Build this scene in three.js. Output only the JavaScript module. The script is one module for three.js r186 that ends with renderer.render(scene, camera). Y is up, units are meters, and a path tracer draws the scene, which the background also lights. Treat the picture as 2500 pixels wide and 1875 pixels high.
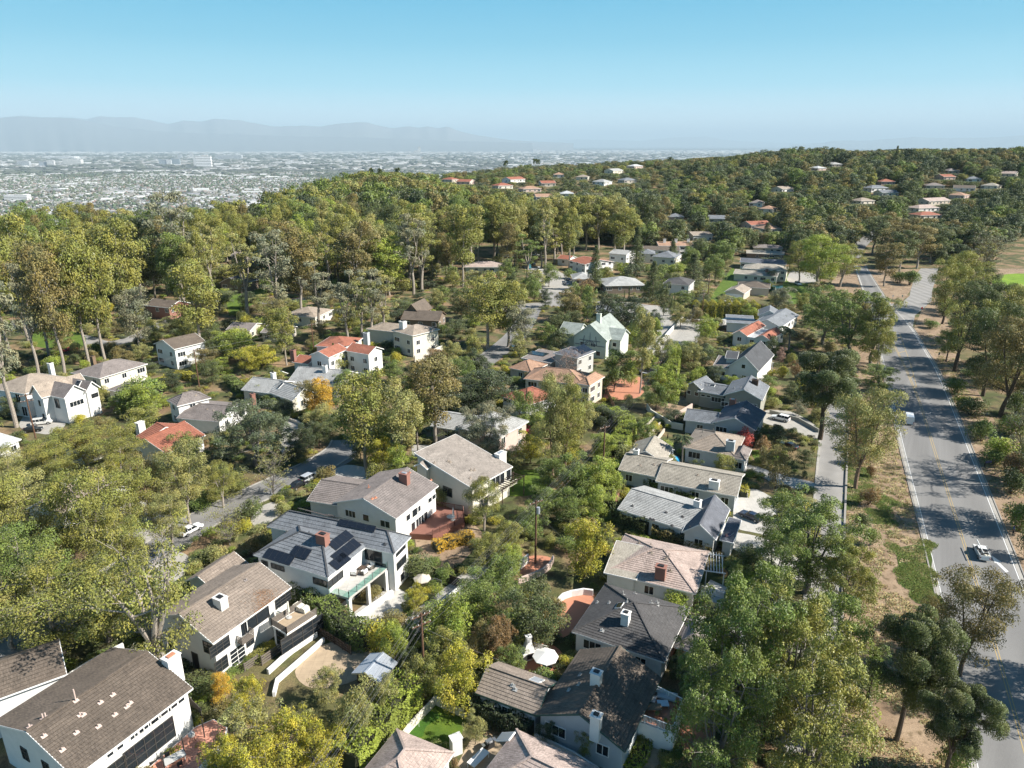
import * as THREE from 'three';
import { ImprovedNoise } from 'three/addons/math/ImprovedNoise.js';
import { mergeGeometries } from 'three/addons/utils/BufferGeometryUtils.js';
import { MarchingCubes } from 'three/addons/objects/MarchingCubes.js';

// ---------------------------------------------------------------- camera, sky, sun, exposure
const F = 1735, HY = 352, CX = 1250, CY = 937.5, CAMH = 65, S = CAMH / 55, PITCH = Math.atan((CY - HY) / F);
const scene = new THREE.Scene();
const camera = new THREE.PerspectiveCamera(2 * Math.atan(CY / F) * 180 / Math.PI, 4 / 3, 0.5, 250000);
camera.position.set(0, CAMH, 0);
camera.rotation.set(-PITCH, 0, 0);
const renderer = new THREE.WebGLRenderer({ antialias: true });
renderer.toneMapping = THREE.LinearToneMapping;
renderer.toneMappingExposure = 2.05;
renderer.shadowMap.enabled = true;
const SUN_EL = 39 * Math.PI / 180, SUN_BACK = 10 * Math.PI / 180;
const SUN = new THREE.Vector3(Math.cos(SUN_EL) * Math.cos(SUN_BACK), Math.sin(SUN_EL), Math.cos(SUN_EL) * Math.sin(SUN_BACK));
const sun = new THREE.DirectionalLight(new THREE.Color(1, 0.945, 0.86), 5);
sun.name = 'sun';
sun.position.copy(SUN).multiplyScalar(900); sun.target.position.set(0, 0, -150);
sun.position.z -= 150; sun.castShadow = true;
Object.assign(sun.shadow.camera, { left: -500, right: 500, top: 500, bottom: -500, near: 1, far: 2500 });
sun.shadow.mapSize.set(4096, 4096);
scene.add(sun, sun.target);
{
  const W = 64, H = 1024, d = new Float32Array(W * H * 4);
  const stops = [[-90, .13, .15, .165], [-1.5, .40, .46, .49], [0, .50, .58, .61], [1.6, .40, .53, .57], [4, .19, .405, .49], [7, .098, .31, .425], [10, .058, .26, .395], [16, .03, .145, .26], [30, .018, .085, .18], [90, .011, .05, .13]];
  for (let y = 0; y < H; y++) {
    const e = ((y + .5) / H - .5) * 180; let k = 0;
    while (k < stops.length - 2 && e > stops[k + 1][0]) k++;
    const a = stops[k], b = stops[k + 1]; let t = Math.min(1, Math.max(0, (e - a[0]) / (b[0] - a[0])));
    for (let x = 0; x < W; x++) for (let c = 0; c < 4; c++) d[(y * W + x) * 4 + c] = c < 3 ? a[c + 1] + (b[c + 1] - a[c + 1]) * t : 1;
  }
  const t = new THREE.DataTexture(d, W, H, THREE.RGBAFormat, THREE.FloatType);
  t.mapping = THREE.EquirectangularReflectionMapping; t.magFilter = THREE.LinearFilter; t.minFilter = THREE.LinearFilter; t.needsUpdate = true;
  scene.background = t; scene.environment = t;
}
scene.fog = new THREE.FogExp2(new THREE.Color(0.66, 0.86, 1.0), 3.0e-5);

// ---------------------------------------------------------------- helpers
const rng = (s) => () => { s = (s + 0x6d2b79f5) | 0; let t = Math.imul(s ^ (s >>> 15), 1 | s); t = (t + Math.imul(t ^ (t >>> 7), 61 | t)) ^ t; return ((t ^ (t >>> 14)) >>> 0) / 4294967296; };
const R = rng(7);
const { sin, cos, sqrt, abs, min, max, floor, PI, hypot, atan2 } = Math;
const clamp = (x, a, b) => min(b, max(a, x)), lerp = (a, b, t) => a + (b - a) * t, sstep = (t) => { t = clamp(t, 0, 1); return t * t * (3 - 2 * t); };
const pw = (tab, x) => { if (x <= tab[0][0]) return tab[0][1]; for (let i = 1; i < tab.length; i++) if (x <= tab[i][0]) return lerp(tab[i - 1][1], tab[i][1], (x - tab[i - 1][0]) / (tab[i][0] - tab[i - 1][0])); return tab[tab.length - 1][1]; };
const ray = (px, py) => { const a = (px - CX) / F, b = -(py - CY) / F; return [a, b * cos(PITCH) - sin(PITCH), -(cos(PITCH) + b * sin(PITCH))]; };
const at = (px, py, h = 0) => { const d = ray(px, py), t = (h - CAMH) / d[1]; return [d[0] * t, h, d[2] * t]; };
const toPx = (p) => { const vy = p[1] - CAMH, zc = -p[2] * cos(PITCH) - vy * sin(PITCH), yc = vy * cos(PITCH) - p[2] * sin(PITCH); return [CX + F * p[0] / zc, CY - F * yc / zc]; };
const heightFor = (x, z, topY) => { let lo = -300, hi = 400; for (let i = 0; i < 40; i++) { const m = (lo + hi) / 2; toPx([x, m, z])[1] > topY ? lo = m : hi = m; } return lo; };
const RISE = [[-.46, 0], [-.34, 7], [-.24, 17], [-.16, 21], [-.06, 22], [0, 24], [.12, 27], [.3, 34], [.6, 38], [1, 38]], DROP = [[-.46, 345], [-.34, 430], [-.22, 540], [-.12, 640], [-.04, 800], [.02, 900], [.2, 980], [1, 1000]], RAMP = [[-.12, 190], [0, 300], [.2, 430]];
const terrain = (x, z) => {
  const D = -z / S; if (D < 330) return 0;
  const a = x / -z;
  const h = pw(RISE, a) * sstep((D - 332) / pw(RAMP, a)) - max(0, D - pw(DROP, a)) * .3;
  return max(-262, h * S);
};
const ground = (px, py) => { const d = ray(px, py); let t = 20, s = 1; for (let i = 0; i < 4000; i++) { const q = [d[0] * t, CAMH + d[1] * t, d[2] * t]; if (q[1] < terrain(q[0], q[2])) { for (let j = 0; j < 12; j++) { t -= s; s /= 2; const y = CAMH + d[1] * (t + s); if (y > terrain(d[0] * (t + s), d[2] * (t + s))) t += s; } return [d[0] * t, terrain(d[0] * t, d[2] * t), d[2] * t]; } t += s; } return [d[0] * t, 0, d[2] * t]; };
const atDist = (px, D) => { const x = (px - CX) / F / (cos(PITCH) ) * D * .985; return [x, terrain(x, -D), -D]; };
const V = { sub: (a, b) => [a[0] - b[0], a[1] - b[1], a[2] - b[2]], add: (a, b) => [a[0] + b[0], a[1] + b[1], a[2] + b[2]], mul: (a, k) => [a[0] * k, a[1] * k, a[2] * k], dot: (a, b) => a[0] * b[0] + a[1] * b[1] + a[2] * b[2], cross: (a, b) => [a[1] * b[2] - a[2] * b[1], a[2] * b[0] - a[0] * b[2], a[0] * b[1] - a[1] * b[0]], len: (a) => hypot(a[0], a[1], a[2]), norm: (a) => { const l = hypot(a[0], a[1], a[2]) || 1; return [a[0] / l, a[1] / l, a[2] / l]; }, lerp: (a, b, t) => [lerp(a[0], b[0], t), lerp(a[1], b[1], t), lerp(a[2], b[2], t)] };

class MB {
  constructor(off = [0, 0, 0]) { this.p = []; this.u = []; this.o = off; this.has = false; }
  tri(a, b, c, ua, ub, uc) {
    const o = this.o; this.p.push(a[0] - o[0], a[1] - o[1], a[2] - o[2], b[0] - o[0], b[1] - o[1], b[2] - o[2], c[0] - o[0], c[1] - o[1], c[2] - o[2]);
    if (!ua) { const n = V.cross(V.sub(b, a), V.sub(c, a)), x = abs(n[0]), y = abs(n[1]), z = abs(n[2]); const f = y >= x && y >= z ? (q) => [q[0], q[2]] : x >= z ? (q) => [q[2], q[1]] : (q) => [q[0], q[1]]; ua = f(a); ub = f(b); uc = f(c); }
    this.u.push(ua[0], ua[1], ub[0], ub[1], uc[0], uc[1]); return this;
  }
  quad(a, b, c, d, ua, ub, uc, ud) { this.tri(a, b, c, ua, ub, uc); this.tri(a, c, d, ua, uc, ud); return this; }
  poly(q, uv) { for (let i = 2; i < q.length; i++) this.tri(q[0], q[i - 1], q[i], uv && uv[0], uv && uv[i - 1], uv && uv[i]); return this; }
  obox(c, ux, uy, uz) { // oriented box: centre and half vectors
    const v = (i, j, k) => [c[0] + ux[0] * i + uy[0] * j + uz[0] * k, c[1] + ux[1] * i + uy[1] * j + uz[1] * k, c[2] + ux[2] * i + uy[2] * j + uz[2] * k];
    this.quad(v(-1, -1, 1), v(1, -1, 1), v(1, 1, 1), v(-1, 1, 1)); this.quad(v(1, -1, -1), v(-1, -1, -1), v(-1, 1, -1), v(1, 1, -1));
    this.quad(v(1, -1, 1), v(1, -1, -1), v(1, 1, -1), v(1, 1, 1)); this.quad(v(-1, -1, -1), v(-1, -1, 1), v(-1, 1, 1), v(-1, 1, -1));
    this.quad(v(-1, 1, 1), v(1, 1, 1), v(1, 1, -1), v(-1, 1, -1)); this.quad(v(-1, -1, -1), v(1, -1, -1), v(1, -1, 1), v(-1, -1, 1)); return this;
  }
  box(x, y, z, sx, sy, sz, r = 0) { return this.obox([x, y, z], [cos(r) * sx / 2, 0, -sin(r) * sx / 2], [0, sy / 2, 0], [sin(r) * sz / 2, 0, cos(r) * sz / 2]); }
  beam(a, b, w, h) { const d = V.sub(b, a), l = V.len(d), f = V.mul(d, 1 / l); let s = V.cross([0, 1, 0], f); if (V.len(s) < 1e-4) s = [1, 0, 0]; s = V.norm(s); const up = V.cross(f, s); return this.obox(V.lerp(a, b, .5), V.mul(s, w / 2), V.mul(up, h / 2), V.mul(f, l / 2)); }
  tube(a, b, r0, r1, n = 6, cap = true) {
    const f = V.norm(V.sub(b, a)); let s = V.cross(abs(f[1]) > .9 ? [1, 0, 0] : [0, 1, 0], f); s = V.norm(s); const t = V.cross(f, s), ra = [], rb = [];
    for (let i = 0; i < n; i++) { const q = i / n * 2 * PI, d = V.add(V.mul(s, cos(q)), V.mul(t, sin(q))); ra.push(V.add(a, V.mul(d, r0))); rb.push(V.add(b, V.mul(d, r1))); }
    const L = V.len(V.sub(b, a));
    for (let i = 0; i < n; i++) { const j = (i + 1) % n; this.quad(ra[i], ra[j], rb[j], rb[i], [i / n, 0], [(i + 1) / n, 0], [(i + 1) / n, L], [i / n, L]); }
    if (cap) { this.poly(rb); this.poly(ra.slice().reverse()); } return this;
  }
  lathe(c, prof, n = 12) { for (let k = 1; k < prof.length; k++) for (let i = 0; i < n; i++) { const a = i / n * 2 * PI, b = (i + 1) / n * 2 * PI, P = (r, y, q) => [c[0] + r * cos(q), c[1] + y, c[2] + r * sin(q)]; const [r0, y0] = prof[k - 1], [r1, y1] = prof[k]; if (r0 > 1e-4) this.tri(P(r0, y0, b), P(r0, y0, a), P(r1, y1, a)); if (r1 > 1e-4) this.tri(P(r0, y0, b), P(r1, y1, a), P(r1, y1, b)); } return this; }
  geo() { const g = new THREE.BufferGeometry(); g.setAttribute('position', new THREE.Float32BufferAttribute(this.p, 3)); g.setAttribute('uv', new THREE.Float32BufferAttribute(this.u, 2)); g.computeVertexNormals(); return g; }
}
const taken = {};
const numbered = (n) => { const k = taken[n] = (taken[n] ?? -1) + 1; return k ? n + '_' + String(k).padStart(3, '0') : n; };
const meshOf = (name, g, m, parent) => { const o = new THREE.Mesh(g.geo ? g.geo() : g, m); o.name = name; o.castShadow = o.receiveShadow = true; if (parent) parent.add(o); return o; };
const tag = (o, label, category, group) => { o.userData.label = label; o.userData.category = category; if (group) o.userData.group = group; return o; };
const thing = (name, label, category, pos = [0, 0, 0], group) => { const o = new THREE.Group(); o.name = numbered(name); o.position.set(...pos); scene.add(o); return tag(o, label, category, group); };
const single = (name, g, m, label, category, group) => { const o = meshOf(numbered(name), g, m); scene.add(o); return tag(o, label, category, group); };
const struct = (name, g, m) => { const o = meshOf(numbered(name), g, m); o.userData.kind = 'structure'; scene.add(o); return o; };
const kids = {};
// ---------------------------------------------------------------- textures
const noise = new ImprovedNoise();
function tex(size, f, srgb = true) {
  const d = new Uint8Array(size * size * 4);
  for (let y = 0; y < size; y++) for (let x = 0; x < size; x++) { const c = f(x / size, y / size), k = (y * size + x) * 4; if (typeof c === 'number') d[k] = d[k + 1] = d[k + 2] = clamp(c, 0, 1) * 255; else { d[k] = clamp(c[0], 0, 1) * 255; d[k + 1] = clamp(c[1], 0, 1) * 255; d[k + 2] = clamp(c[2], 0, 1) * 255; } d[k + 3] = 255; }
  const t = new THREE.DataTexture(d, size, size); t.wrapS = t.wrapT = THREE.RepeatWrapping; t.magFilter = THREE.LinearFilter; t.minFilter = THREE.LinearMipmapLinearFilter; t.generateMipmaps = true; if (srgb) t.colorSpace = THREE.SRGBColorSpace; t.needsUpdate = true; return t;
}
// tileable fbm: noise on a torus approximated by blending four shifted copies
const tn = (x, y, f, z = 0) => { const n = (a, b) => noise.noise(a * f, b * f, z); const sx = x, sy = y; return n(x, y) * (1 - sx) * (1 - sy) + n(x - 1, y) * sx * (1 - sy) + n(x, y - 1) * (1 - sx) * sy + n(x - 1, y - 1) * sx * sy; };
const fbm = (x, y, f, o = 4, z = 0) => { let s = 0, a = .5; for (let i = 0; i < o; i++) { s += a * tn(x, y, f, z + i * 7.3); f *= 2; a *= .55; } return s; };
const rep = (t, k) => { const c = t.clone(); c.repeat.set(k, k); c.needsUpdate = true; return c; };
const hash = rng(99);
const mixc = (a, b, t) => [lerp(a[0], b[0], t), lerp(a[1], b[1], t), lerp(a[2], b[2], t)];
const T = {
  litter: tex(512, (x, y) => { const a = fbm(x, y, 6, 4), b = fbm(x, y, 14, 4, 40), g = fbm(x, y, 5, 3, 80), n = hash(); let c = mixc([.44, .36, .27], [.60, .50, .38], clamp(.5 + a * 1.3, 0, 1)); c = mixc(c, [.27, .30, .15], sstep(.5 + g * 2.6)); c = mixc(c, [.20, .16, .11], sstep(b * 2.2)); return c.map((v) => v * (.8 + .4 * n)); }),
  dirt: tex(512, (x, y) => { const a = fbm(x, y, 5, 4), b = fbm(x, y, 24, 3, 20), n = hash(); let c = mixc([.53, .45, .37], [.69, .61, .52], clamp(.5 + a * 1.8, 0, 1)); c = mixc(c, [.36, .31, .22], sstep(b * 2.8)); c = mixc(c, [.42, .40, .24], sstep(fbm(x, y, 9, 3, 70) * 3 - .5)); return c.map((v) => v * (.84 + .32 * n)); }),
  lawn: tex(512, (x, y) => { const a = fbm(x, y, 6, 4), n = hash(); return mixc([.34, .44, .13], [.52, .58, .20], clamp(.5 + a * 1.5, 0, 1)).map((v) => v * (.8 + .4 * n)); }),
  asphalt: tex(512, (x, y) => { const a = fbm(x, y, 4, 4), w = cos(x * 8 * PI) * .03, n = hash(), k = 1; const v = (.60 + a * .10 + w + (n - .5) * .05) * k; return [v, v * 1.0, v * 1.0]; }),
  concrete: tex(512, (x, y) => { const a = fbm(x, y, 5, 4), n = hash(), j = (x * 4 % 1) < .012 || (y * 4 % 1) < .012 ? .78 : 1; return (.86 + a * .16 + (n - .5) * .06) * j; }),
  roof: tex(512, (x, y) => { const a = fbm(x, y, 4, 4), s = tn(x, y * .25, 60, 11) * .22 + tn(x, y, 90, 3) * .2, n = hash(); return .80 + a * .26 + s + (n - .5) * .14; }),
  stucco: tex(512, (x, y) => .95 + fbm(x, y, 5, 4) * .07 + (hash() - .5) * .03),
  brick: tex(512, (x, y) => { const r = floor(y * 32), c = floor(x * 16 + (r % 2) * .5), h = (sin(r * 127.1 + c * 311.7) * 43758.5) % 1, j = (y * 32 % 1) < .1 || ((x * 16 + (r % 2) * .5) % 1) < .06; return j ? [.78, .68, .60] : mixc([.70, .42, .34], [.84, .60, .50], abs(h)).map((v) => v * (.92 + .16 * hash())); }),
  city: tex(512, (x, y) => { const a = fbm(x, y, 8, 4), g = fbm(x, y, 40, 3, 9), s = (x * 40 % 1) < .05 || (y * 26 % 1) < .05; let c = mixc([.33, .36, .30], [.52, .50, .46], sstep(.5 + g * 2)); c = mixc(c, [.26, .31, .24], sstep(a * 2)); return s ? [.60, .60, .60] : c.map((v) => v * (.8 + .4 * hash())); }),
  bark: tex(256, (x, y) => .8 + tn(x, y * .2, 24) * .35 + (hash() - .5) * .12),
  wood: tex(256, (x, y) => .82 + tn(x * .2, y, 30) * .3 + (hash() - .5) * .1),
};
const lin = (r, g, b) => new THREE.Color().setRGB(r, g, b);
const std = (c, o = {}) => new THREE.MeshStandardMaterial({ color: Array.isArray(c) ? lin(...c) : c, roughness: .9, ...o });
const mscale = (t, m) => rep(t, 1 / m);
const roofTex = mscale(T.roof, 9), stuccoTex = mscale(T.stucco, 6);
const roofMat = (r, g, b) => std([r, g, b], { map: roofTex, roughness: .88 });
const wallMat = (r, g, b) => std([r, g, b], { map: stuccoTex, roughness: .9 });
const M = {
  rBrown: roofMat(0.196, 0.155, 0.121), rMoss: roofMat(0.365, 0.297, 0.243), rGrey: roofMat(0.27, 0.29, 0.317), rDark: roofMat(.125, .12, .12), rSlate: roofMat(0.169, 0.181, 0.213), rTan: roofMat(0.476, 0.392, 0.315), rPink: roofMat(0.62, 0.488, 0.426), rTaupe: roofMat(0.325, 0.28, 0.26), rLight: roofMat(0.558, 0.558, 0.542), rRed: roofMat(.47, .175, .11), rOrange: roofMat(.56, .345, .235), rBeige: roofMat(0.522, 0.471, 0.392), rWhite: roofMat(.72, .73, .74), rCharcoal: roofMat(.10, .105, .115), rGreen: roofMat(0.429, 0.481, 0.442), rGravel: roofMat(0.434, 0.378, 0.329),
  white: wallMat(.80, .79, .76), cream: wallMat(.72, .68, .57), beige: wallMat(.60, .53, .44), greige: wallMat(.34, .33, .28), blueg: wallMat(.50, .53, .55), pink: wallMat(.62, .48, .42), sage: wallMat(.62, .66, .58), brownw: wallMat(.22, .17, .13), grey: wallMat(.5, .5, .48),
  trim: std([.80, .79, .76], { roughness: .6 }), trimDark: std([.06, .055, .05], { roughness: .5 }), trimGreen: std([.04, .09, .075], { roughness: .5 }), trimBrown: std([.18, .12, .08], { roughness: .7 }),
  glass: std([.018, .023, .028], { roughness: .06, metalness: 0 }), black: std([.02, .02, .021], { roughness: .6 }),
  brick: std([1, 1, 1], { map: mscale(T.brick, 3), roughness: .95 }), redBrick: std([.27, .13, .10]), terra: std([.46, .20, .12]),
  solar: new THREE.MeshPhysicalMaterial({ color: lin(.012, .014, .02), roughness: .22, clearcoat: .6, clearcoatRoughness: .1 }),
  wood: std([.30, .20, .125], { map: T.wood }), woodGrey: std([.23, .195, .165], { map: T.wood }), woodDark: std([.10, .065, .045], { map: T.wood }), woodRed: std([.34, .15, .11], { map: T.wood }), pole: std([.20, .105, .06], { map: T.bark }),
  metal: std([.45, .46, .48], { roughness: .35, metalness: .8 }), galv: std([.5, .53, .57], { roughness: .45, metalness: .5 }), wire: std([.16, .16, .17], { roughness: .5, metalness: .3 }),
  litter: std([1, 1, 1], { map: mscale(T.litter, 42), roughness: 1 }), dirt: std([.84, .81, .77], { map: mscale(T.dirt, 26), roughness: 1 }), lawn: std([.5, .58, .36], { map: mscale(T.lawn, 12), roughness: 1 }), ivy: std([.27, .30, .20], { map: mscale(T.lawn, 7), roughness: 1 }), fairway: std([.95, 1.1, .5], { map: mscale(T.lawn, 40), roughness: 1 }), putt: std([.24, .46, .22], { map: mscale(T.lawn, 20), roughness: 1 }),
  asphalt: std([.60, .585, .565], { map: mscale(T.asphalt, 22), roughness: .92 }), asphalt2: std([.80, .765, .72], { map: mscale(T.asphalt, 16), roughness: .93 }), concrete: std([.50, .475, .43], { map: mscale(T.concrete, 8), roughness: .9 }), kerb: std([.40, .375, .34], { map: mscale(T.concrete, 6), roughness: .9 }), patio: std([.62, .595, .55], { map: mscale(T.concrete, 6) }), sandstone: std([.56, .43, .29], { map: mscale(T.concrete, 5) }),
  lineWhite: std([.66, .66, .64], { roughness: .7 }), lineYellow: std([.46, .33, .13], { roughness: .7 }),
};
for (const m of [M.glass]) m.envMapIntensity = 1;
// ---------------------------------------------------------------- ground, roads, pavements
{
  const xs = [], zs = []; for (let x = -1300; x <= 1500; x += 20) xs.push(x); for (let z = 200; z >= -1900; z -= 20) zs.push(z);
  const p = [], u = [], idx = [];
  for (const z of zs) for (const x of xs) { p.push(x, terrain(x, z), z); u.push(x, z); }
  for (let j = 0; j < zs.length - 1; j++) for (let i = 0; i < xs.length - 1; i++) { const k = j * xs.length + i, n = k + xs.length; idx.push(k, k + 1, n + 1, k, n + 1, n); }
  const g = new THREE.BufferGeometry(); g.setAttribute('position', new THREE.Float32BufferAttribute(p, 3)); g.setAttribute('uv', new THREE.Float32BufferAttribute(u, 2)); g.setIndex(idx); g.computeVertexNormals();
  struct('ground', g, M.litter);
}
const inPoly = (x, z, q) => { let r = false; for (let i = 0, j = q.length - 1; i < q.length; j = i++) if ((q[i][2] > z) !== (q[j][2] > z) && x < (q[j][0] - q[i][0]) * (z - q[i][2]) / (q[j][2] - q[i][2]) + q[i][0]) r = !r; return r; };
const noTree = [];   // areas where no tree or shrub may stand
function flatPoly(pts, y) {
  const sh = pts.map((p) => new THREE.Vector2(p[0], -p[2])); let t = THREE.ShapeUtils.triangulateShape(sh, []); const b = new MB(); const area = THREE.ShapeUtils.area(sh);
  for (let [i, j, k] of t) { if (area < 0) [j, k] = [k, j]; b.tri([pts[i][0], y, pts[i][2]], [pts[j][0], y, pts[j][2]], [pts[k][0], y, pts[k][2]]); } return b;
}
function smooth(px, n = 6) { const c = new THREE.CatmullRomCurve3(px.map((p) => new THREE.Vector3(p[0], p[1], p[2])), false, 'centripetal'); return c.getPoints((px.length - 1) * n).map((v) => [v.x, v.y, v.z]); }
let liftN = 0;
function sheet(name, px, mat, lift = .02, curve = false, h = 0) { let w = px.map((q) => at(q[0], q[1], h)); if (curve) { w = smooth([...w, w[0]], 4); w.pop(); } liftN += .0005; const o = struct(name, flatPoly(w, h + lift + liftN), mat); noTree.push(w); return o; }
function strip(name, px, width, mat, lift = .03, hill = false) {
  const c = smooth(px.map((q) => hill ? ground(q[0], q[1]) : at(q[0], q[1])), 8), b = new MB(), L = [], Rr = []; let acc = 0; liftN += .0005;
  const side = c.map((p, i) => { const a = c[max(0, i - 1)], d = c[min(c.length - 1, i + 1)], f = V.norm([d[0] - a[0], 0, d[2] - a[2]]); return [f[2] * -1, 0, f[0]]; });
  const y = (x, z) => (hill ? terrain(x, z) + .35 : 0) + lift + liftN;
  for (let i = 0; i < c.length; i++) { const s = side[i], w = width / 2; L.push([c[i][0] - s[0] * w, 0, c[i][2] - s[2] * w]); Rr.push([c[i][0] + s[0] * w, 0, c[i][2] + s[2] * w]); L[i][1] = y(...[L[i][0], L[i][2]]); Rr[i][1] = y(Rr[i][0], Rr[i][2]); }
  for (let i = 1; i < c.length; i++) { const d = hypot(c[i][0] - c[i - 1][0], c[i][2] - c[i - 1][2]); b.quad(L[i - 1], Rr[i - 1], Rr[i], L[i], [0, acc], [width, acc], [width, acc + d], [0, acc + d]); acc += d; }
  struct(name, b, mat); noTree.push([...L, ...Rr.slice().reverse()]); return { c, L, R: Rr };
}
function kerbLine(w, h = .13, th = .22, mat = M.kerb) { const b = new MB(); for (let i = 1; i < w.length; i++) b.beam([w[i - 1][0], h / 2 - .1, w[i - 1][2]], [w[i][0], h / 2 - .1, w[i][2]], th, h + .2); struct('kerb', b, mat); }
// the main road: edge points read off the photograph, on level ground
const roadL = smooth([[2600, 2800], [2440, 2250], [2373, 1880], [2294, 1482], [2197, 1088], [2150, 880], [2125, 775], [2108, 715], [2089, 658], [2078, 624]].map((q) => at(...q)), 6);
const roadR = smooth([[3100, 2900], [2695, 1900], [2499, 1411], [2290, 900], [2266, 861], [2230, 803], [2195, 765], [2166, 730], [2120, 660], [2102, 624]].map((q) => at(...q)), 6);
{
  const b = new MB(), n = roadL.length; let acc = 0;
  for (let i = 1; i < n; i++) { const d = V.len(V.sub(roadL[i], roadL[i - 1])), q = (p) => [p[0], .03, p[2]]; b.quad(q(roadL[i - 1]), q(roadR[i - 1]), q(roadR[i]), q(roadL[i]), [0, acc], [11, acc], [11, acc + d], [0, acc + d]); acc += d; }
  struct('road', b, M.asphalt); noTree.push([...roadL, ...roadR.slice().reverse()]);
  // gutters of pale concrete along both sides, then the kerbs
  for (const [e, s] of [[roadL, 1], [roadR, -1]]) {
    const g = new MB(), k = []; const inn = e.map((p, i) => { const a = e[max(0, i - 1)], d = e[min(n - 1, i + 1)], f = V.norm(V.sub(d, a)); k.push([p[0] - s * -f[2] * .2, 0, p[2] - s * f[0] * .2]); return [p[0] + s * -f[2] * .55, .036, p[2] + s * f[0] * .55]; });
    for (let i = 1; i < n; i++) { const q = (p) => [p[0], .036, p[2]]; s > 0 ? g.quad(q(e[i - 1]), inn[i - 1], inn[i], q(e[i])) : g.quad(inn[i - 1], q(e[i - 1]), q(e[i]), inn[i]); }
    struct('gutter', g, M.concrete);
    const open = s < 0 ? [k.filter((p) => -p[2] < 226 * S), k.filter((p) => -p[2] > 268 * S)] : [k];
    open.forEach((w) => w.length > 1 && kerbLine(w));
  }
}
const roadC = (t, D) => { // point on the road at distance D (z = -D), t: 0 left edge .. 1 right edge
  const f = (e) => { for (let i = 1; i < e.length; i++) if (-e[i][2] >= D) { const k = (D + e[i - 1][2]) / (-e[i][2] + e[i - 1][2]); return lerp(e[i - 1][0], e[i][0], k); } return e[e.length - 1][0]; };
  return [lerp(f(roadL), f(roadR), t), .042, -D];
};
function mark(t0, t1, D0, D1, w, mat, name = 'road_marking', step = 6, lift = 0) { D0 *= S; D1 *= S; const b = new MB(); const n = max(1, Math.ceil((D1 - D0) / step)); for (let i = 0; i < n; i++) { const k0 = i / n, k1 = (i + 1) / n, a = roadC(lerp(t0, t1, k0), lerp(D0, D1, k0)), c = roadC(lerp(t0, t1, k1), lerp(D0, D1, k1)); a[1] += lift; c[1] += lift; b.quad([a[0] - w / 2, a[1], a[2]], [a[0] + w / 2, a[1], a[2]], [c[0] + w / 2, c[1], c[2]], [c[0] - w / 2, c[1], c[2]]); } struct(name, b, mat); }
mark(.44, .46, 36, 150, .1, M.lineYellow); mark(.467, .487, 36, 150, .1, M.lineYellow);
mark(.46, .33, 150, 210, .13, M.lineYellow); mark(.485, .355, 150, 210, .13, M.lineYellow); mark(.5, .6, 160, 212, .13, M.lineYellow);
for (let k = 0; k < 7; k++) { const D = 160 + k * 7.5, a = roadC(lerp(.47, .34, (D - 150) / 60), D * S), c = roadC(lerp(.5, .6, (D - 160) / 52), (D + 2) * S); struct('road_marking', new MB().quad([a[0], .043, a[2] + .3], [c[0], .043, c[2] + .3], [c[0], .043, c[2]], [a[0], .043, a[2]]), M.lineYellow); }
mark(.945, .945, 36, 225, .16, M.lineWhite); mark(.05, .05, 36, 330, .12, M.lineWhite);
{ // the painted arrow in the turn lane
  const pts = [[2420, 1356], [2445, 1373], [2437, 1371.5], [2462.5, 1396], [2455.5, 1398], [2431, 1374], [2429, 1376]].map((q) => at(...q)); struct('road_arrow', flatPoly(pts, .046), M.lineWhite);
}
// side road, frontage road, cul-de-sac and streets
sheet('side_road', [[2160, 745], [2180, 741], [2205, 736], [2221, 722], [2223, 709], [2234, 673], [2266, 633], [2294, 606], [2312, 606], [2300, 633], [2288, 669], [2276, 709], [2274, 735], [2252, 755], [2234, 770], [2228, 800], [2160, 800]], M.asphalt2, .018);
const front = (() => { const L = smooth([[1870, 2100], [1905, 1880], [1940, 1640], [1972, 1400], [1991, 1188], [2002, 1067], [2010, 990], [2020, 920]].map((q) => at(...q)), 4), Rr = smooth([[2040, 2100], [2046, 1880], [2052, 1640], [2059, 1400], [2064, 1188], [2069, 1081], [2070, 1000], [2066, 925]].map((q) => at(...q)), 4); const b = new MB(); let acc = 0; for (let i = 1; i < L.length; i++) { const d = V.len(V.sub(L[i], L[i - 1])), q = (p) => [p[0], .025, p[2]]; b.quad(q(L[i - 1]), q(Rr[i - 1]), q(Rr[i]), q(L[i]), [0, acc], [5, acc], [5, acc + d], [0, acc + d]); acc += d; } struct('frontage_road', b, M.asphalt2); noTree.push([...L, ...Rr.slice().reverse()]); return { L, R: Rr }; })();
kerbLine(front.L, .1, .45, M.concrete); kerbLine(front.R.filter((p) => -p[2] > 40 * S), .3, .3, M.kerb);
const street = strip('street', [[850, 1075], [838, 1095], [790, 1128], [700, 1172], [600, 1218], [490, 1272], [390, 1340], [290, 1405], [160, 1500], [-60, 1660]], 7.4, M.asphalt);
kerbLine(street.L, .12, .4, M.concrete); kerbLine(street.R, .12, .4, M.concrete);
sheet('cul_de_sac', [[800, 1098], [835, 1080], [862, 1085], [872, 1108], [850, 1130], [800, 1150], [760, 1155], [748, 1140]], M.asphalt, .026, true);
strip('street', [[1262, 600], [1272, 618], [1296, 650], [1341, 716], [1352, 742]], 8.5, M.asphalt2, .03);
strip('street', [[1215, 760], [1300, 745], [1400, 743], [1480, 740], [1570, 748], [1640, 760]], 8, M.asphalt2, .024);
strip('street', [[1150, 905], [1195, 872], [1230, 845], [1262, 815], [1285, 780], [1300, 750]], 8, M.asphalt, .022);
strip('street', [[20, 790], [130, 812], [205, 828], [255, 840], [320, 828], [380, 800], [440, 770]], 7, M.asphalt2);
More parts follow.
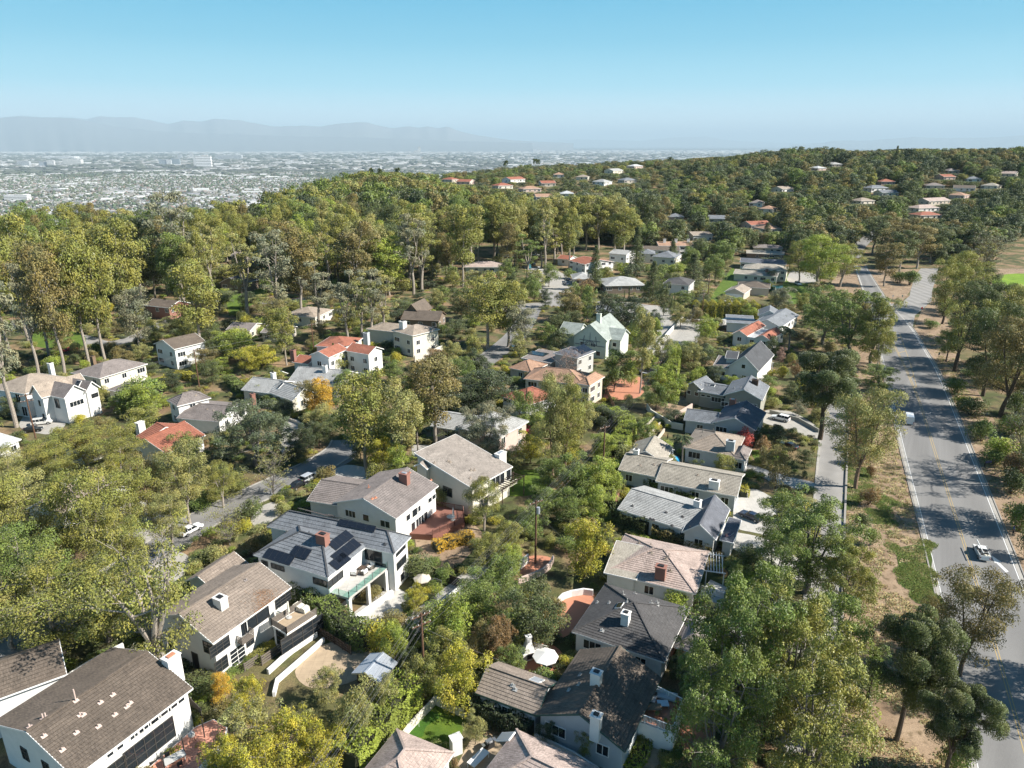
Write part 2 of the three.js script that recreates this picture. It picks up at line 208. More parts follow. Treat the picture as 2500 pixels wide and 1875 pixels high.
strip('street', [[470, 700], [540, 716], [610, 735], [690, 738], [760, 728], [830, 730], [900, 700]], 7, M.asphalt2);
strip('street', [[2358, 556], [2372, 530], [2384, 510], [2394, 495]], 7, M.asphalt2, .03, true);
strip('street', [[2085, 630], [2092, 612], [2110, 590], [2150, 560], [2180, 545]], 7.5, M.asphalt, .03, true);
// verges of bare earth, the golf course, gardens
sheet('dirt_verge', [[2052, 1640], [2064, 1188], [2069, 1081], [2072, 1000], [2100, 830], [2122, 780], [2150, 880], [2197, 1088], [2294, 1482], [2373, 1880], [2440, 2250], [2040, 2100]], M.dirt, .006);
sheet('dirt_verge', [[2290, 900], [2266, 861], [2230, 803], [2250, 758], [2280, 730], [2300, 735], [2330, 850], [2390, 960], [2470, 1100], [2560, 1230], [2640, 1400], [2800, 1900], [2695, 1900], [2499, 1411]], M.dirt, .008);
sheet('dirt_verge', [[2166, 728], [2120, 660], [2102, 624], [2120, 590], [2300, 590], [2266, 633], [2234, 673], [2223, 709], [2205, 735]], M.dirt, .008);
sheet('dirt_verge', [[2089, 658], [2078, 624], [2050, 640], [2030, 690], [2050, 720], [2108, 715]], M.dirt, .008);
sheet('golf_rough', [[2395, 650], [2440, 618], [2540, 590], [2700, 600], [2700, 720], [2420, 700]], M.dirt, .01, true);
sheet('golf_fairway', [[2443, 633], [2480, 617], [2560, 600], [2680, 610], [2640, 660], [2500, 650]], M.fairway, .02, true);
sheet('golf_fairway', [[2420, 676], [2480, 668], [2600, 672], [2600, 700], [2440, 702]], M.fairway, .022, true);
for (const [q, m] of [[[[2185, 1338], [2264, 1330], [2268, 1400], [2240, 1415], [2205, 1400]], M.ivy], [[[2218, 1425], [2262, 1418], [2280, 1464], [2245, 1462]], M.ivy], [[[2067, 1141], [2110, 1150], [2125, 1190], [2190, 1230], [2160, 1240], [2100, 1215], [2066, 1235]], M.ivy], [[[2130, 1250], [2160, 1255], [2170, 1275], [2140, 1272]], M.ivy], [[[1900, 1210], [1960, 1235], [1990, 1300], [1960, 1330], [1900, 1320], [1905, 1260]], M.ivy]]) sheet('ground_cover', q, m, .03, true), noTree.pop();
const drives = [['driveway', [[632, 1238], [668, 1226], [690, 1250], [660, 1275], [640, 1290], [612, 1275]], M.concrete], ['driveway', [[788, 1158], [846, 1135], [913, 1152], [900, 1185], [870, 1190], [831, 1176]], M.patio], ['driveway', [[1005, 1086], [1060, 1088], [1125, 1108], [1075, 1124], [1012, 1116]], M.concrete], ['driveway', [[701, 1017], [738, 1030], [740, 1060], [718, 1090], [700, 1110], [675, 1085], [690, 1050]], M.concrete], ['driveway', [[262, 1250], [345, 1225], [420, 1262], [470, 1285], [400, 1320], [330, 1320], [280, 1300]], M.concrete], ['driveway', [[330, 1395], [420, 1345], [470, 1370], [440, 1410], [380, 1440]], M.concrete],
  ['driveway', [[1807, 1190], [1850, 1196], [1900, 1230], [1898, 1262], [1915, 1290], [1900, 1310], [1840, 1300], [1800, 1290], [1790, 1250]], M.patio], ['path', [[1810, 1150], [1860, 1165], [1900, 1185], [1990, 1195], [1990, 1180], [1930, 1165], [1880, 1150], [1830, 1135]], M.patio], ['driveway', [[1800, 1300], [1850, 1310], [1900, 1330], [1980, 1400], [1960, 1420], [1870, 1370], [1790, 1340]], M.patio], ['driveway', [[1870, 1000], [1930, 1005], [2002, 1050], [2000, 1075], [1930, 1050], [1860, 1030]], M.concrete], ['driveway', [[1680, 1500], [1800, 1520], [1880, 1560], [1870, 1590], [1700, 1560]], M.patio],
  ['patio', [[960, 1530], [1080, 1440], [1130, 1400], [1190, 1380], [1170, 1420], [1110, 1470], [1030, 1540], [990, 1560]], M.concrete], ['patio', [[830, 1520], [960, 1435], [1000, 1460], [985, 1500], [920, 1545], [880, 1560]], M.patio],
  ['patio', [[1372, 1450], [1440, 1440], [1452, 1450], [1395, 1545], [1360, 1560], [1354, 1500]], M.terra], ['patio', [[1262, 1610], [1330, 1570], [1372, 1595], [1335, 1650], [1280, 1640]], M.terra], ['patio', [[1228, 1395], [1290, 1358], [1345, 1362], [1330, 1390], [1265, 1420]], M.terra],
  ['patio', [[1115, 1870], [1160, 1800], [1225, 1800], [1240, 1830], [1190, 1900]], M.sandstone], ['path', [[1560, 1875], [1600, 1800], [1640, 1800], [1610, 1875], [1590, 1930], [1540, 1930]], M.sandstone], ['patio', [[1660, 1780], [1700, 1730], [1740, 1790], [1720, 1830], [1670, 1830]], M.terra],
  ['yard', [[770, 1580], [850, 1560], [895, 1570], [905, 1620], [870, 1660], [760, 1680], [720, 1640]], M.sandstone], ['yard', [[1010, 1300], [1060, 1280], [1150, 1280], [1180, 1310], [1140, 1360], [1090, 1400], [1030, 1370]], M.dirt],
  ['lawn', [[1830, 1100], [1880, 1100], [1910, 1125], [1850, 1125]], M.lawn], ['lawn', [[1230, 1150], [1320, 1150], [1330, 1200], [1240, 1210]], M.lawn], ['lawn', [[735, 985], [790, 985], [795, 1015], [750, 1010]], M.lawn], ['lawn', [[1660, 1640], [1730, 1650], [1740, 1690], [1680, 1690]], M.lawn], ['lawn', [[1790, 1390], [1850, 1400], [1840, 1460], [1790, 1470]], M.lawn], ['lawn', [[340, 935], [395, 920], [400, 945], [350, 955]], M.lawn], ['lawn', [[90, 800], [200, 815], [190, 850], [80, 845]], M.lawn], ['lawn', [[560, 770], [560, 700], [640, 705], [650, 725]], M.lawn], ['lawn', [[1790, 650], [1760, 690], [1740, 740], [1775, 740], [1800, 700]], M.lawn], ['lawn', [[1915, 670], [1960, 672], [1965, 740], [1920, 745]], M.lawn], ['lawn', [[430, 1890], [560, 1830], [560, 1920], [430, 1960]], M.lawn],
  ['driveway', [[1300, 660], [1340, 655], [1400, 690], [1390, 715], [1350, 712]], M.concrete], ['driveway', [[1770, 725], [1806, 727], [1800, 745], [1775, 743]], M.patio], ['yard', [[1590, 790], [1690, 780], [1680, 860], [1590, 870], [1560, 880], [1600, 820]], M.concrete], ['yard', [[1490, 930], [1560, 920], [1560, 970], [1480, 975]], M.terra], ['yard', [[1585, 1000], [1690, 960], [1700, 985], [1640, 1025]], M.dirt], ['driveway', [[1480, 770], [1600, 745], [1640, 770], [1600, 800]], M.concrete], ['yard', [[1700, 770], [1780, 768], [1770, 800], [1700, 795]], M.patio], ['driveway', [[1930, 660], [1985, 668], [1990, 690], [1930, 690]], M.concrete], ['driveway', [[60, 1010], [160, 1030], [130, 1060], [50, 1045]], M.concrete]];
for (const [n, q, m] of drives) sheet(n, q, m, .012, true);
{ // putting green: fringe and the smoother green inside it
  sheet('putting_green', [[985, 1795], [1020, 1740], [1060, 1705], [1135, 1730], [1140, 1760], [1110, 1835], [1050, 1815]], M.lawn, .012);
  sheet('putting_green', [[990, 1790], [1022, 1745], [1060, 1740], [1075, 1750], [1040, 1775], [1030, 1800]], M.putt, .018, true);
}
// ---------------------------------------------------------------- houses
const footprints = [];
const CAMP = [0, CAMH, 0];
function clipBand(pts, f, lo, hi) { const cut = (q, g) => { const o = []; for (let i = 0; i < q.length; i++) { const a = q[i], b = q[(i + 1) % q.length], fa = g(a), fb = g(b); if (fa >= 0) o.push(a); if ((fa >= 0) !== (fb >= 0)) o.push(V.lerp(a, b, fa / (fa - fb))); } return o; }; return cut(cut(pts, (p) => f(p) - lo), (p) => hi - f(p)); }
class Wing {
  constructor(d, gy) {
    let [ax, ay, bx, by, c, eave, type = 'h', rise = 1.8, opt = {}] = d; eave *= 1.1; rise *= 1.15; if (!Array.isArray(c)) c *= S;
    this.E = gy + eave; this.gy = gy; this.type = type; this.rise = rise; this.opt = opt; this.o = opt.o ?? .45;
    const A = at(ax, ay, this.E), B = at(bx, by, this.E); this.A = A; const e = V.sub(B, A); this.L = V.len(e); this.u = V.mul(e, 1 / this.L); this.v = [this.u[2], 0, -this.u[0]];
    if (Array.isArray(c)) { const C = at(c[0], c[1], this.E), k = V.sub(C, B); this.W = V.dot(k, this.v); this.skew = atan2(V.dot(k, this.u), abs(this.W)) * 180 / PI; } else { this.W = c; if (this.v[2] > 0) this.W = -c; }
    if (this.W < 0) { this.v = V.mul(this.v, -1); this.W = -this.W; }
    if (opt.gab) this.type = opt.gab;
  }
  pt(s, t, y) { return [this.A[0] + this.u[0] * s + this.v[0] * t, y, this.A[2] + this.u[2] * s + this.v[2] * t]; }
  st(x, z) { const d = [x - this.A[0], 0, z - this.A[2]]; return [V.dot(d, this.u), V.dot(d, this.v)]; }
  rel(s, t) { const { L, W, type, rise } = this; switch (type) { case 'gu': return rise * min(t, W - t) / (W / 2); case 'gv': return rise * min(s, L - s) / (L / 2); case 'h': return rise * min(s, L - s, t, W - t) / (min(L, W) / 2); case 's': return rise * t / W; case 'sn': return rise * (1 - t / W); case 'su': return rise * s / L; case 'sd': return rise * (1 - s / L); default: return 0; } }
  roofY(x, z) { const [s, t] = this.st(x, z); if (s < 0 || t < 0 || s > this.L || t > this.W) return -1e9; return this.E + this.rel(s, t); }
  slopes() { // convex polygons in (s, t) and the direction that runs up each
    const { L, W, type } = this; const m = min(L, W) / 2;
    if (type === 'gu') return [[[[0, 0], [L, 0], [L, W / 2], [0, W / 2]], [0, 1]], [[[L, W], [0, W], [0, W / 2], [L, W / 2]], [0, -1]]];
    if (type === 'gv') return [[[[L, 0], [L, W], [L / 2, W], [L / 2, 0]], [-1, 0]], [[[0, W], [0, 0], [L / 2, 0], [L / 2, W]], [1, 0]]];
    if (type === 'h') return [[[[0, 0], [L, 0], [L - m, m], [m, m]], [0, 1]], [[[L, 0], [L, W], [L - m, W - m], [L - m, m]], [-1, 0]], [[[L, W], [0, W], [m, W - m], [L - m, W - m]], [0, -1]], [[[0, W], [0, 0], [m, m], [m, W - m]], [1, 0]]];
    return [[[[0, 0], [L, 0], [L, W], [0, W]], type === 'su' ? [1, 0] : type === 'sd' ? [-1, 0] : type === 'sn' ? [0, -1] : [0, 1]]];
  }
  ridges() { const { L, W, type } = this, m = min(L, W) / 2; if (type === 'gu') return [[[0, W / 2], [L, W / 2]]]; if (type === 'gv') return [[[L / 2, 0], [L / 2, W]]]; if (type === 'h') { const r = L > W ? [[m, m], [L - m, m]] : [[m, m], [m, W - m]]; return [...(abs(L - W) > .4 ? [r] : []), [[0, 0], [m, m]], [[L, 0], [L - m, m]], [[L, W], [L - m, W - m]], [[0, W], [m, W - m]]]; } return []; }
  facePt(face, s, y, out = 0) { const o = this.o; return face === 0 ? this.pt(s, o - out, y) : face === 1 ? this.pt(this.L - o + out, s, y) : face === 2 ? this.pt(this.L - s, this.W - o + out, y) : this.pt(o - out, this.W - s, y); }
  faceN(face) { return face === 0 ? V.mul(this.v, -1) : face === 1 ? this.u : face === 2 ? this.v : V.mul(this.u, -1); }
  faceU(face) { return face === 0 ? this.u : face === 1 ? this.v : face === 2 ? V.mul(this.u, -1) : V.mul(this.v, -1); }
  faceL(face) { return face % 2 ? this.W : this.L; }
}
function roofGeo(w, off, courses) {
  const b = new MB(off), th = .14;
  for (const [q, dir] of w.slopes()) {
    const P = q.map(([s, t]) => w.pt(s, t, w.E + w.rel(s, t) + (w.type === 'f' ? 0 : 0)));
    const d3 = V.norm(V.add(V.mul(w.u, dir[0]), V.mul(w.v, dir[1]))), o3 = P[0], f = (p) => V.dot(V.sub(p, o3), d3), al = V.cross([0, 1, 0], d3), tilt = sqrt(1 + (w.rise / (min(w.L, w.W) / 2)) ** 2);
    const uv = (p) => [V.dot(V.sub(p, o3), al) + w.A[0], f(p) * tilt + w.A[2]], mx = max(...P.map(f)), mn = min(...P.map(f));
    if (courses && w.type !== 'f') {
      const c = w.opt.course ?? .42, n = Math.ceil((mx - mn) / c);
      for (let k = 0; k < n; k++) {
        const lo = mn + k * c, hi = min(mx, lo + c + .001), band = clipBand(P, f, lo, hi); if (band.length < 3) continue;
        const up = band.map((p) => [p[0], p[1] + .055 * (1 - (f(p) - lo) / c), p[2]]); b.poly(up, up.map(uv));
        const low = band.filter((p) => f(p) < lo + .002); if (low.length >= 2) { let a = low[0], e = low[0]; for (const p of low) { if (V.dot(p, al) < V.dot(a, al)) a = p; if (V.dot(p, al) > V.dot(e, al)) e = p; } const h = .055; b.quad([e[0], e[1] - .01, e[2]], [a[0], a[1] - .01, a[2]], [a[0], a[1] + h, a[2]], [e[0], e[1] + h, e[2]]); b.quad([a[0], a[1] - .01, a[2]], [e[0], e[1] - .01, e[2]], [e[0], e[1] + h, e[2]], [a[0], a[1] + h, a[2]]); }
      }
    } else b.poly(P, P.map(uv));
    b.poly(P.map((p) => [p[0], p[1] - th, p[2]]).reverse());
  }
  return b;
}
function fasciaGeo(w, off) { // boards round the roof edge
  const b = new MB(off), c = [[0, 0], [w.L, 0], [w.L, w.W], [0, w.W]], h = .2;
  const seg = (p, q) => { const a = w.pt(p[0], p[1], w.E + w.rel(p[0], p[1])), d = w.pt(q[0], q[1], w.E + w.rel(q[0], q[1])); b.beam([a[0], a[1] - h / 2 + .015, a[2]], [d[0], d[1] - h / 2 + .015, d[2]], .07, h); };
  for (let i = 0; i < 4; i++) { const p = c[i], q = c[(i + 1) % 4], m = [(p[0] + q[0]) / 2, (p[1] + q[1]) / 2]; if ((w.type === 'gu' && i % 2) || (w.type === 'gv' && i % 2 === 0)) { seg(p, m); seg(m, q); } else seg(p, q); }
  return b;
}
function wallGeo(w, off, base) {
  const b = new MB(off), o = w.o, c = [[o, o], [w.L - o, o], [w.L - o, w.W - o], [o, w.W - o]], y = (s, t) => w.E + w.rel(s, t) - .12;
  for (let i = 0; i < 4; i++) { const p = c[i], q = c[(i + 1) % 4], m = [(p[0] + q[0]) / 2, (p[1] + q[1]) / 2]; const pts = [w.pt(...p, base), w.pt(...q, base), w.pt(...q, y(...q))]; if ((w.type === 'gu' && i % 2) || (w.type === 'gv' && i % 2 === 0)) pts.push(w.pt(...m, y(...m))); pts.push(w.pt(...p, y(...p))); b.poly(pts); }
  if (w.type === 'f') b.poly(c.map((q) => w.pt(...q, w.E - .02)));
  return b;
}
function winParts(h, w, face, s, sill, ww, hh, st = {}) { sill *= 1.1; ww *= 1.1; hh *= 1.1;
  const U = w.faceU(face), N = w.faceN(face), y0 = w.gy + sill, c = w.facePt(face, s, y0 + hh / 2, 0), fr = st.f ?? .1, mat = st.m ?? h.frame, off = h.pos; const f = new MB(off), up = [0, 1, 0];
  const bar = (x0, y, x1, y1, d) => f.obox(V.add(V.add(V.add(c, V.mul(U, (x0 + x1) / 2)), V.mul(up, (y + y1) / 2)), V.mul(N, d / 2)), V.mul(U, (x1 - x0) / 2), V.mul(up, (y1 - y) / 2), V.mul(N, d / 2));
  const a = ww / 2, e = hh / 2, D = .09; bar(-a - fr, -e - fr, a + fr, -e, D); bar(-a - fr, e, a + fr, e + fr, D); bar(-a - fr, -e, -a, e, D); bar(a, -e, a + fr, e, D);
  const nx = st.nx ?? max(1, Math.round(ww / .95)), ny = st.ny ?? (hh > 1.9 ? 1 : 1); for (let i = 1; i < nx; i++) { const x = -a + ww * i / nx; bar(x - .035, -e, x + .035, e, D * .8); } for (let j = 1; j < ny; j++) { const y = -e + hh * j / ny; bar(-a, y - .03, a, y + .03, D * .75); }
  const o = meshOf(st.name ?? 'window', f, mat, h.g); const g = new MB(off); g.obox(V.add(c, V.mul(N, .012)), V.mul(U, a), V.mul(up, e), V.mul(N, .014)); meshOf('pane', g, st.glass ?? M.glass, o); return o;
}
const houses = {};
function house(key, name, label, mats, wings, o = {}) {
  const h = { gy: o.gy ?? 0, wings: [], roof: null }; if (o.hill) { h.gy = ground(...o.hill)[1]; }
  h.wings = wings.map((d) => new Wing(d, h.gy)); const w0 = h.wings[0]; h.pos = w0.pt(w0.L / 2, w0.W / 2, h.gy);
  h.g = thing(name, label, o.cat ?? 'house', h.pos, o.group); h.frame = o.frame ?? M.trim; h.mats = mats;
  const far = V.len(h.pos) > 190, wb = new MB(h.pos), fb = new MB(h.pos), wallsBy = new Map(), roofs = new Map();
  for (const w of h.wings) {
    if (globalThis.LOGH) console.log(key, 'L', w.L.toFixed(1), 'W', w.W.toFixed(1), 'skew', w.skew?.toFixed(1));
    footprints.push([w.pt(0, 0, 0), w.pt(w.L, 0, 0), w.pt(w.L, w.W, 0), w.pt(0, w.W, 0)]);
    const wm = w.opt.wall ?? mats[0], g = wallGeo(w, h.pos, h.gy + (w.opt.base ?? -.3)); if (!w.opt.nowall) { const q = wallsBy.get(wm) ?? new MB(h.pos); q.p.push(...g.p); q.u.push(...g.u); wallsBy.set(wm, q); }
    if (w.type !== 'none') { const r = roofGeo(w, h.pos, !far && !o.plain && !w.opt.plain), rm = w.opt.roof ?? mats[1], q = roofs.get(rm) ?? new MB(h.pos); q.p.push(...r.p); q.u.push(...r.u); roofs.set(rm, q); const f = fasciaGeo(w, h.pos); fb.p.push(...f.p); fb.u.push(...f.u); }
  }
  for (const [m, b] of wallsBy) meshOf('wall', b, m, h.g);
  for (const [m, b] of roofs) { const r = meshOf('roof', b, m, h.g); h.roof ??= r; }
  meshOf('fascia', fb, mats[2] ?? M.trim, h.g);
  if (!far && h.roof) h.wings.forEach((w) => { const b = new MB(h.pos); for (const [p, q] of w.ridges()) { const a = w.pt(...p, w.E + w.rel(...p) + .07), c = w.pt(...q, w.E + w.rel(...q) + .07); b.beam(a, c, .26, .09); } if (b.p.length) meshOf('ridge_cap', b, o.cap ?? w.opt.roof ?? mats[1], h.roof); });
  if (o.auto !== false) h.wings.forEach((w, i) => { if (w.opt.nowin) return; for (let f = 0; f < 4; f++) { const mid = w.facePt(f, w.faceL(f) / 2, w.gy + 2), n = w.faceN(f); if (V.dot(n, V.sub(CAMP, mid)) < 0) continue; if ((o.skip ?? []).includes(i * 4 + f)) continue; const Lf = w.faceL(f), e = w.E - w.gy, st = e > 5 ? [.9, 3.5] : [Math.max(.8, e - 2.3)]; const k = max(1, floor(Lf / 4.2)); for (const y of st) for (let j = 0; j < k; j++) { const s = Lf * (j + .5) / k + ((j * 7 + f * 3 + i) % 3 - 1) * .35; const wide = (j + f + i) % 3 === 0 && Lf > 7 ? 2.2 : 1.2; if (s - wide / 2 < .8 || s + wide / 2 > Lf - .8) continue; winParts(h, w, f, s, y, wide, 1.2, { nx: wide > 2 ? 3 : 2 }); } } });
  { let x0 = 1e9, x1 = -1e9, y0 = 1e9, y1 = -1e9; for (const w of h.wings) for (const s of [0, w.L]) for (const t of [0, w.W]) for (const y of [h.gy, w.E + w.rise * .5]) { const q = toPx(w.pt(s, t, y)); x0 = min(x0, q[0]); x1 = max(x1, q[0]); y0 = min(y0, q[1]); y1 = max(y1, q[1]); } screens.push([x0, x1, y0, y1, -h.pos[2]]); }
  houses[key] = h; return h;
}
const screens = [];
// how tall a filler plant may grow before it hides a house that the photograph shows
function clearHeight(p, h, w) { const q = toPx(p), k = F / (-p[2] * cos(PITCH) + CAMH * sin(PITCH)), hw = w / 2 * k * .8; for (const [x0, x1, y0, y1, D] of screens) { if (-p[2] > D || q[0] + hw < x0 || q[0] - hw > x1 || q[1] < y0) continue; const lim = heightFor(p[0], p[2], y0 + (y1 - y0) * .72) - p[1]; if (lim < h) h = lim; } return h; }
function roofHit(h, px, py) { const d = ray(px, py); for (let t = 20; t < 900; t += .05) { const x = d[0] * t, y = CAMH + d[1] * t, z = d[2] * t; let best = -1e9, bw = null; for (const w of h.wings) { const r = w.roofY(x, z); if (r > best) { best = r; bw = w; } } if (y <= best) return { p: [x, best, z], w: bw }; if (y < h.gy) break; } const p = at(px, py, h.wings[0].E); return { p, w: h.wings[0] }; }
function slopeAxes(w, p) { const [s, t] = w.st(p[0], p[2]), e = .05, base = w.rel(s, t), gs = (w.rel(s + e, t) - w.rel(s - e, t)) / (2 * e), gt = (w.rel(s, t + e) - w.rel(s, t - e)) / (2 * e); let up = [w.u[0] * gs + w.v[0] * gt, 0, w.u[2] * gs + w.v[2] * gt]; const m = V.len(up); if (m < 1e-4) return { U: w.u, S: w.v, N: [0, 1, 0] }; const h = V.mul(up, 1 / m), S = V.norm([h[0], m, h[2]]), U = V.cross(h, [0, 1, 0]); return { U, S, N: V.norm(V.cross(U, S)).map((q, i, a) => a[1] < 0 ? -q : q) }; }
function chimney(k, px, py, hh, w, d, mat, cap = M.black, capped = true) { hh *= 1.15; w *= 1.15; d *= 1.15; const h = houses[k], { p, w: wg } = roofHit(h, px, py), b = new MB(h.pos), r = atan2(-wg.u[2], wg.u[0]); b.box(p[0], p[1] + hh / 2 - .8, p[2], w, hh + 1.6, d, r); b.box(p[0], p[1] + hh + .06, p[2], w + .16, .14, d + .16, r); const o = meshOf('chimney', b, mat, h.g); if (capped) meshOf('flue', new MB(h.pos).box(p[0], p[1] + hh + .2, p[2], w * .55, .16, d * .5, r), cap, o); return o; }
function vents(k, list, mat = M.pink, tall = .28) { const h = houses[k]; for (const [px, py, t] of list) { const { p, w } = roofHit(h, px, py), A = slopeAxes(w, p), b = new MB(h.pos); b.obox(V.add(p, V.mul(A.N, .07)), V.mul(A.U, .28), V.mul(A.S, .2), V.mul(A.N, .02)); b.tube([p[0], p[1], p[2]], [p[0], p[1] + (t ?? tall) + .1, p[2]], .075, .075, 7); meshOf('roof_vent', b, mat, h.g); } }
function panels(k, px, py, nu, nv, pw_ = 1.0, ph = 1.7, rot = false, dev = []) { const h = houses[k], { p, w } = roofHit(h, px, py), A = slopeAxes(w, p); const fr = new THREE.Object3D(); for (let i = 0; i < nu; i++) for (let j = 0; j < nv; j++) { if (dev.includes(i + j * nu)) continue; const c = V.add(V.add(V.add(p, V.mul(A.U, (i - (nu - 1) / 2) * (pw_ + .03))), V.mul(A.S, (j - (nv - 1) / 2) * (ph + .03))), V.mul(A.N, .16)); const o = meshOf('solar_panel', new MB(h.pos).obox(c, V.mul(A.U, pw_ / 2), V.mul(A.S, ph / 2), V.mul(A.N, .02)), M.solar, h.g); const q = V.add(c, V.mul(A.N, -.005)); meshOf('panel_frame', new MB(h.pos).obox(q, V.mul(A.U, pw_ / 2 + .02), V.mul(A.S, ph / 2 + .02), V.mul(A.N, .016)), M.trimDark, o); } }
function skylight(k, px, py, a = .6, b_ = .9, mat = M.glass) { const h = houses[k], { p, w } = roofHit(h, px, py), A = slopeAxes(w, p); const f = meshOf('skylight', new MB(h.pos).obox(V.add(p, V.mul(A.N, .07)), V.mul(A.U, a + .08), V.mul(A.S, b_ + .08), V.mul(A.N, .08)), M.trim, h.g); meshOf('pane', new MB(h.pos).obox(V.add(p, V.mul(A.N, .16)), V.mul(A.U, a), V.mul(A.S, b_), V.mul(A.N, .015)), mat, f); }
const WIN = (k, wi, list) => { const h = houses[k], w = h.wings[wi]; for (const [f, s, y, ww, hh, st] of list) winParts(h, w, f, s < 1 ? s * w.faceL(f) : s, y, ww, hh, st); };
// wings: [ax, ay, bx, by, [cx, cy] or depth in metres, eave height, roof kind, rise, options] - photo pixels of the eave corners
const B = { m: M.trimDark, f: .06 };
// foreground, left of the lane
house('A', 'white_house', 'white stucco house with dark brown shingle roof and wall of black framed glass doors', [M.white, M.rBrown, M.trim], [[181, 1899, 471, 1680, [245, 1598], 5.2, 'gu', 2.0], [-60, 1727, 163, 1646, [60, 1588], 5.0, 'gu', 1.8, { nowin: 1 }]], { auto: false, frame: M.trimDark });
WIN('A', 0, [[0, .30, 1.0, 1.9, 2.3, { ...B, nx: 2, ny: 3 }], [0, .585, 1.0, 5.4, 2.5, { ...B, nx: 5, ny: 3 }], [0, .50, 4.25, 1.4, .42, { m: M.trim, nx: 3 }], [0, .60, 4.25, 2.2, .42, { m: M.trim, nx: 2 }], [0, .71, 4.25, 2.2, .42, { m: M.trim, nx: 2 }], [0, .82, 4.25, 1.0, .42, { m: M.trim, nx: 1 }], [0, .9, 4.25, .7, .42, { m: M.trim }], [0, .36, 4.25, .6, .4, { m: M.trim }], [0, .28, 4.25, .6, .4, { m: M.trim }], [3, .32, 2.4, 1.0, 1.4, { ...B, nx: 2, ny: 3 }], [3, .58, 2.4, 1.0, 1.4, { ...B, nx: 2, ny: 3 }]]);
chimney('A', 424, 1640, 1.9, 1.5, 1.0, M.white, M.terra);
vents('A', [[186, 1713, 1.5], [276, 1698], [246, 1717], [310, 1727], [318, 1718], [281, 1747], [196, 1747], [204, 1747], [187, 1791], [241, 1776], [108, 1799], [153, 1833], [105, 1754, .5], [112, 1752, .5], [72, 1775]], M.pink);
house('B', 'white_house', 'two storey white house with mossy brown shingle roof and slatted roof deck', [M.white, M.rMoss, M.trim], [[372, 1505, 519, 1571, [708, 1432], 5.4, 'gv', 2.0], [452, 1418, 520, 1440, [600, 1375], 3.6, 'gv', 1.3, { nowin: 1 }], [664, 1527, 700, 1548, [766, 1497], 3.3, 'f', 0, { o: .1, roof: M.sandstone }]], { auto: false, frame: M.trimDark });
WIN('B', 0, [[0, .86, 3.2, 1.5, 1.5, { ...B, nx: 2, ny: 3 }], [0, .60, .1, .95, 2.1, { ...B, name: 'door', nx: 1, glass: M.black }], [0, .2, 1.2, 1.0, 1.0, { ...B }], [1, .09, 3.3, 2.7, 1.4, { ...B, nx: 3, ny: 3 }], [1, .08, .8, 1.7, 1.6, { ...B, nx: 2, ny: 3 }], [1, .27, .1, 2.1, 2.3, { m: M.trim, nx: 2, ny: 4, name: 'french_door' }], [1, .38, 3.2, .9, 1.9, { m: M.trim, nx: 1 }], [1, .43, 1.3, 1.1, 1.1, { ...B, nx: 2, ny: 2 }], [1, .545, 3.3, 3.8, 1.5, { ...B, nx: 2 }], [1, .90, 3.5, 2.6, 1.7, { ...B, nx: 3, ny: 4 }]]);
WIN('B', 2, [[0, .5, .9, 1.5, 2.0, { ...B, nx: 1, ny: 3 }], [1, .5, .9, 6.3, 2.0, { ...B, nx: 4, ny: 3 }]]);
chimney('B', 540, 1480, 1.1, 1.3, 1.0, M.white, M.black); vents('B', [[468, 1503], [600, 1418]], M.rTaupe);
house('C', 'white_villa', 'large white villa with grey tile hip roof carrying black solar panels and glass railed terrace', [M.white, M.rGrey, M.trim], [[618, 1354, 801, 1410, [912, 1330], 6.3, 'h', 2.2, { course: .5 }], [651, 1285, 963, 1352, [1012, 1312], 6.3, 'h', 1.7, { course: .5 }]], { auto: false, frame: M.trimDark, cap: M.rCharcoal });
WIN('C', 0, [[0, .12, 4.8, 1.0, .7, B], [0, .30, 4.8, 2.2, .7, { ...B, nx: 3 }], [0, .86, 4.4, 2.2, .9, { ...B, nx: 3 }], [1, .2, 4.3, 3, 1.0, { ...B, nx: 3 }]]);
WIN('C', 1, [[1, .5, 5.1, 2.6, .6, { ...B, nx: 3 }], [1, .5, 2.9, 2.6, 1.1, { ...B, nx: 2 }], [1, .5, .6, .8, 1.0, { ...B, nx: 1 }], [0, .88, 2.6, 1.6, 1.4, { ...B, nx: 2 }], [0, .83, 4.2, 2.6, 2.0, { ...B, nx: 2 }]]);
chimney('C', 789, 1324, 1.1, 1.45, 1.0, M.redBrick, M.black);
panels('C', 682, 1361, 5, 1, 1.0, 1.7); panels('C', 735, 1350, 3, 1, 1.0, 1.7); panels('C', 832, 1320, 4, 1, 1.05, 1.7); panels('C', 845, 1345, 5, 1, 1.05, 1.7); panels('C', 830, 1372, 3, 1, 1.05, 1.7);
panels('C', 775, 1255, 5, 1, 1.6, 1.0); panels('C', 838, 1268, 4, 1, 1.6, 1.0); panels('C', 872, 1284, 4, 1, 1.6, 1.0);
vents('C', [[755, 1302], [700, 1300], [940, 1330]], M.rCharcoal);
house('D', 'white_house', 'white two storey house with brown tile gable roof beside red timber deck', [M.white, M.rTaupe, M.trim], [[813, 1227, 967, 1267, [1077, 1187], 5.6, 'gv', 2.0], [748, 1222, 850, 1238, [925, 1176], 3.6, 'gu', 1.5, { nowin: 1 }]], { auto: false });
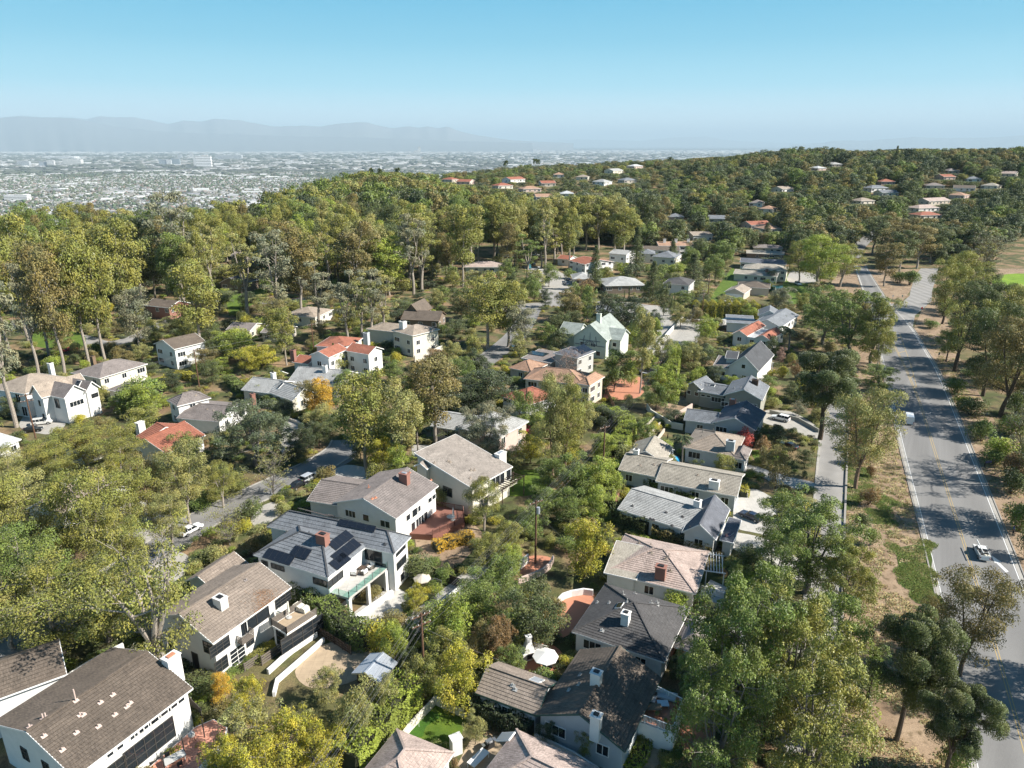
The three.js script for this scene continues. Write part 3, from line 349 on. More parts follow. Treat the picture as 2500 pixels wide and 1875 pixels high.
WIN('D', 0, [[0, .25, 3.6, 1.9, 1.1, { nx: 3 }], [0, .5, 3.6, 1.1, 1.1, {}], [0, .80, 3.4, 1.7, 1.1, {}], [1, .30, 3.4, 1.0, 1.0, {}], [1, .46, 3.2, 1.6, 1.3, { m: M.trim, nx: 1 }], [1, .55, 3.4, .9, 1.0, {}], [1, .82, 3.5, 1.0, .8, {}], [1, .92, 3.5, 1.0, .8, {}], [1, .40, .3, 1.0, 2.1, {}], [1, .56, .3, 2.2, 2.1, {}], [1, .70, .3, 1.0, 2.1, {}]]);
chimney('D', 988, 1178, 1.5, 1.5, .9, M.redBrick, M.galv); vents('D', [[909, 1219], [917, 1216], [1000, 1155], [1052, 1173], [900, 1191, .5]], M.terra);
house('E', 'beige_house', 'beige stucco house with broad tan low pitch roof and pergola deck', [M.cream, M.rGravel, M.trim], [[1154, 1193, 1252, 1139, 12.5, 5.6, 's', 2.6, { plain: 1 }], [1010, 1138, 1042, 1146, [1090, 1112], 6.6, 'gv', .8, { plain: 1, nowin: 1 }]], { auto: false, frame: M.trimDark });
WIN('E', 0, [[3, .55, 2.2, 2.0, 1.6, { ...B, nx: 2 }], [3, .12, .5, 1.6, 1.0, { ...B }], [0, .65, 3.2, 3.6, 2.0, { m: M.trim, nx: 3 }], [0, .93, 3.2, 1.2, 2.0, { m: M.trim }], [0, .3, .4, 2, 2, { ...B }]]);
vents('E', [[1061, 1130], [1094, 1127], [1099, 1129], [1150, 1149, .5], [1158, 1149, .5], [1148, 1168], [1163, 1183]], M.rTan); chimney('E', 1222, 1122, 1.2, 1.9, 1.1, M.white, M.galv);
house('F', 'beige_house', 'pale house with weathered grey shingle hip roof behind grey leaved tree', [M.pink, M.rLight, M.trim], [[1112, 1043, 1215, 1071, [1274, 1024], 5.4, 'h', 2.4], [1050, 1040, 1130, 1053, 8.5, 3.6, 'gu', 1.6]], {});
// right of the lane, the row along the frontage road
house('G', 'grey_house', 'house with large dark grey tile hip roof and white chimney', [M.white, M.rDark, M.trim], [[1396, 1542, 1622, 1617, [1678, 1483], 3.2, 'h', 2.4, { course: .36 }], [1646, 1579, 1722, 1602, [1748, 1532], 2.7, 'h', 1.2, { roof: M.rTaupe, wall: M.terra }]], { frame: M.trim });
chimney('G', 1527, 1520, 1.3, .9, .9, M.white); vents('G', [[1458, 1472], [1487, 1473], [1521, 1452, .5], [1590, 1473, .4], [1604, 1471], [1606, 1478], [1550, 1450], [1470, 1541], [1531, 1470, .5]], M.rLight); skylight('G', 1513, 1480, .6, .4, M.glass);
house('H', 'tan_house', 'house with pinkish tan tile hip roof and white railed terrace', [M.white, M.rPink, M.trim], [[1475, 1397, 1699, 1450, [1741, 1349], 3.2, 'h', 2.0, { course: .36 }], [1474, 1398, 1554, 1416, 6.2, 3.35, 's', 1.3, { roof: M.rBeige, plain: 1, nowin: 1 }]], {});
chimney('H', 1612, 1410, 1.6, 1.3, 1.0, M.redBrick); vents('H', [[1560, 1327], [1589, 1331], [1590, 1351], [1625, 1366, .5], [1633, 1360, .6], [1520, 1313], [1637, 1395]], M.rTan);
house('I', 'grey_house', 'long house with light grey ribbed tile roof and smooth grey front gable', [M.white, M.rLight, M.trim], [[1507, 1243, 1697, 1302, 9.5, 3.0, 'gu', 1.5, { course: .36 }], [1664, 1299, 1748, 1319, [1780, 1243], 3.3, 'gv', 1.9, { roof: M.rSlate, plain: 1 }], [1757, 1318, 1790, 1326, [1805, 1280], 2.8, 's', .8, { roof: M.rSlate, plain: 1 }]], {});
chimney('I', 1702, 1238, 1.1, 1.0, .9, M.white); vents('I', [[1544, 1236], [1626, 1252], [1588, 1270], [1666, 1263], [1594, 1288], [1640, 1293], [1684, 1289]], M.rDark);
house('J', 'beige_house', 'long low house with beige ribbed tile roof and white front chimney', [M.blueg, M.rBeige, M.trim], [[1600, 1175, 1800, 1213, 9.0, 3.1, 'gu', 1.5, { course: .36 }], [1509, 1147, 1614, 1167, 8.5, 3.2, 'gu', 1.4, { course: .36 }], [1528, 1115, 1622, 1131, [1640, 1092], 3.1, 'gv', 1.8]], {});
chimney('J', 1743, 1190, 1.2, 1.6, 1.0, M.white); chimney('J', 1553, 1110, .9, .9, .8, M.white); vents('J', [[1563, 1137], [1596, 1135], [1610, 1137], [1703, 1161], [1725, 1186]], M.rTan);
house('K', 'brown_house', 'house with brown and tan tile hip roof beside red leaved shrub', [M.white, M.rTan, M.trim], [[1668, 1092, 1796, 1115, [1806, 1064], 3.2, 'h', 1.9], [1785, 1118, 1822, 1125, [1832, 1096], 3.0, 'h', 1.0, { roof: M.rTaupe }]], {});
chimney('K', 1782, 1098, 1.7, 1.5, 1.0, M.blueg); vents('K', [[1716, 1055], [1713, 1065], [1741, 1050]], M.rBeige);
house('L', 'grey_house', 'blue grey walled house with slate grey gable roof and brick chimney', [M.blueg, M.rSlate, M.trim], [[1739, 1032, 1845, 1051, [1852, 1004], 3.4, 'gv', 1.9], [1669, 1025, 1750, 1036, 7, 3.0, 'gu', 1.2, { roof: M.rGrey }]], {});
chimney('L', 1788, 988, 1.1, 1.2, .8, M.redBrick, M.galv);
house('M', 'green_grey_house', 'olive grey house with grey tile gable roof and white framed windows', [M.greige, M.rGrey, M.trim], [[1766, 964, 1862, 978, [1874, 942], 5.0, 'gv', 1.9, { course: .5 }], [1703, 955, 1770, 966, 7.5, 3.8, 'gu', 1.0], [1671, 941, 1712, 951, [1722, 930], 4.2, 'gv', 1.3]], { auto: false });
WIN('M', 0, [[0, .50, 2.4, 1.4, 1.3, {}], [0, .77, 2.4, 1.6, 1.3, {}], [0, .05, 2.2, 1.5, 1.0, {}]]); WIN('M', 1, [[0, .75, 1.8, 3.0, 1.1, { nx: 4 }], [0, .2, 2.6, .9, .5, {}], [0, .4, 2.6, .9, .5, {}]]); WIN('M', 2, [[0, .25, 2.2, .9, .9, {}], [0, .70, 2.2, .9, .9, {}]]);
chimney('M', 1843, 938, 1.0, 1.3, 1.0, M.woodDark); skylight('M', 1739, 942, .6, .5); vents('M', [[1711, 940], [1724, 940], [1808, 947], [1792, 948]], M.rLight);
house('N', 'white_house', 'white clapboard house with steep dark roof, dormers and gable window', [M.white, M.rCharcoal, M.trim], [[1775, 895, 1853, 907, [1858, 862], 4.2, 'gv', 3.4], [1740, 894, 1790, 902, 9, 3.4, 'gu', 1.8, { roof: M.rTaupe }], [1770, 874, 1800, 877, 5, 5.6, 's', .6, { nowin: 1 }]], { auto: false });
WIN('N', 0, [[0, .5, 4.3, .9, 1.0, {}], [0, .25, 1.2, 1.1, 1.1, {}], [0, .55, 1.0, 1.1, 1.4, {}], [0, .83, 1.2, 1.1, 1.1, {}]]); WIN('N', 1, [[0, .5, 1.2, 1.1, 1.1, {}]]);
house('O', 'mission_house', 'small white mission style house with flat roof and red tile gables', [M.white, M.rWhite, M.trim], [[1790, 817, 1884, 831, 12, 3.4, 'f', 0, { o: .05 }], [1786, 815, 1824, 821, [1836, 790], 3.7, 'gv', 1.3, { roof: M.rRed }], [1842, 825, 1880, 831, [1886, 806], 3.7, 'gv', 1.2, { roof: M.rRed }]], {});
house('P', 'grey_house', 'house with blue grey gable roofs and rooftop solar array', [M.white, M.rGrey, M.trim], [[1836, 789, 1907, 799, [1915, 765], 3.4, 'gv', 1.8], [1773, 787, 1842, 791, 8, 3.2, 's', .8, { nowin: 1 }], [1850, 770, 1905, 774, 9, 3.6, 'gv', 1.8]], {}); panels('P', 1806, 780, 8, 1, 1.3, 2.2);
house('Q', 'brown_house', 'brown roofed house with white double garage door', [M.beige, M.rTan, M.trim], [[1768, 712, 1818, 717, 11, 3.0, 'gv', 1.6], [1800, 700, 1880, 705, 12, 3.2, 'h', 1.8, { roof: M.rBrown }]], { auto: false }); WIN('Q', 0, [[0, .5, .05, 6.2, 2.2, { glass: M.white, name: 'garage_door', nx: 1 }]]);
house('R', 'ranch_house', 'low ranch house with long pale tan roof and red chimney', [M.cream, M.rBeige, M.trim], [[1790, 668, 1898, 676, 11, 3.2, 'gu', 1.2]], {}); chimney('R', 1872, 664, 1.0, 1.2, .9, M.redBrick);
house('S', 'ranch_house', 'cream house with olive tan hip roof behind long ranch house', [M.cream, M.rBeige, M.trim], [[1812, 655, 1922, 662, 11, 5.0, 'h', 1.8]], {});
house('T', 'ranch_house', 'low white house with slate blue roof and row of dark windows', [M.white, M.rSlate, M.trim], [[1806, 640, 1920, 646, 12, 3.2, 'gu', 1.3]], {});
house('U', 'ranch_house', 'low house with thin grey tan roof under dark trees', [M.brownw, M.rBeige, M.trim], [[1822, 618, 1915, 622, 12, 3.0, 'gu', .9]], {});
house('V', 'ranch_house', 'dark roofed ranch house half hidden above the stacked ranch roofs', [M.cream, M.rTaupe, M.trim], [[1838, 604, 1912, 607, 11, 3, 'h', 1.2]], {});
// left and middle distance
house('AA', 'white_house', 'tall white house with two bright gables and brown tile roof beside eucalyptus trunks', [M.white, M.rTaupe, M.trim], [[108, 963, 156, 973, [210, 953], 6.2, 'gu', 2.2], [160, 948, 210, 957, [250, 946], 6.2, 'gu', 1.9], [70, 962, 101, 972, [196, 934], 6.2, 'gv', 2.4, { roof: M.rTan }], [-30, 948, 60, 962, [160, 920], 5.9, 'h', 2.2, { roof: M.rTan }]], { auto: false });
WIN('AA', 0, [[0, .5, 3.4, 1.3, 2.1, { ...B, name: 'balcony_door' }], [1, .5, 3.6, 3.2, 1.1, { nx: 4 }]]); WIN('AA', 1, [[1, .6, 4.2, 1.6, .9, { ...B, nx: 2, ny: 2 }]]); WIN('AA', 2, [[0, .6, 3.8, 1.0, 1.4, {}], [0, .7, .8, 1.0, 1.3, {}]]); WIN('AA', 3, [[0, .75, 3.4, 1.4, 2.0, {}], [0, .85, .3, 1.5, 2.2, {}], [0, .5, 3.4, 1.0, 1.4, {}]]);
chimney('AA', 126, 905, 1.8, 1.0, .9, M.white); skylight('AA', 191, 937, .7, .8);
house('AB', 'cream_house', 'cream house with tan hip roof and row of french windows behind tall trunks', [M.cream, M.rTaupe, M.trim], [[172, 910, 243, 924, [384, 892], 4.2, 'h', 2.0]], {}); chimney('AB', 228, 885, 1.6, 1.2, .8, M.wood);
house('AC', 'garden_cottage', 'small cream cottage with tan hip roof beside round green tree', [M.cream, M.rTaupe, M.trim], [[260, 951, 309, 961, [366, 940], 2.9, 'h', 1.4]], {});
house('AD', 'split_level_house', 'split level house with brown shingle roofs and white upper wall', [M.white, M.rTaupe, M.trim], [[407, 977, 432, 992, [507, 967], 5.2, 'h', 1.6], [430, 1021, 536, 1030, [600, 985], 3.0, 'gu', 1.4]], { skip: [4] }); vents('AD', [[446, 962], [478, 966], [506, 1000], [521, 1003]], M.rTan); chimney('AD', 618, 975, 1.2, .9, .8, M.redBrick);
house('AE', 'red_roof_house', 'house with bright red clay tile roof and white chimney among olive trees', [M.white, M.rRed, M.trim], [[406, 1108, 502, 1062, 9.5, 3.3, 'gu', 2.2], [330, 1066, 352, 1078, [440, 1035], 3.2, 'gu', 1.6]], {}); chimney('AE', 344, 1052, 1.8, 1.5, 1.0, M.white, M.black, false);
house('AF', 'pink_roof_house', 'white house with faded pink tile roof under big eucalyptus crowns', [M.white, M.rPink, M.trim], [[60, 1245, 150, 1255, [320, 1178], 3.6, 'gv', 1.8], [180, 1205, 250, 1222, [330, 1190], 3.4, 'gu', 1.4]], {});
house('AF2', 'red_roof_house', 'small white house with patch of red tile roof showing between olive crowns', [M.white, M.rRed, M.trim], [[150, 1092, 200, 1102, [258, 1070], 3.2, 'gu', 1.5]], {});
house('AG', 'white_roof_house', 'low house with pale grey sheet roof beside brown power pole', [M.white, M.rWhite, M.trim], [[-90, 1135, 52, 1072, 13, 3.4, 'gu', 1.2]], { plain: 1 });
house('AH', 'grey_house', 'cream house with light grey tile gables beside golden yellow tree', [M.cream, M.rLight, M.trim], [[655, 958, 713, 979, [750, 952], 3.1, 'gu', 2.0], [700, 934, 822, 945, 11, 3.2, 'gu', 2.3], [588, 952, 668, 962, 9, 3.0, 'gu', 1.7]], {}); chimney('AH', 668, 922, 1.2, 1.1, .9, M.white); chimney('AH', 794, 908, 1.5, .9, .9, M.white); skylight('AH', 685, 942, .35, 1); skylight('AH', 694, 909, .35, 1);
house('AI', 'mission_house', 'large white mission style house with red clay roofs, round tower and timber balcony', [M.white, M.rRed, M.trim], [[754, 867, 803, 873, [850, 852], 6.2, 'gv', 1.3], [842, 856, 900, 866, [938, 852], 6.2, 'gu', 1.4], [768, 845, 852, 849, 10, 5.6, 'h', 1.6], [713, 884, 753, 889, 6.5, 3.0, 'gu', 1.2]], {});
{ const h = houses.AI, p = at(839, 846, 6.4); meshOf('tower', new MB(h.pos).tube([p[0], 0, p[2]], [p[0], 7.2, p[2]], 2.3, 2.3, 20), M.white, h.g); meshOf('tower_roof', new MB(h.pos).lathe([p[0], 7.2, p[2]], [[2.6, 0], [0, 1.1]], 20), M.rRed, h.g); }
chimney('AI', 716, 868, 1.4, 1.2, 1, M.redBrick); chimney('AI', 895, 830, 2, 1.4, 1.2, M.blueg);
house('AJ', 'beige_house', 'square beige two storey house with tan hip roof and long terrace wall', [M.cream, M.rTan, M.trim], [[955, 806, 1007, 820, [1063, 801], 6.6, 'h', 1.6], [893, 803, 985, 813, 9, 4.6, 'h', 1.4]], { skip: [4] }); chimney('AJ', 984, 800, 1.8, 1.8, 1.4, M.white);
house('AK', 'shingle_house', 'brown shingle house with steep gable in the trees', [M.brownw, M.rBrown, M.trimBrown], [[978, 780, 1072, 784, 9, 3.6, 'gu', 2.2], [985, 765, 1025, 768, 10, 4.6, 'gv', 3.2]], {});
house('AL', 'half_timbered_house', 'pale green half timbered house with steep gable and grey green roof', [M.sage, M.rGreen, M.sage], [[1397, 822, 1482, 833, [1506, 800], 5.6, 'gv', 4.2], [1362, 812, 1412, 818, 8.5, 5.0, 'gu', 2.4], [1474, 826, 1517, 831, 8.5, 5.4, 'gu', 2.2]], { auto: false });
WIN('AL', 0, [[0, .28, 3.4, 1.2, 1.0, {}], [0, .6, 3.3, 1.4, 1.0, { nx: 3 }], [0, .4, .6, 2.4, 1.8, { nx: 3 }], [0, .75, .8, 1.2, 1.3, {}], [1, .4, 3.2, 2, 1.6, {}]]); WIN('AL', 2, [[0, .6, 3.2, 1.1, 1.2, {}], [0, .6, .6, 1.6, 1.8, { nx: 3 }]]);
{ const h = houses.AL, w = h.wings[0]; for (const [s0, y0, s1, y1] of [[.08, 4.0, .92, 4.0], [.2, 5.5, .8, 5.5], [.3, 4, .34, 7], [.5, 4, .5, 8.2], [.7, 4, .66, 7], [.3, 4, .45, 5.5], [.5, 5.5, .36, 4], [.7, 4, .55, 5.5], [.5, 5.5, .64, 4]]) { const a = w.facePt(0, s0 * w.L, y0, .04), b = w.facePt(0, s1 * w.L, y1, .04); meshOf('timber', new MB(h.pos).beam(a, b, .1, .24), M.rGrey, h.g); } } chimney('AL', 1462, 785, 2.2, 1.2, 1.0, M.sage);
house('AM', 'grey_house', 'grey roofed two storey house with solar panels beside orange tiled house', [M.grey, M.rSlate, M.trim], [[1350, 862, 1410, 875, [1452, 857], 5.6, 'h', 1.4], [1272, 874, 1345, 886, 10, 3.3, 'f', 0, { nowin: 1, roof: M.rTaupe }]], {}); panels('AM', 1423, 853, 5, 2, 1.1, 1.7); panels('AM', 1313, 864, 5, 2, 1.2, 1.8);
house('AN', 'orange_roof_house', 'house with broad orange tan clay tile hip roof', [M.beige, M.rOrange, M.trim], [[1278, 925, 1425, 940, [1452, 913], 4.2, 'h', 2.0], [1241, 898, 1297, 909, [1350, 892], 3.2, 'h', 1.6], [1408, 936, 1440, 942, [1453, 915], 5.6, 'h', 1.3]], {});
house('AO', 'red_roof_house', 'white house with salmon red tile hip roof below orange tiled house', [M.white, M.rRed, M.trim], [[1222, 966, 1285, 991, [1328, 954], 4.6, 'h', 1.9]], {});
house('AP', 'red_roof_house', 'white house with orange red roof beside dark conifer', [M.white, M.rRed, M.trim], [[1388, 636, 1428, 646, [1460, 630], 4.6, 'gu', 1.6], [1359, 631, 1390, 634, 8, 3.4, 'gu', 1.4]], {});
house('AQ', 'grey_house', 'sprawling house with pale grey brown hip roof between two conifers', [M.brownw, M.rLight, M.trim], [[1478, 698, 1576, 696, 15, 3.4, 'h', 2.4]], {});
house('AR', 'grey_house', 'small grey hip roofed house beside the street cars', [M.beige, M.rLight, M.trim], [[1398, 681, 1450, 681, 11, 3.2, 'h', 1.8]], {});
house('AS', 'brown_house', 'dark roofed house with white basement wall behind conifers', [M.white, M.rDark, M.trim], [[1618, 692, 1684, 697, 13, 4.4, 'h', 1.8]], {});
house('AT', 'white_house', 'tall white house half hidden behind dark conifer', [M.white, M.rLight, M.trim], [[1486, 618, 1530, 622, 11, 6.4, 'gu', 1.4]], {});
house('AU', 'grey_house', 'cream two storey house with grey hip roofs and corner bay', [M.cream, M.rGrey, M.trim], [[1592, 626, 1648, 630, 13, 6.0, 'h', 2.2], [1560, 619, 1600, 620, 10, 5, 'h', 1.6]], {});
house('AV', 'townhouse', 'row of white townhouses with peach tile roofs and chimneys', [M.white, M.rOrange, M.trim], [[1608, 600, 1695, 600, 12, 5.5, 'gu', 1.5], [1570, 610, 1660, 612, 10, 4.5, 'gu', 1.5, { roof: M.rBrown }]], {}); for (const x of [1622, 1650, 1680]) chimney('AV', x, 592, 1.8, 1.4, 1, M.white);
house('AW', 'white_house', 'white two storey house standing above the peach roofed row', [M.white, M.rTan, M.trim], [[1692, 575, 1742, 574, 12, 6.2, 'gu', 1.6]], {});
house('AX', 'pink_roof_house', 'house with pale pink grey hip roof near the street end', [M.cream, M.rPink, M.trim], [[1134, 652, 1232, 652, 12, 3.2, 'h', 1.8]], {});
house('AY', 'red_roof_house', 'low house with small red roof behind olive crowns', [M.white, M.rRed, M.trim], [[1176, 678, 1238, 678, 9, 3.2, 'h', 1.4]], {});
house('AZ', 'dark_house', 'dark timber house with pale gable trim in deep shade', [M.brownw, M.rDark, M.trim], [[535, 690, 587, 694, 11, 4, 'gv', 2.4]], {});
house('BA', 'beige_house', 'beige flat fronted house glimpsed between eucalyptus trunks', [M.beige, M.rTaupe, M.trim], [[560, 625, 596, 626, 10, 6.5, 'gu', 1.2]], {});
house('BB', 'white_house', 'white two storey house with brown shingle roof under drooping tree', [M.white, M.rBrown, M.trim], [[425, 853, 504, 834, 9.5, 6.0, 'gu', 1.8]], {});
house('BC', 'tan_house', 'low house with tan roof beside tall white trunk', [M.cream, M.rTan, M.trim], [[690, 770, 770, 775, 12, 3.4, 'h', 2.0]], {});
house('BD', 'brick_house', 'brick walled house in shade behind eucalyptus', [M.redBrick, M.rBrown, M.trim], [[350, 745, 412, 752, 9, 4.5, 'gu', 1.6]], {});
house('BE', 'grey_house', 'small grey roofed house between the bright green shrubs', [M.beige, M.rTaupe, M.trim], [[551, 805, 610, 808, 9, 3, 'gu', 1.4], [635, 812, 690, 815, 9, 3, 'gu', 1.4]], {});
house('BF', 'grey_house', 'small grey terrace house below conifers', [M.white, M.rGrey, M.trim], [[1455, 760, 1520, 762, 9, 3, 'gu', 1.2]], {});
// foreground, bottom of the row
house('X', 'tan_house', 'house with mauve tan tile hip roof beside the putting green', [M.cream, M.rPink, M.trim], [[850, 1925, 969, 1780, [1106, 1842], 3.2, 'h', 1.9, { course: .36 }]], {});
house('X2', 'mauve_house', 'house with mauve brown tile hip roof dappled by tree shade', [M.cream, M.rPink, M.trim], [[1150, 1925, 1261, 1780, [1505, 1884], 3.2, 'h', 2.2, { course: .36 }]], {}); skylight('X2', 1235, 1800, .6, .9, M.galv);
house('Y', 'brown_roof_house', 'house with broad brown shingle gable roof and two white chimneys', [M.blueg, M.rBrown, M.trimGreen], [[1307, 1745, 1526, 1835, [1601, 1650], 3.6, 'gv', 2.2], [1160, 1692, 1312, 1748, [1372, 1668], 3.3, 'gu', 1.4, { roof: M.rMoss, course: .36 }]], {}); chimney('Y', 1455, 1668, 1.3, 1.0, .8, M.white); chimney('Y', 1454, 1785, 1.4, .9, .8, M.white); skylight('Y', 1310, 1662, .6, .9, M.galv); vents('Y', [[1413, 1672], [1416, 1649], [1389, 1686], [1258, 1685], [1252, 1675]], M.rLight);
{ // the weathered shed with a corrugated sheet roof
  const h = house('Z', 'garden_shed', 'open garden shed with blue grey corrugated metal roof', [M.woodDark, M.galv, M.galv], [[858, 1644, 925, 1668, [955, 1612], 2.4, 'gv', .7, { course: .3 }]], { auto: false, cat: 'shed' });
}
const zAtF = (p) => -p[2] * cos(PITCH) - (p[1] - CAMH) * sin(PITCH);
// ---------------------------------------------------------------- the plain, the city, the mountains
const PLAIN = -255;
{
  const b = new MB(); const X = 140000, Z0 = -1200, Z1 = -130000; b.quad([-X, PLAIN, Z0], [X, PLAIN, Z0], [X, PLAIN, Z1], [-X, PLAIN, Z1]);
  struct('plain', b, std([.5, .5, .5], { map: mscale(T.city, 1800), roughness: 1 }));
  const r = rng(808), dirAt = (px, D) => [(px - CX) / F / cos(PITCH) * D * .985, PLAIN, -D];
  const boxG = new THREE.BoxGeometry(1, 1, 1); boxG.translate(0, .5, 0);
  const bl = new THREE.IcosahedronGeometry(1, 1); { const P = bl.attributes.position; for (let i = 0; i < P.count; i++) { const k = .8 + .35 * abs(sin(P.getX(i) * 9 + P.getY(i) * 7 + P.getZ(i) * 5)); P.setXYZ(i, P.getX(i) * k, P.getY(i) * k * .8 + .5, P.getZ(i) * k); } bl.computeVertexNormals(); }
  const roofG = (() => { const b = new MB(); b.box(0, .3, 0, 1, .6, 1); b.quad([-.55, .6, .55], [.55, .6, .55], [.55, 1, 0], [-.55, 1, 0]); b.quad([.55, .6, -.55], [-.55, .6, -.55], [-.55, 1, 0], [.55, 1, 0]); b.tri([.55, .6, .55], [.55, .6, -.55], [.55, 1, 0]); b.tri([-.55, .6, -.55], [-.55, .6, .55], [-.55, 1, 0]); return b.geo(); })();
  const pals = [[.66, .66, .65], [.40, .40, .40], [.58, .58, .57], [.34, .32, .29], [.27, .27, .28], [.30, .20, .16], [.38, .36, .33], [.2, .2, .21]];
  const q = new THREE.Matrix4(), Q = new THREE.Quaternion(), e = new THREE.Euler();
  const dist = (p) => noise.noise(p[0] / 1100, p[2] / 1100, 2) + .5 * noise.noise(p[0] / 380, p[2] / 380, 6), want = (lo, hi, f) => { for (let k = 0; k < 12; k++) { const p = f(), d = dist(p); if (d > lo && d < hi) return p; } return f(); };
  const lot = (name, label, geo, n, gen) => { const im = new THREE.InstancedMesh(geo, std([1, 1, 1], { roughness: .85 }), n); for (let i = 0; i < n; i++) { const [p, s, rot, c] = gen(); q.compose(new THREE.Vector3(...p), Q.setFromEuler(e.set(0, rot, 0)), new THREE.Vector3(...s)); im.setMatrixAt(i, q); im.setColorAt(i, lin(...c)); } im.name = numbered(name); im.userData = { kind: 'stuff', label, category: 'city' }; scene.add(im); };
  const rot = .35, grid = (p, g) => { const c = cos(rot), s = sin(rot), u = p[0] * c + p[2] * s, v = -p[0] * s + p[2] * c, U = Math.round(u / g) * g + (r() - .5) * g * .3, W = Math.round(v / (g * 1.6)) * g * 1.6 + (r() < .5 ? -1 : 1) * g * .45 + (r() - .5) * g * .15; return [U * c - W * s, PLAIN, U * s + W * c]; };
  const pick = (near, far) => Math.sqrt(near * near + (far * far - near * near) * r());
  lot('suburb_houses', 'carpet of small pale houses filling the plain', roofG, 34000, () => { const p = want(-.6, .55, () => grid(dirAt(-350 + 2450 * r(), pick(1900, 7500)), 24)); return [p, [9 + 7 * r(), 5 + 3 * r(), 8 + 5 * r()], rot + (r() < .5 ? 0 : PI / 2), pals[floor(r() * 8)]]; });
  lot('city_blocks', 'pale flat roofed warehouses and offices spread over the plain', boxG, 9000, () => { const p = want(.02, 9, () => grid(dirAt(-350 + 2450 * r(), pick(3800, 16000)), 60)); const big = r() < .25; return [p, [big ? 50 + 90 * r() : 22 + 25 * r(), 6 + 9 * r() * r(), big ? 35 + 50 * r() : 20 + 20 * r()], rot + (r() < .5 ? 0 : PI / 2), pals[floor(r() * 5)]]; });
  lot('city_blocks', 'far pale city blocks fading into the haze', boxG, 8000, () => { const D = pick(12000, 42000), p = dirAt(-350 + 2600 * r(), D); return [p, [60 + 220 * r(), 8 + 16 * r() * r(), 50 + 120 * r()], rot, pals[floor(r() * 4)]]; });
  lot('suburb_trees', 'dark street trees scattered through the plain', bl, 36000, () => { const p = want(-9, .45, () => dirAt(-350 + 2450 * r(), pick(1500, 9000))), s = 3.5 + 5 * r(); return [p, [s * 1.3, s * (.8 + .7 * r()), s * 1.2], r() * 6, [.07 + .04 * r(), .085 + .04 * r(), .065]]; });
  lot('suburb_trees', 'far belts of dark trees across the plain', bl, 7000, () => { const D = pick(8000, 26000), p = dirAt(-350 + 2600 * r(), D), s = 8 + 14 * r(); return [p, [s * 4, s, s * 2], r() * 6, [.09, .10, .08]]; });
  // towers one can tell apart: photo pixel of the foot, width and height in pixels
  const tw = [[500, 408, 34, 26, [.82, .82, .82], 'broad white hospital tower rising from the plain'], [478, 404, 8, 18, [.80, .80, .80], 'narrow white slab beside the white hospital tower'], [414, 404, 11, 13, [.84, .84, .84], 'small bright white office tower'], [400, 404, 18, 14, [.40, .45, .50], 'dark glass office slab beside small white tower'], [430, 402, 20, 14, [.36, .42, .46], 'dark blue glass office block'], [126, 406, 16, 14, [.80, .79, .78], 'white office block in the suburb plain'], [108, 406, 18, 11, [.45, .48, .52], 'grey glass office block beside white office block'], [180, 402, 40, 12, [.76, .75, .72], 'long pale hospital block'], [1024, 376, 7, 16, [.76, .74, .70], 'slim pale tower far on the plain'], [1018, 378, 14, 10, [.74, .73, .7], 'pale block below the slim tower'], [60, 404, 26, 10, [.55, .58, .6], 'grey blue office block on the plain'], [440, 388, 10, 10, [.6, .62, .64], 'grey tower behind glass office blocks'], [468, 385, 8, 12, [.62, .62, .62], 'thin grey tower on the plain'], [560, 388, 60, 9, [.5, .52, .53], 'low grey industrial plant with tanks'], [720, 402, 44, 7, [.82, .81, .8], 'long white warehouse on the plain'], [150, 388, 70, 6, [.82, .82, .82], 'very long white warehouse across the plain'], [45, 490, 50, 14, [.80, .80, .79], 'white commercial building at the foot of the hill'], [1310, 372, 20, 6, [.8, .8, .8], 'bright white warehouse in the haze'], [980, 388, 90, 5, [.8, .79, .78], 'long low white sheds in the haze']];
  for (const [x, y, w, h, c, l] of tw) { const p = at(x, y, PLAIN), z = zAtF(p), W = w * z / F, H = h * z / F, o = thing('office_tower', l, 'building', [p[0], PLAIN, p[2]]); const m = std(c, { roughness: .7 }); meshOf('wall', new MB().box(0, H / 2, 0, W, H, W * .5, .2), m, o); meshOf('roof_plant', new MB().box(W * .1, H + H * .04, 0, W * .4, H * .08, W * .25, .2), M.rLight, o); const k = max(2, min(7, Math.round(H / 9))); for (let i = 0; i < k; i++) meshOf('window_band', new MB().box(0, H * (i + .5) / k, 0, W + .5, H / k * .32, W * .5 + .5, .2), M.glass, o); }
}
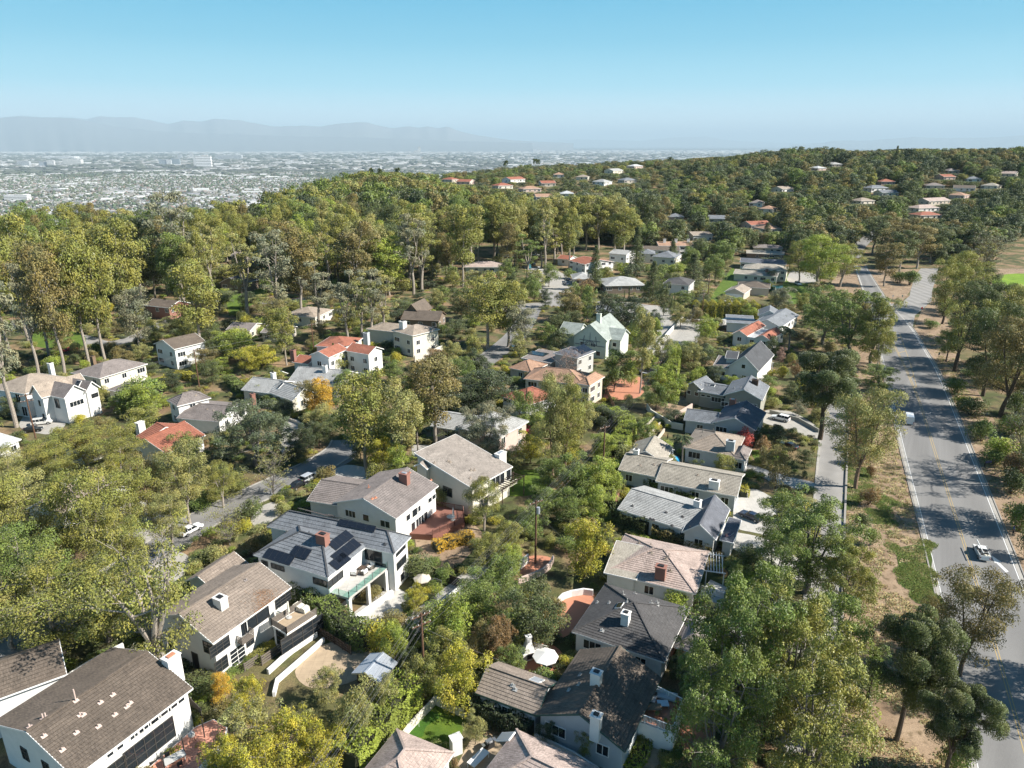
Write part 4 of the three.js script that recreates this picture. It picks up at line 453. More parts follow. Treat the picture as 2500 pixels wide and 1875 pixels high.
function range(name, D, line, base, seed, mat, depth, amp = .12) { // a ridge whose crest follows the skyline read off the photograph
  const b = { p: [], u: [] }, cols = 300, rows = 30, x0 = line[0][0], x1 = line[line.length - 1][0], P = [];
  for (let j = 0; j <= rows; j++) for (let i = 0; i <= cols; i++) { const px = lerp(x0, x1, i / cols), py = pw(line, px) + (noise.noise(px * .045, seed, 1) + .6 * noise.noise(px * .11, seed, 4)) * 1.6, k = j / rows, d = ray(px, py), t = D / -d[2], H = CAMH + d[1] * t - base; const ii = i + j * 1.3 * sin(i * .05 + seed), rid = (.5 - abs(noise.noise(ii * .16 + seed, j * .09, seed))) * .9 + noise.noise(ii * .5, j * .22, seed + 5) * .3; const prof = Math.pow(1 - k, 1.15); const z = -D + k * depth * (1 + .06 * noise.noise(i * .22, 3, seed)); const s = -z / D; P.push([d[0] * t * s, base + H * max(0, prof + (rid - .3) * amp * k * (1 - k) * 2.2 * (j > 0 ? 1 : 0)) - (j === rows ? 300 : 0), z]); }
  const g = new THREE.BufferGeometry(); g.setAttribute('position', new THREE.Float32BufferAttribute(P.flat(), 3)); const idx = []; for (let j = 0; j < rows; j++) for (let i = 0; i < cols; i++) { const a = j * (cols + 1) + i, c = a + cols + 1; idx.push(a, c, a + 1, a + 1, c, c + 1); } // back side down to the plain
  const n0 = P.length; for (let i = 0; i <= cols; i++) { const p = P[i]; P.push([p[0] * 1.1, base - 300, p[2] * 1.1]); } for (let i = 0; i < cols; i++) idx.push(i, i + 1, n0 + i, i + 1, n0 + i + 1, n0 + i);
  g.setAttribute('position', new THREE.Float32BufferAttribute(P.flat(), 3)); g.setIndex(idx); g.computeVertexNormals(); struct(name, g, mat);
}
const rock = std([.19, .20, .20], { roughness: 1 }), rock2 = std([.16, .175, .18], { roughness: 1 });
range('mountains', 52000, [[-700, 300], [-300, 290], [0, 287], [49, 282.5], [102, 286], [175, 287], [211, 291], [244, 283], [277, 286], [334, 287], [374, 295], [411, 303], [447, 294], [488, 297], [525, 290], [582, 293], [635, 303], [671, 309], [732, 307], [785, 309], [814, 303], [862, 299], [889, 298], [955, 313], [1003, 308], [1020, 312], [1044, 308], [1068, 313], [1091, 309], [1125, 321], [1166, 330], [1247, 342], [1310, 346], [1400, 349]], PLAIN, 3, rock, 14000);
range('mountains', 42000, [[-700, 300], [-200, 296], [0, 289], [40, 285], [100, 287], [180, 289], [230, 299], [300, 312], [400, 322], [520, 326], [700, 332], [900, 336], [1100, 344], [1300, 349]], PLAIN, 9, rock2, 9000, .03);
range('mountains', 92000, [[1180, 350], [1247, 345], [1430, 340], [1560, 344], [1661, 334], [1722, 333], [1783, 343], [1900, 348], [2000, 350]], PLAIN, 17, rock, 14000);
range('mountains', 64000, [[1930, 353], [1986, 351], [2039, 343.6], [2129, 342.5], [2230, 334], [2291, 337], [2414, 336], [2500, 330], [2700, 326], [3000, 330]], PLAIN, 23, rock2, 12000);
// ---------------------------------------------------------------- houses far up the hill
{
  const far = [[1265, 446, 15, 'rRed', 'pale house with red roof on the far ridge'], [1235, 462, 14, 'rRed', 'red roofed house below the far ridge houses'], [1300, 470, 17, 'rOrange', 'peach roofed house above the grove'], [1340, 456, 14, 'rRed', 'red tiled house on the far ridge beside dark trees'], [1365, 434, 12, 'rOrange', 'small orange roofed house high on the ridge'], [1420, 440, 13, 'rTan', 'tan roofed house on the far ridge'], [1130, 452, 14, 'rRed', 'red roofed house at the end of the grove'], [1090, 446, 12, 'rRed', 'small red roofed house at the edge of the plain'], [1460, 452, 12, 'rLight', 'pale roofed house on the ridge'], [1510, 424, 12, 'rLight', 'white house on the ridge skyline'], [1560, 412, 12, 'rWhite', 'white roofed house on the skyline'], [1540, 448, 13, 'rGrey', 'grey roofed house below the skyline'], [1330, 490, 15, 'rOrange', 'house with peach roof in front of the ridge houses'], [1385, 482, 12, 'rWhite', 'white walled house in front of the ridge houses'], [1650, 540, 13, 'rGrey', 'blue grey roofed house in dark trees'], [1750, 545, 13, 'rGrey', 'white gabled house in dark hillside trees'], [1845, 505, 12, 'rTaupe', 'brown roofed house in hillside trees'], [1870, 520, 12, 'rOrange', 'small terracotta roofed house in hillside trees'], [1860, 560, 15, 'rRed', 'house with long red brown roof beside conifers'], [1890, 570, 13, 'rOrange', 'peach roofed house above the ranch roofs'], [2150, 468, 16, 'rGrey', 'white house with blue grey gables on the hillside'], [2175, 480, 15, 'rGrey', 'pale house with blue grey roof below the hillside gables'], [2170, 452, 14, 'rRed', 'red roofed house above the hillside gables'], [2285, 462, 18, 'rTaupe', 'brick house with brown roof on the hillside'], [2355, 468, 20, 'rBrown', 'long brown roofed house on the hillside'], [2415, 462, 16, 'rBeige', 'pale tan roofed house on the hillside'], [2335, 486, 14, 'rOrange', 'orange roofed house on the hillside'], [2295, 500, 18, 'rPink', 'pink roofed house beside the hill street'], [2270, 518, 17, 'rPink', 'white house with pink roof beside the hill street'], [2275, 536, 17, 'rRed', 'red roofed house below the pink roofs'], [2320, 440, 12, 'rRed', 'small red roofed house high on the hill'], [2330, 425, 12, 'rTaupe', 'brown house near the hilltop'], [2380, 445, 14, 'rGrey', 'grey roofed house near the hilltop'], [2460, 432, 16, 'rPink', 'pink walled house near the hilltop'], [1985, 418, 11, 'rWhite', 'white house near the wooded crest'], [2020, 408, 11, 'rLight', 'pale house on the wooded crest'], [1925, 470, 11, 'rTan', 'tan house in the hillside wood'], [2120, 500, 12, 'rTan', 'tan roofed house above the two roads']];
  let k = 0; for (const [x, y, w, rm, l] of far) { const p = ground(x, y), z = zAtF(p), wp = w * F / z, e = 3.4; const yy = toPx([p[0], p[1] + e, p[2]])[1], sk = ((k * 37) % 9 - 4) * .006 * wp; house('far' + k, 'hill_house', l, [[M.white, M.cream, M.pink, M.beige][k % 4], M[rm], M.trim], [[x - wp / 2, yy - sk, x + wp / 2, yy + sk, 11, e / 1.1, k % 3 ? 'h' : 'gu', 1.9]], { gy: p[1] }); k++; }
}
// ---------------------------------------------------------------- vegetation
function growTree(seed, p) {
  const r = rng(seed * 7919 + 13), wood = [], clumps = [], W = p.w / 2;
  const path = (a, b, r0, r1, n, sag, lev) => { let q = a; const s = [(r() - .5) * sag, (r() - .3) * sag * .5, (r() - .5) * sag]; for (let i = 1; i <= n; i++) { const t = i / n, k = sin(t * PI), e = V.add(V.lerp(a, b, t), V.mul(s, k)); wood.push([q, e, lerp(r0, r1, (i - 1) / n), lerp(r0, r1, t), lev]); q = e; } };
  const fork = p.h * p.fork * (.85 + .3 * r()), base = [(r() - .5) * W * .15, fork, (r() - .5) * W * .15]; path([0, 0, 0], base, p.rad, p.rad * .8, 5, p.rad * 1.5, 0);
  const hole = r() * 6.28;
  for (let l = 0; l < p.leaders; l++) {
    const a = (l + r() * .6) / p.leaders * 6.28, off = p.leaders > 1 ? W * (.25 + .3 * r()) : W * .1 * r(), top = [base[0] + cos(a) * off, p.h * (l ? .78 + .2 * r() : .97), base[2] + sin(a) * off]; const rl = p.rad * (p.leaders > 1 ? .55 : .78);
    path(base, top, rl, rl * .14, 7, W * .16, 0);
    const m = Math.round(p.limbs * (.85 + .3 * r()));
    for (let i = 0; i < m; i++) {
      const t = Math.pow((i + r()) / m, p.pack ?? .9), c = V.lerp(base, top, t), prof = p.prof(t) * (.55 + .6 * r()), az = i * 2.4 + r() * 1.2 + l; let len = W * prof * (p.leaders > 1 ? .72 : 1); if (abs(Math.atan2(sin(az - hole), cos(az - hole))) < .5) len *= .55;
      const end = [c[0] + cos(az) * len, c[1] + len * (p.rise + (r() - .5) * .35), c[2] + sin(az) * len], rr = rl * (1 - .75 * t) * .45 + .015; path(c, end, rr, rr * .4, 3, len * .2, 1); clumps.push({ c: end, r: p.cr * (.75 + .5 * r()) }); if (len > p.cr * 1.3 && r() < p.fill) clumps.push({ c: V.add(V.lerp(c, end, .55), [0, p.cr * .25, 0]), r: p.cr * (.6 + .4 * r()) });
      const sub = p.sub; for (let k = 0; k < sub; k++) { const f = V.lerp(c, end, .45 + .4 * r()), b2 = az + (k % 2 ? -1 : 1) * (.5 + .6 * r()), l2 = len * (.35 + .35 * r()), e2 = [f[0] + cos(b2) * l2, f[1] + l2 * (p.rise * .8 + (r() - .4) * .7), f[2] + sin(b2) * l2]; path(f, e2, rr * .5, .012, 2, l2 * .2, 2); clumps.push({ c: e2, r: p.cr * (.6 + .5 * r()) }); }
    }
    clumps.push({ c: top, r: p.cr * .9 });
  }
  let my = 0; for (const c of clumps) my = max(my, c.c[1] + c.r * p.flat * .8); const k = p.h / my;
  for (const w of wood) { w[0] = [w[0][0], w[0][1] * k, w[0][2]]; w[1] = [w[1][0], w[1][1] * k, w[1][2]]; } for (const c of clumps) c.c = [c.c[0], c.c[1] * k, c.c[2]];
  return { wood, clumps, r };
}
class Leaves {
  constructor() { this.p = []; this.n = []; this.c = []; }
  leaf(c, out, size, droop, r, col) {
    // a small spray: one triangle hung off its point, turned at random
    let a = V.norm([r() - .5 + out[0] * .5, r() - .5 - droop, r() - .5 + out[2] * .5]), b = V.norm(V.cross(a, [r() - .5, r() - .5, r() - .5])); const L = size * (.7 + .7 * r()), w = size * .42;
    const q = [V.add(c, V.mul(b, -w)), V.add(c, V.mul(b, w)), V.add(c, V.mul(a, L))]; let fn = V.norm(V.cross(V.sub(q[1], q[0]), V.sub(q[2], q[0]))); if (V.dot(fn, out) < 0) { fn = V.mul(fn, -1); [q[0], q[1]] = [q[1], q[0]]; }
    const nn = V.norm(V.add(V.mul(out, this.ow ?? .6), V.mul(fn, .68)));
    for (const v of q) { this.p.push(v[0], v[1], v[2]); this.n.push(nn[0], nn[1], nn[2]); this.c.push(col[0], col[1], col[2]); }
  }
  clump(c, rx, ry, n, size, droop, r, tone) {
    const t = tone ?? .8 + .4 * r(), hue = (r() - .5) * .22;
    for (let i = 0; i < n; i++) { let d = V.norm([r() * 2 - 1, r() * 2 - 1 + .15, r() * 2 - 1]); if (r() < .35) d[1] = abs(d[1]); const k = .35 + .65 * Math.pow(r(), .45); const out = V.norm([d[0], d[1] * .9 + .25, d[2]]); const v = t * (.72 + .56 * r()); this.leaf([c[0] + d[0] * rx * k, c[1] + d[1] * ry * k, c[2] + d[2] * rx * k], out, size, droop, r, [v * (1 + hue), v, v * (1 - hue)]); }
  }
  geo() { const g = new THREE.BufferGeometry(); g.setAttribute('position', new THREE.Float32BufferAttribute(this.p, 3)); g.setAttribute('normal', new THREE.Float32BufferAttribute(this.n, 3)); g.setAttribute('color', new THREE.Float32BufferAttribute(this.c, 3)); return g; }
}
const leafMats = {}, TINT = { olive: [0.259, 0.259, 0.044], green: [0.165, 0.22, 0.033], dark: [0.105, 0.132, 0.0286], deep: [.055, .08, .02], yellow: [.40, .365, .025], gold: [.55, .34, .02], grey: [.235, .235, .135], rust: [.26, .16, .055], bronze: [.225, .185, .05], red: [.42, .06, .04], magenta: [.55, .035, .09], lime: [0.275, 0.33, 0.033], teal: [.11, .14, .06], pink: [.36, .23, .17], khaki: [0.314, 0.303, 0.088] };
const leafMat = (t) => leafMats[t] ??= Object.assign(new THREE.MeshPhysicalMaterial({ color: lin(...TINT[t]), vertexColors: true, roughness: .95, transmission: .3, thickness: 0, clearcoat: .18, clearcoatRoughness: .4, side: THREE.DoubleSide }), { name: 'leaf' });
const BARK = { white: std([.50, .43, .36], { map: T.bark }), brown: std([.16, .115, .08], { map: T.bark }), grey: std([.28, .25, .22], { map: T.bark }), tan: std([.36, .24, .16], { map: T.bark }), hedge: std([.05, .055, .025], { map: T.bark }) };
const dome = (t) => sqrt(max(.06, 1 - ((t - .35) / .72) ** 2)), oval = (t) => sqrt(max(.08, 1 - ((t - .45) / .6) ** 2)), spread = (t) => .55 + .6 * t - .35 * t * t * t;
const SPEC = {
  gum: { h: 28, w: 12, fork: .30, leaders: 3, limbs: 8, sub: 2, fill: .8, rise: .3, prof: oval, cr: 1.95, flat: 1.15, rad: .42, leaves: 10500, size: .42, droop: .55, bark: 'white', n: 5 },
  gumBare: { h: 26, w: 9, fork: .30, leaders: 3, limbs: 7, sub: 3, fill: 0, rise: .8, prof: oval, cr: .95, flat: 1, rad: .4, leaves: 4600, size: .34, droop: .6, bark: 'white', n: 3 },
  gumNear: { h: 17, w: 11, fork: .22, leaders: 3, limbs: 9, sub: 3, fill: .8, rise: .3, prof: dome, cr: 1.25, flat: 1.1, rad: .36, leaves: 23000, size: .19, droop: .75, bark: 'white', n: 4 },
  gumLimb: { h: 16, w: 13, fork: .26, leaders: 5, limbs: 5, sub: 2, fill: .1, rise: .35, prof: spread, cr: 1.0, flat: 1.1, rad: .6, leaves: 8000, size: .2, droop: .9, bark: 'white', n: 1 },
  broad: { h: 9, w: 8, fork: .12, leaders: 3, limbs: 8, sub: 2, fill: .8, rise: .25, prof: dome, cr: 1.0, flat: .9, rad: .16, leaves: 9000, size: .21, droop: .2, bark: 'brown', n: 5 },
  big: { h: 15, w: 13, fork: .18, leaders: 4, limbs: 9, sub: 3, fill: .4, rise: .22, prof: dome, cr: 1.0, flat: .85, rad: .42, leaves: 25000, size: .2, droop: .35, bark: 'grey', n: 4 },
  pine: { h: 16, w: 13, fork: .34, leaders: 3, limbs: 6, sub: 1, fill: .6, rise: .4, prof: (t) => .7 + .5 * t - .75 * t * t * t, cr: 1.7, flat: .8, rad: .4, leaves: 56000, size: .2, droop: -.5, ow: 1.1, bark: 'brown', n: 2 },
  bare: { h: 7, w: 7, fork: .06, leaders: 6, limbs: 9, sub: 4, fill: 0, rise: .8, prof: spread, cr: .32, flat: 1, rad: .1, leaves: 2200, size: .12, droop: 0, bark: 'grey', n: 2 },
  yellowish: { h: 7, w: 6.5, fork: .1, leaders: 4, limbs: 8, sub: 3, fill: .3, rise: .5, prof: dome, cr: .55, flat: 1, rad: .12, leaves: 9500, size: .15, droop: .1, bark: 'grey', n: 4 },
};
const SP = {};
function treeGeo(p, seed, scaleLeaf = 1, leafN = 1) {
  const { wood, clumps, r } = growTree(seed, p), b = new MB(), L = new Leaves(); L.ow = p.ow;
  for (const [a, e, r0, r1, d] of wood) b.tube(a, e, r0, r1, [8, 5, 3][d], false);
  const tot = clumps.reduce((s, c) => s + c.r * c.r, 0); for (const c of clumps) L.clump(c.c, c.r, c.r * p.flat, Math.round(p.leaves * leafN * c.r * c.r / tot), p.size * scaleLeaf, p.droop, r);
  const g = L.geo(); g.computeBoundingBox(); return { wood: b.geo(), leaf: g, h: p.h, w: (g.boundingBox.max.x - g.boundingBox.min.x + g.boundingBox.max.z - g.boundingBox.min.z) / 2, bark: p.bark };
}
for (const [k, p] of Object.entries(SPEC)) SP[k] = Array.from({ length: p.n }, (_, i) => treeGeo(p, i + k.length * 31));
// shrubs, conifers, cypresses
const shrubGeo = (seed, h, w, n, size, lumps = 7) => { const r = rng(seed), L = new Leaves(), b = new MB(); for (let i = 0; i < lumps; i++) { const a = r() * 6.28, d = i ? w * .32 * sqrt(r()) : 0, y = h * (.38 + .3 * r()) * (i ? 1 : 1.1), rr = w * (.24 + .14 * r()); L.clump([cos(a) * d, y, sin(a) * d], rr, h * .42, Math.round(n / lumps), size, 0, r); b.tube([cos(a) * d * .2, 0, sin(a) * d * .2], [cos(a) * d, y, sin(a) * d], .05, .02, 4, false); } return { wood: b.geo(), leaf: L.geo(), h, w, bark: 'brown' }; };
SP.shrub = [1, 2, 3, 4].map((s) => shrubGeo(s * 11, 2.4, 3, 2600, .15, 9));
SP.bush = [1, 2, 3].map((s) => shrubGeo(s * 17, 1.2, 1.6, 900, .11, 5));
SP.conifer = [1, 2, 3].map((s) => { const r = rng(s * 77), L = new Leaves(), b = new MB(), h = 18; b.tube([0, 0, 0], [0, h * .95, 0], .35, .05, 7, false); for (let y = h * .1; y < h; y += .85) { const k = 1 - y / h, R = .35 + 3.6 * Math.pow(k, .8) * (.7 + .5 * r()); const n = 4 + floor(k * 3); for (let i = 0; i < n; i++) { const a = (i + r()) / n * 6.28, e = [cos(a) * R, y - R * .06, sin(a) * R]; b.tube([0, y, 0], e, .07, .02, 4, false); L.clump(V.mul([e[0] * .66, y, e[2] * .66], 1), R * .42 + .25, .5 + .25 * r(), 75, .3, .1, r); } } return { wood: b.geo(), leaf: L.geo(), h, w: 7.5, bark: 'brown' }; });
SP.cypress = [1, 2].map((s) => { const r = rng(s * 5), L = new Leaves(), b = new MB(), h = 9; b.tube([0, 0, 0], [0, h * .8, 0], .14, .03, 6, false); for (let y = .5; y < h; y += .45) { const k = y / h, R = .72 * sin(min(1, .25 + k * 1.1) * PI * .9) + .12; L.clump([(r() - .5) * .15, y, (r() - .5) * .15], R, .45, 120, .16, -.8, r); } return { wood: b.geo(), leaf: L.geo(), h, w: 1.6, bark: 'brown' }; });
// lighter models for trees far away
SP.gumFar = [1, 2, 3, 4].map((s) => treeGeo({ ...SPEC.gum, h: 18, w: 12, fork: .2, limbs: 5, sub: 1, cr: 2.0, leaves: 2200, size: .7, rad: .35 }, s * 3 + 400));
SP.broadFar = [1, 2, 3].map((s) => treeGeo({ ...SPEC.broad, h: 10, w: 10, limbs: 4, sub: 1, leaves: 1500, size: .55, cr: 1.7, rad: .2 }, s * 3 + 500));
// palms: a ringed trunk and a head of arching fronds
SP.palm = [1, 2].map((s) => { const r = rng(s * 91), L = new Leaves(), b = new MB(), h = 11; let q = [0, 0, 0]; for (let i = 0; i < 8; i++) { const e = [sin(i * .2) * .25, h * .82 * (i + 1) / 8, 0]; b.tube(q, e, .24 - i * .008, .23 - i * .008, 7, false); q = e; } for (let i = 0; i < 34; i++) { const a = r() * 6.28, up = .9 - 1.7 * r(); let c = q, d = V.norm([cos(a), up, sin(a)]); for (let j = 0; j < 7; j++) { d = V.norm([d[0], d[1] - .16, d[2]]); const e = V.add(c, V.mul(d, .4)); for (let k = 0; k < 10; k++) L.leaf(V.lerp(c, e, r()), [d[0] * .2, 1, d[2] * .2], .32, .3, r, [.9, .9 + .2 * r(), .9]); c = e; } } return { wood: b.geo(), leaf: L.geo(), h, w: 5, bark: 'grey' }; });
const LAB = {
  grove: ['tall pale trunked eucalyptus tree in the dense grove behind the houses', 'eucalyptus grove behind the houses', 'eucalyptus_tree'],
  hill: ['eucalyptus tree on the wooded hillside beyond the road', 'trees on the wooded hillside', 'hillside_tree'],
  bareg: ['sparse grey eucalyptus with bare white upper limbs in the grove', 'sparse white limbed eucalyptus', 'sparse_eucalyptus_tree'],
  street: ['leafy eucalyptus beside the curving lane of parked cars', 'eucalyptus beside the curving lane', 'eucalyptus_tree'],
  garden: ['rounded leafy garden tree standing between the houses', 'garden trees between the houses', 'garden_tree'],
  ease: ['green broadleaf tree in the row along the power line lane', 'trees along the power line lane', 'broadleaf_tree'],
  front: ['large spreading tree along the frontage road', 'large trees along the frontage road', 'spreading_tree'],
  verge: ['dark roadside tree on the far verge of the main road', 'roadside trees on the far verge', 'roadside_tree'],
  median: ['eucalyptus on the bare wedge of earth between the two roads', 'eucalyptus between the two roads', 'eucalyptus_tree'],
  conifer: ['dark layered conifer among the houses', 'dark conifers among the houses', 'conifer'],
  cyp: ['slim dark column cypress beside the houses', 'column cypresses', 'cypress'],
  yellow: ['loose yellow leaved deciduous tree below the white houses', 'yellow leaved trees below the white houses', 'deciduous_tree'],
  small: ['small leafy tree filling the gardens behind the roofs', 'small trees filling the gardens', 'small_tree'],
  shrub: ['rounded green garden shrub between the houses', 'garden shrubs between the houses', 'shrub'],
  bush: ['small low garden bush', 'small low garden bushes', 'bush'],
  vshrub: ['scrubby shrub growing on the dry roadside earth', 'scrub on the dry roadside earth', 'roadside_shrub'],
  palm: ['palm with arching fronds standing above the roofs', 'palms above the roofs', 'palm_tree'],
};
const TONE = { olive: 'olive green', green: 'mid green', dark: 'dark green', deep: 'blackish green', yellow: 'yellow green', gold: 'golden', grey: 'grey green', rust: 'rust brown', bronze: 'bronze green', lime: 'bright green', teal: 'blue green', khaki: 'pale olive', pink: 'pinkish', red: 'red', magenta: 'magenta' };
const NEARBY = { A: 'the dark shingled white house', B: 'the roof deck house', C: 'the solar panel villa', D: 'the red deck house', E: 'the tan low pitch roof', F: 'the grey shingle hip roof', G: 'the dark grey hip roof', H: 'the pinkish tan hip roof', I: 'the light grey ribbed roof', J: 'the beige ribbed roof', K: 'the brown and tan tile roof', L: 'the slate grey gable', M: 'the olive grey house', N: 'the white clapboard house', O: 'the small mission house', P: 'the blue grey solar roofs', Q: 'the white garage door', R: 'the long ranch roof', T: 'the slate blue ranch roof', AA: 'the tall white gables', AB: 'the row of french windows', AC: 'the cream cottage', AD: 'the split level house', AE: 'the bright red tile roof', AF: 'the faded pink tile roof', AG: 'the pale sheet roof', AH: 'the light grey gables', AI: 'the large mission house', AJ: 'the square beige house', AK: 'the brown shingle house', AL: 'the half timbered house', AM: 'the two storey solar roof', AN: 'the orange tan tile roof', AO: 'the salmon tile roof', AP: 'the orange red roof', AQ: 'the sprawling grey hip roof', AS: 'the dark roofed house', AU: 'the cream corner bay house', AV: 'the white townhouses', BB: 'the white house with brown shingles', BC: 'the low tan roof', X: 'the putting green house', X2: 'the mauve tile roof', Y: 'the broad brown shingle roof', Z: 'the metal roofed shed' };
const SHORT = { garden: ['rounded garden tree', 'rounded garden trees'], small: ['small leafy tree', 'small leafy trees'], shrub: ['rounded garden shrub', 'rounded garden shrubs'], bush: ['low garden bush', 'low garden bushes'], ease: ['broadleaf lane tree', 'broadleaf lane trees'], front: ['large spreading tree', 'large spreading trees'], street: ['leafy eucalyptus', 'leafy eucalyptus trees'], grove: ['tall pale trunked eucalyptus', 'tall pale trunked eucalyptus trees'], bareg: ['sparse white limbed eucalyptus', 'sparse white limbed eucalyptus trees'], conifer: ['layered conifer', 'layered conifers'], cyp: ['column cypress', 'column cypresses'] };
const nextTo = (p) => { let best = 32, k = null; for (const q in NEARBY) if (houses[q]) for (const w of houses[q].wings) { const c = w.pt(w.L / 2, w.W / 2, 0), d = hypot(c[0] - p[0], c[2] - p[2]) - min(w.L, w.W) / 2; if (d < best) { best = d; k = q; } } return k; };
let treeN = 0; const RT = rng(4242);
function putTree(sp, tint, pos, height, width, lab, opt = {}) {
  const list = SP[sp], v = list[opt.v ?? floor(RT() * list.length)], [l0, g0, name] = typeof lab === 'string' ? LAB[lab] : lab, tinted = typeof lab === 'string', by = tinted && SHORT[lab] ? nextTo(pos) : null, label = by ? TONE[tint] + ' ' + SHORT[lab][0] + ' beside ' + NEARBY[by] : tinted ? TONE[tint] + ' ' + l0 : l0, group = by ? TONE[tint] + ' ' + SHORT[lab][1] + ' beside ' + NEARBY[by] : tinted ? TONE[tint] + ' ' + g0 : g0; const g = thing(name, label, /shrub|bush/.test(name) ? 'shrub' : 'tree', pos, group);
  const ky = height / v.h, kx = width ? width / v.w : ky * (.9 + .2 * RT()); g.scale.set(kx, ky, kx); g.rotation.y = opt.rot ?? RT() * 6.28; if (opt.lean) { g.rotation.order = 'YXZ'; g.rotation.z = opt.lean; }
  const W = meshOf('trunk', v.wood, BARK[opt.bark ?? v.bark], g), C = meshOf('crown', v.leaf, leafMat(tint), g); treeN++; return g;
}
const zAt = (p) => -p[2] * cos(PITCH) - (p[1] - CAMH) * sin(PITCH);
function tree(sp, tint, px, py, topY, wpx, lab, opt) { const p = ground(px, py), h = max(1, heightFor(p[0], p[2], topY) - p[1]); return putTree(sp, tint, p, h, wpx ? wpx * zAt(p) / F : 0, lab, opt); }
const uniq = (label, name) => [label, undefined, name];
// --- left foreground and the lane of parked cars
for (const a of [['gumNear', 'olive', 150, 1590, 1385, 330], ['gumNear', 'khaki', 30, 1575, 1415, 230], ['big', 'olive', 265, 1560, 1400, 230], ['gumNear', 'green', 60, 1510, 1290, 240], ['gumNear', 'olive', 235, 1400, 1140, 210], ['gumNear', 'khaki', 80, 1370, 1150, 230], ['gumNear', 'olive', -10, 1430, 1170, 240], ['gumNear', 'khaki', 463, 1275, 1075, 135], ['gumNear', 'bronze', 375, 1270, 1105, 140], ['gumNear', 'olive', 300, 1180, 1045, 140], ['gumNear', 'olive', 130, 1180, 1075, 150], ['gumNear', 'khaki', 20, 1220, 1095, 140], ['gumNear', 'olive', 215, 1140, 1040, 130], ['gumNear', 'bronze', 260, 1130, 1055, 110], ['broad', 'green', 465, 1125, 1055, 90], ['gumNear', 'olive', 330, 1330, 1130, 150], ['gumNear', 'olive', 545, 1235, 1130, 90], ['gumNear', 'khaki', 420, 1345, 1205, 110], ['gumNear', 'olive', 310, 1430, 1250, 150], ['gumNear', 'green', 90, 1490, 1330, 200]]) tree(...a, 'street');
tree('gumLimb', 'olive', 403, 1650, 1325, 330, uniq('eucalyptus with forking bare white limbs standing between the two white houses', 'eucalyptus_tree'));
tree('bare', 'khaki', 670, 1205, 1095, 125, uniq('leafless grey multi stemmed tree beside the parked silver car', 'bare_tree'), { v: 0 }); tree('bare', 'khaki', 560, 1325, 1225, 120, uniq('pale twiggy tree in front of the solar panel villa', 'bare_tree'), { v: 1 });
tree('big', 'teal', 625, 1135, 970, 195, uniq('broad blue green tree between the lane and the grey roofed house', 'spreading_tree'), { v: 0 });
tree('broad', 'gold', 790, 1020, 922, 85, uniq('golden yellow tree on a small lawn beside the cream house', 'golden_tree'), { v: 1 }); tree('broad', 'bronze', 765, 1018, 928, 65, uniq('bronze green tree leaning beside the golden tree', 'garden_tree'));
for (const a of [['broad', 'deep', 745, 1105, 1035, 75], ['broad', 'dark', 780, 1085, 1030, 65], ['broad', 'deep', 720, 1125, 1070, 60], ['broad', 'dark', 805, 1060, 1015, 60], ['broad', 'deep', 690, 1010, 975, 70], ['broad', 'green', 720, 990, 950, 60], ['broad', 'lime', 640, 965, 930, 85], ['broad', 'lime', 690, 975, 945, 60], ['broad', 'yellow', 930, 1155, 1065, 85], ['broad', 'lime', 980, 1165, 1085, 75], ['broad', 'dark', 880, 1120, 1040, 80], ['gumNear', 'olive', 1182, 1292, 1172, 95], ['shrub', 'khaki', 1078, 1228, 1188, 42], ['broad', 'dark', 1120, 1085, 1050, 90], ['broad', 'deep', 1190, 1000, 900, 160], ['broad', 'deep', 1130, 1010, 930, 120], ['broad', 'green', 1275, 1065, 950, 75], ['broad', 'yellow', 1293, 1128, 1056, 85], ['broad', 'green', 1320, 1040, 990, 70], ['shrub', 'green', 330, 1000, 930, 110], ['broad', 'lime', 350, 1018, 935, 115], ['broad', 'green', 310, 1010, 955, 70], ['broad', 'lime', 590, 880, 800, 110], ['broad', 'lime', 560, 860, 805, 90], ['broad', 'yellow', 640, 900, 840, 100], ['broad', 'bronze', 500, 900, 850, 80], ['broad', 'olive', 870, 900, 850, 85], ['broad', 'olive', 820, 910, 860, 70], ['broad', 'yellow', 610, 910, 850, 70], ['broad', 'green', 960, 935, 880, 60], ['broad', 'rust', 1060, 900, 850, 80], ['broad', 'bronze', 1010, 960, 900, 70]]) tree(...a, 'garden');
for (const a of [['gum', 'olive', 895, 1150, 905, 150], ['gum', 'khaki', 985, 1145, 930, 130], ['gum', 'bronze', 1066, 1085, 865, 150], ['gum', 'olive', 1020, 1100, 930, 70]]) tree(...a, ['slender pale trunked eucalyptus beside the cul de sac', 'eucalyptus beside the cul de sac', 'eucalyptus_tree']);
tree('big', 'grey', 1180, 1125, 985, 140, uniq('grey leaved spreading tree in front of the shingle hip roof', 'spreading_tree'), { v: 1 });
tree('shrub', 'magenta', 1277, 1068, 1040, 38, uniq('bright magenta flowering shrub beside pale house', 'flowering_shrub'));
tree('gumNear', 'khaki', 1350, 1160, 905, 120, ['twin trunked tan barked eucalyptus above the back gardens', 'twin eucalyptus', 'eucalyptus_tree'], { bark: 'tan' }); tree('gumNear', 'olive', 1378, 1155, 930, 110, ['twin trunked tan barked eucalyptus above the back gardens', 'twin eucalyptus', 'eucalyptus_tree'], { bark: 'tan' });
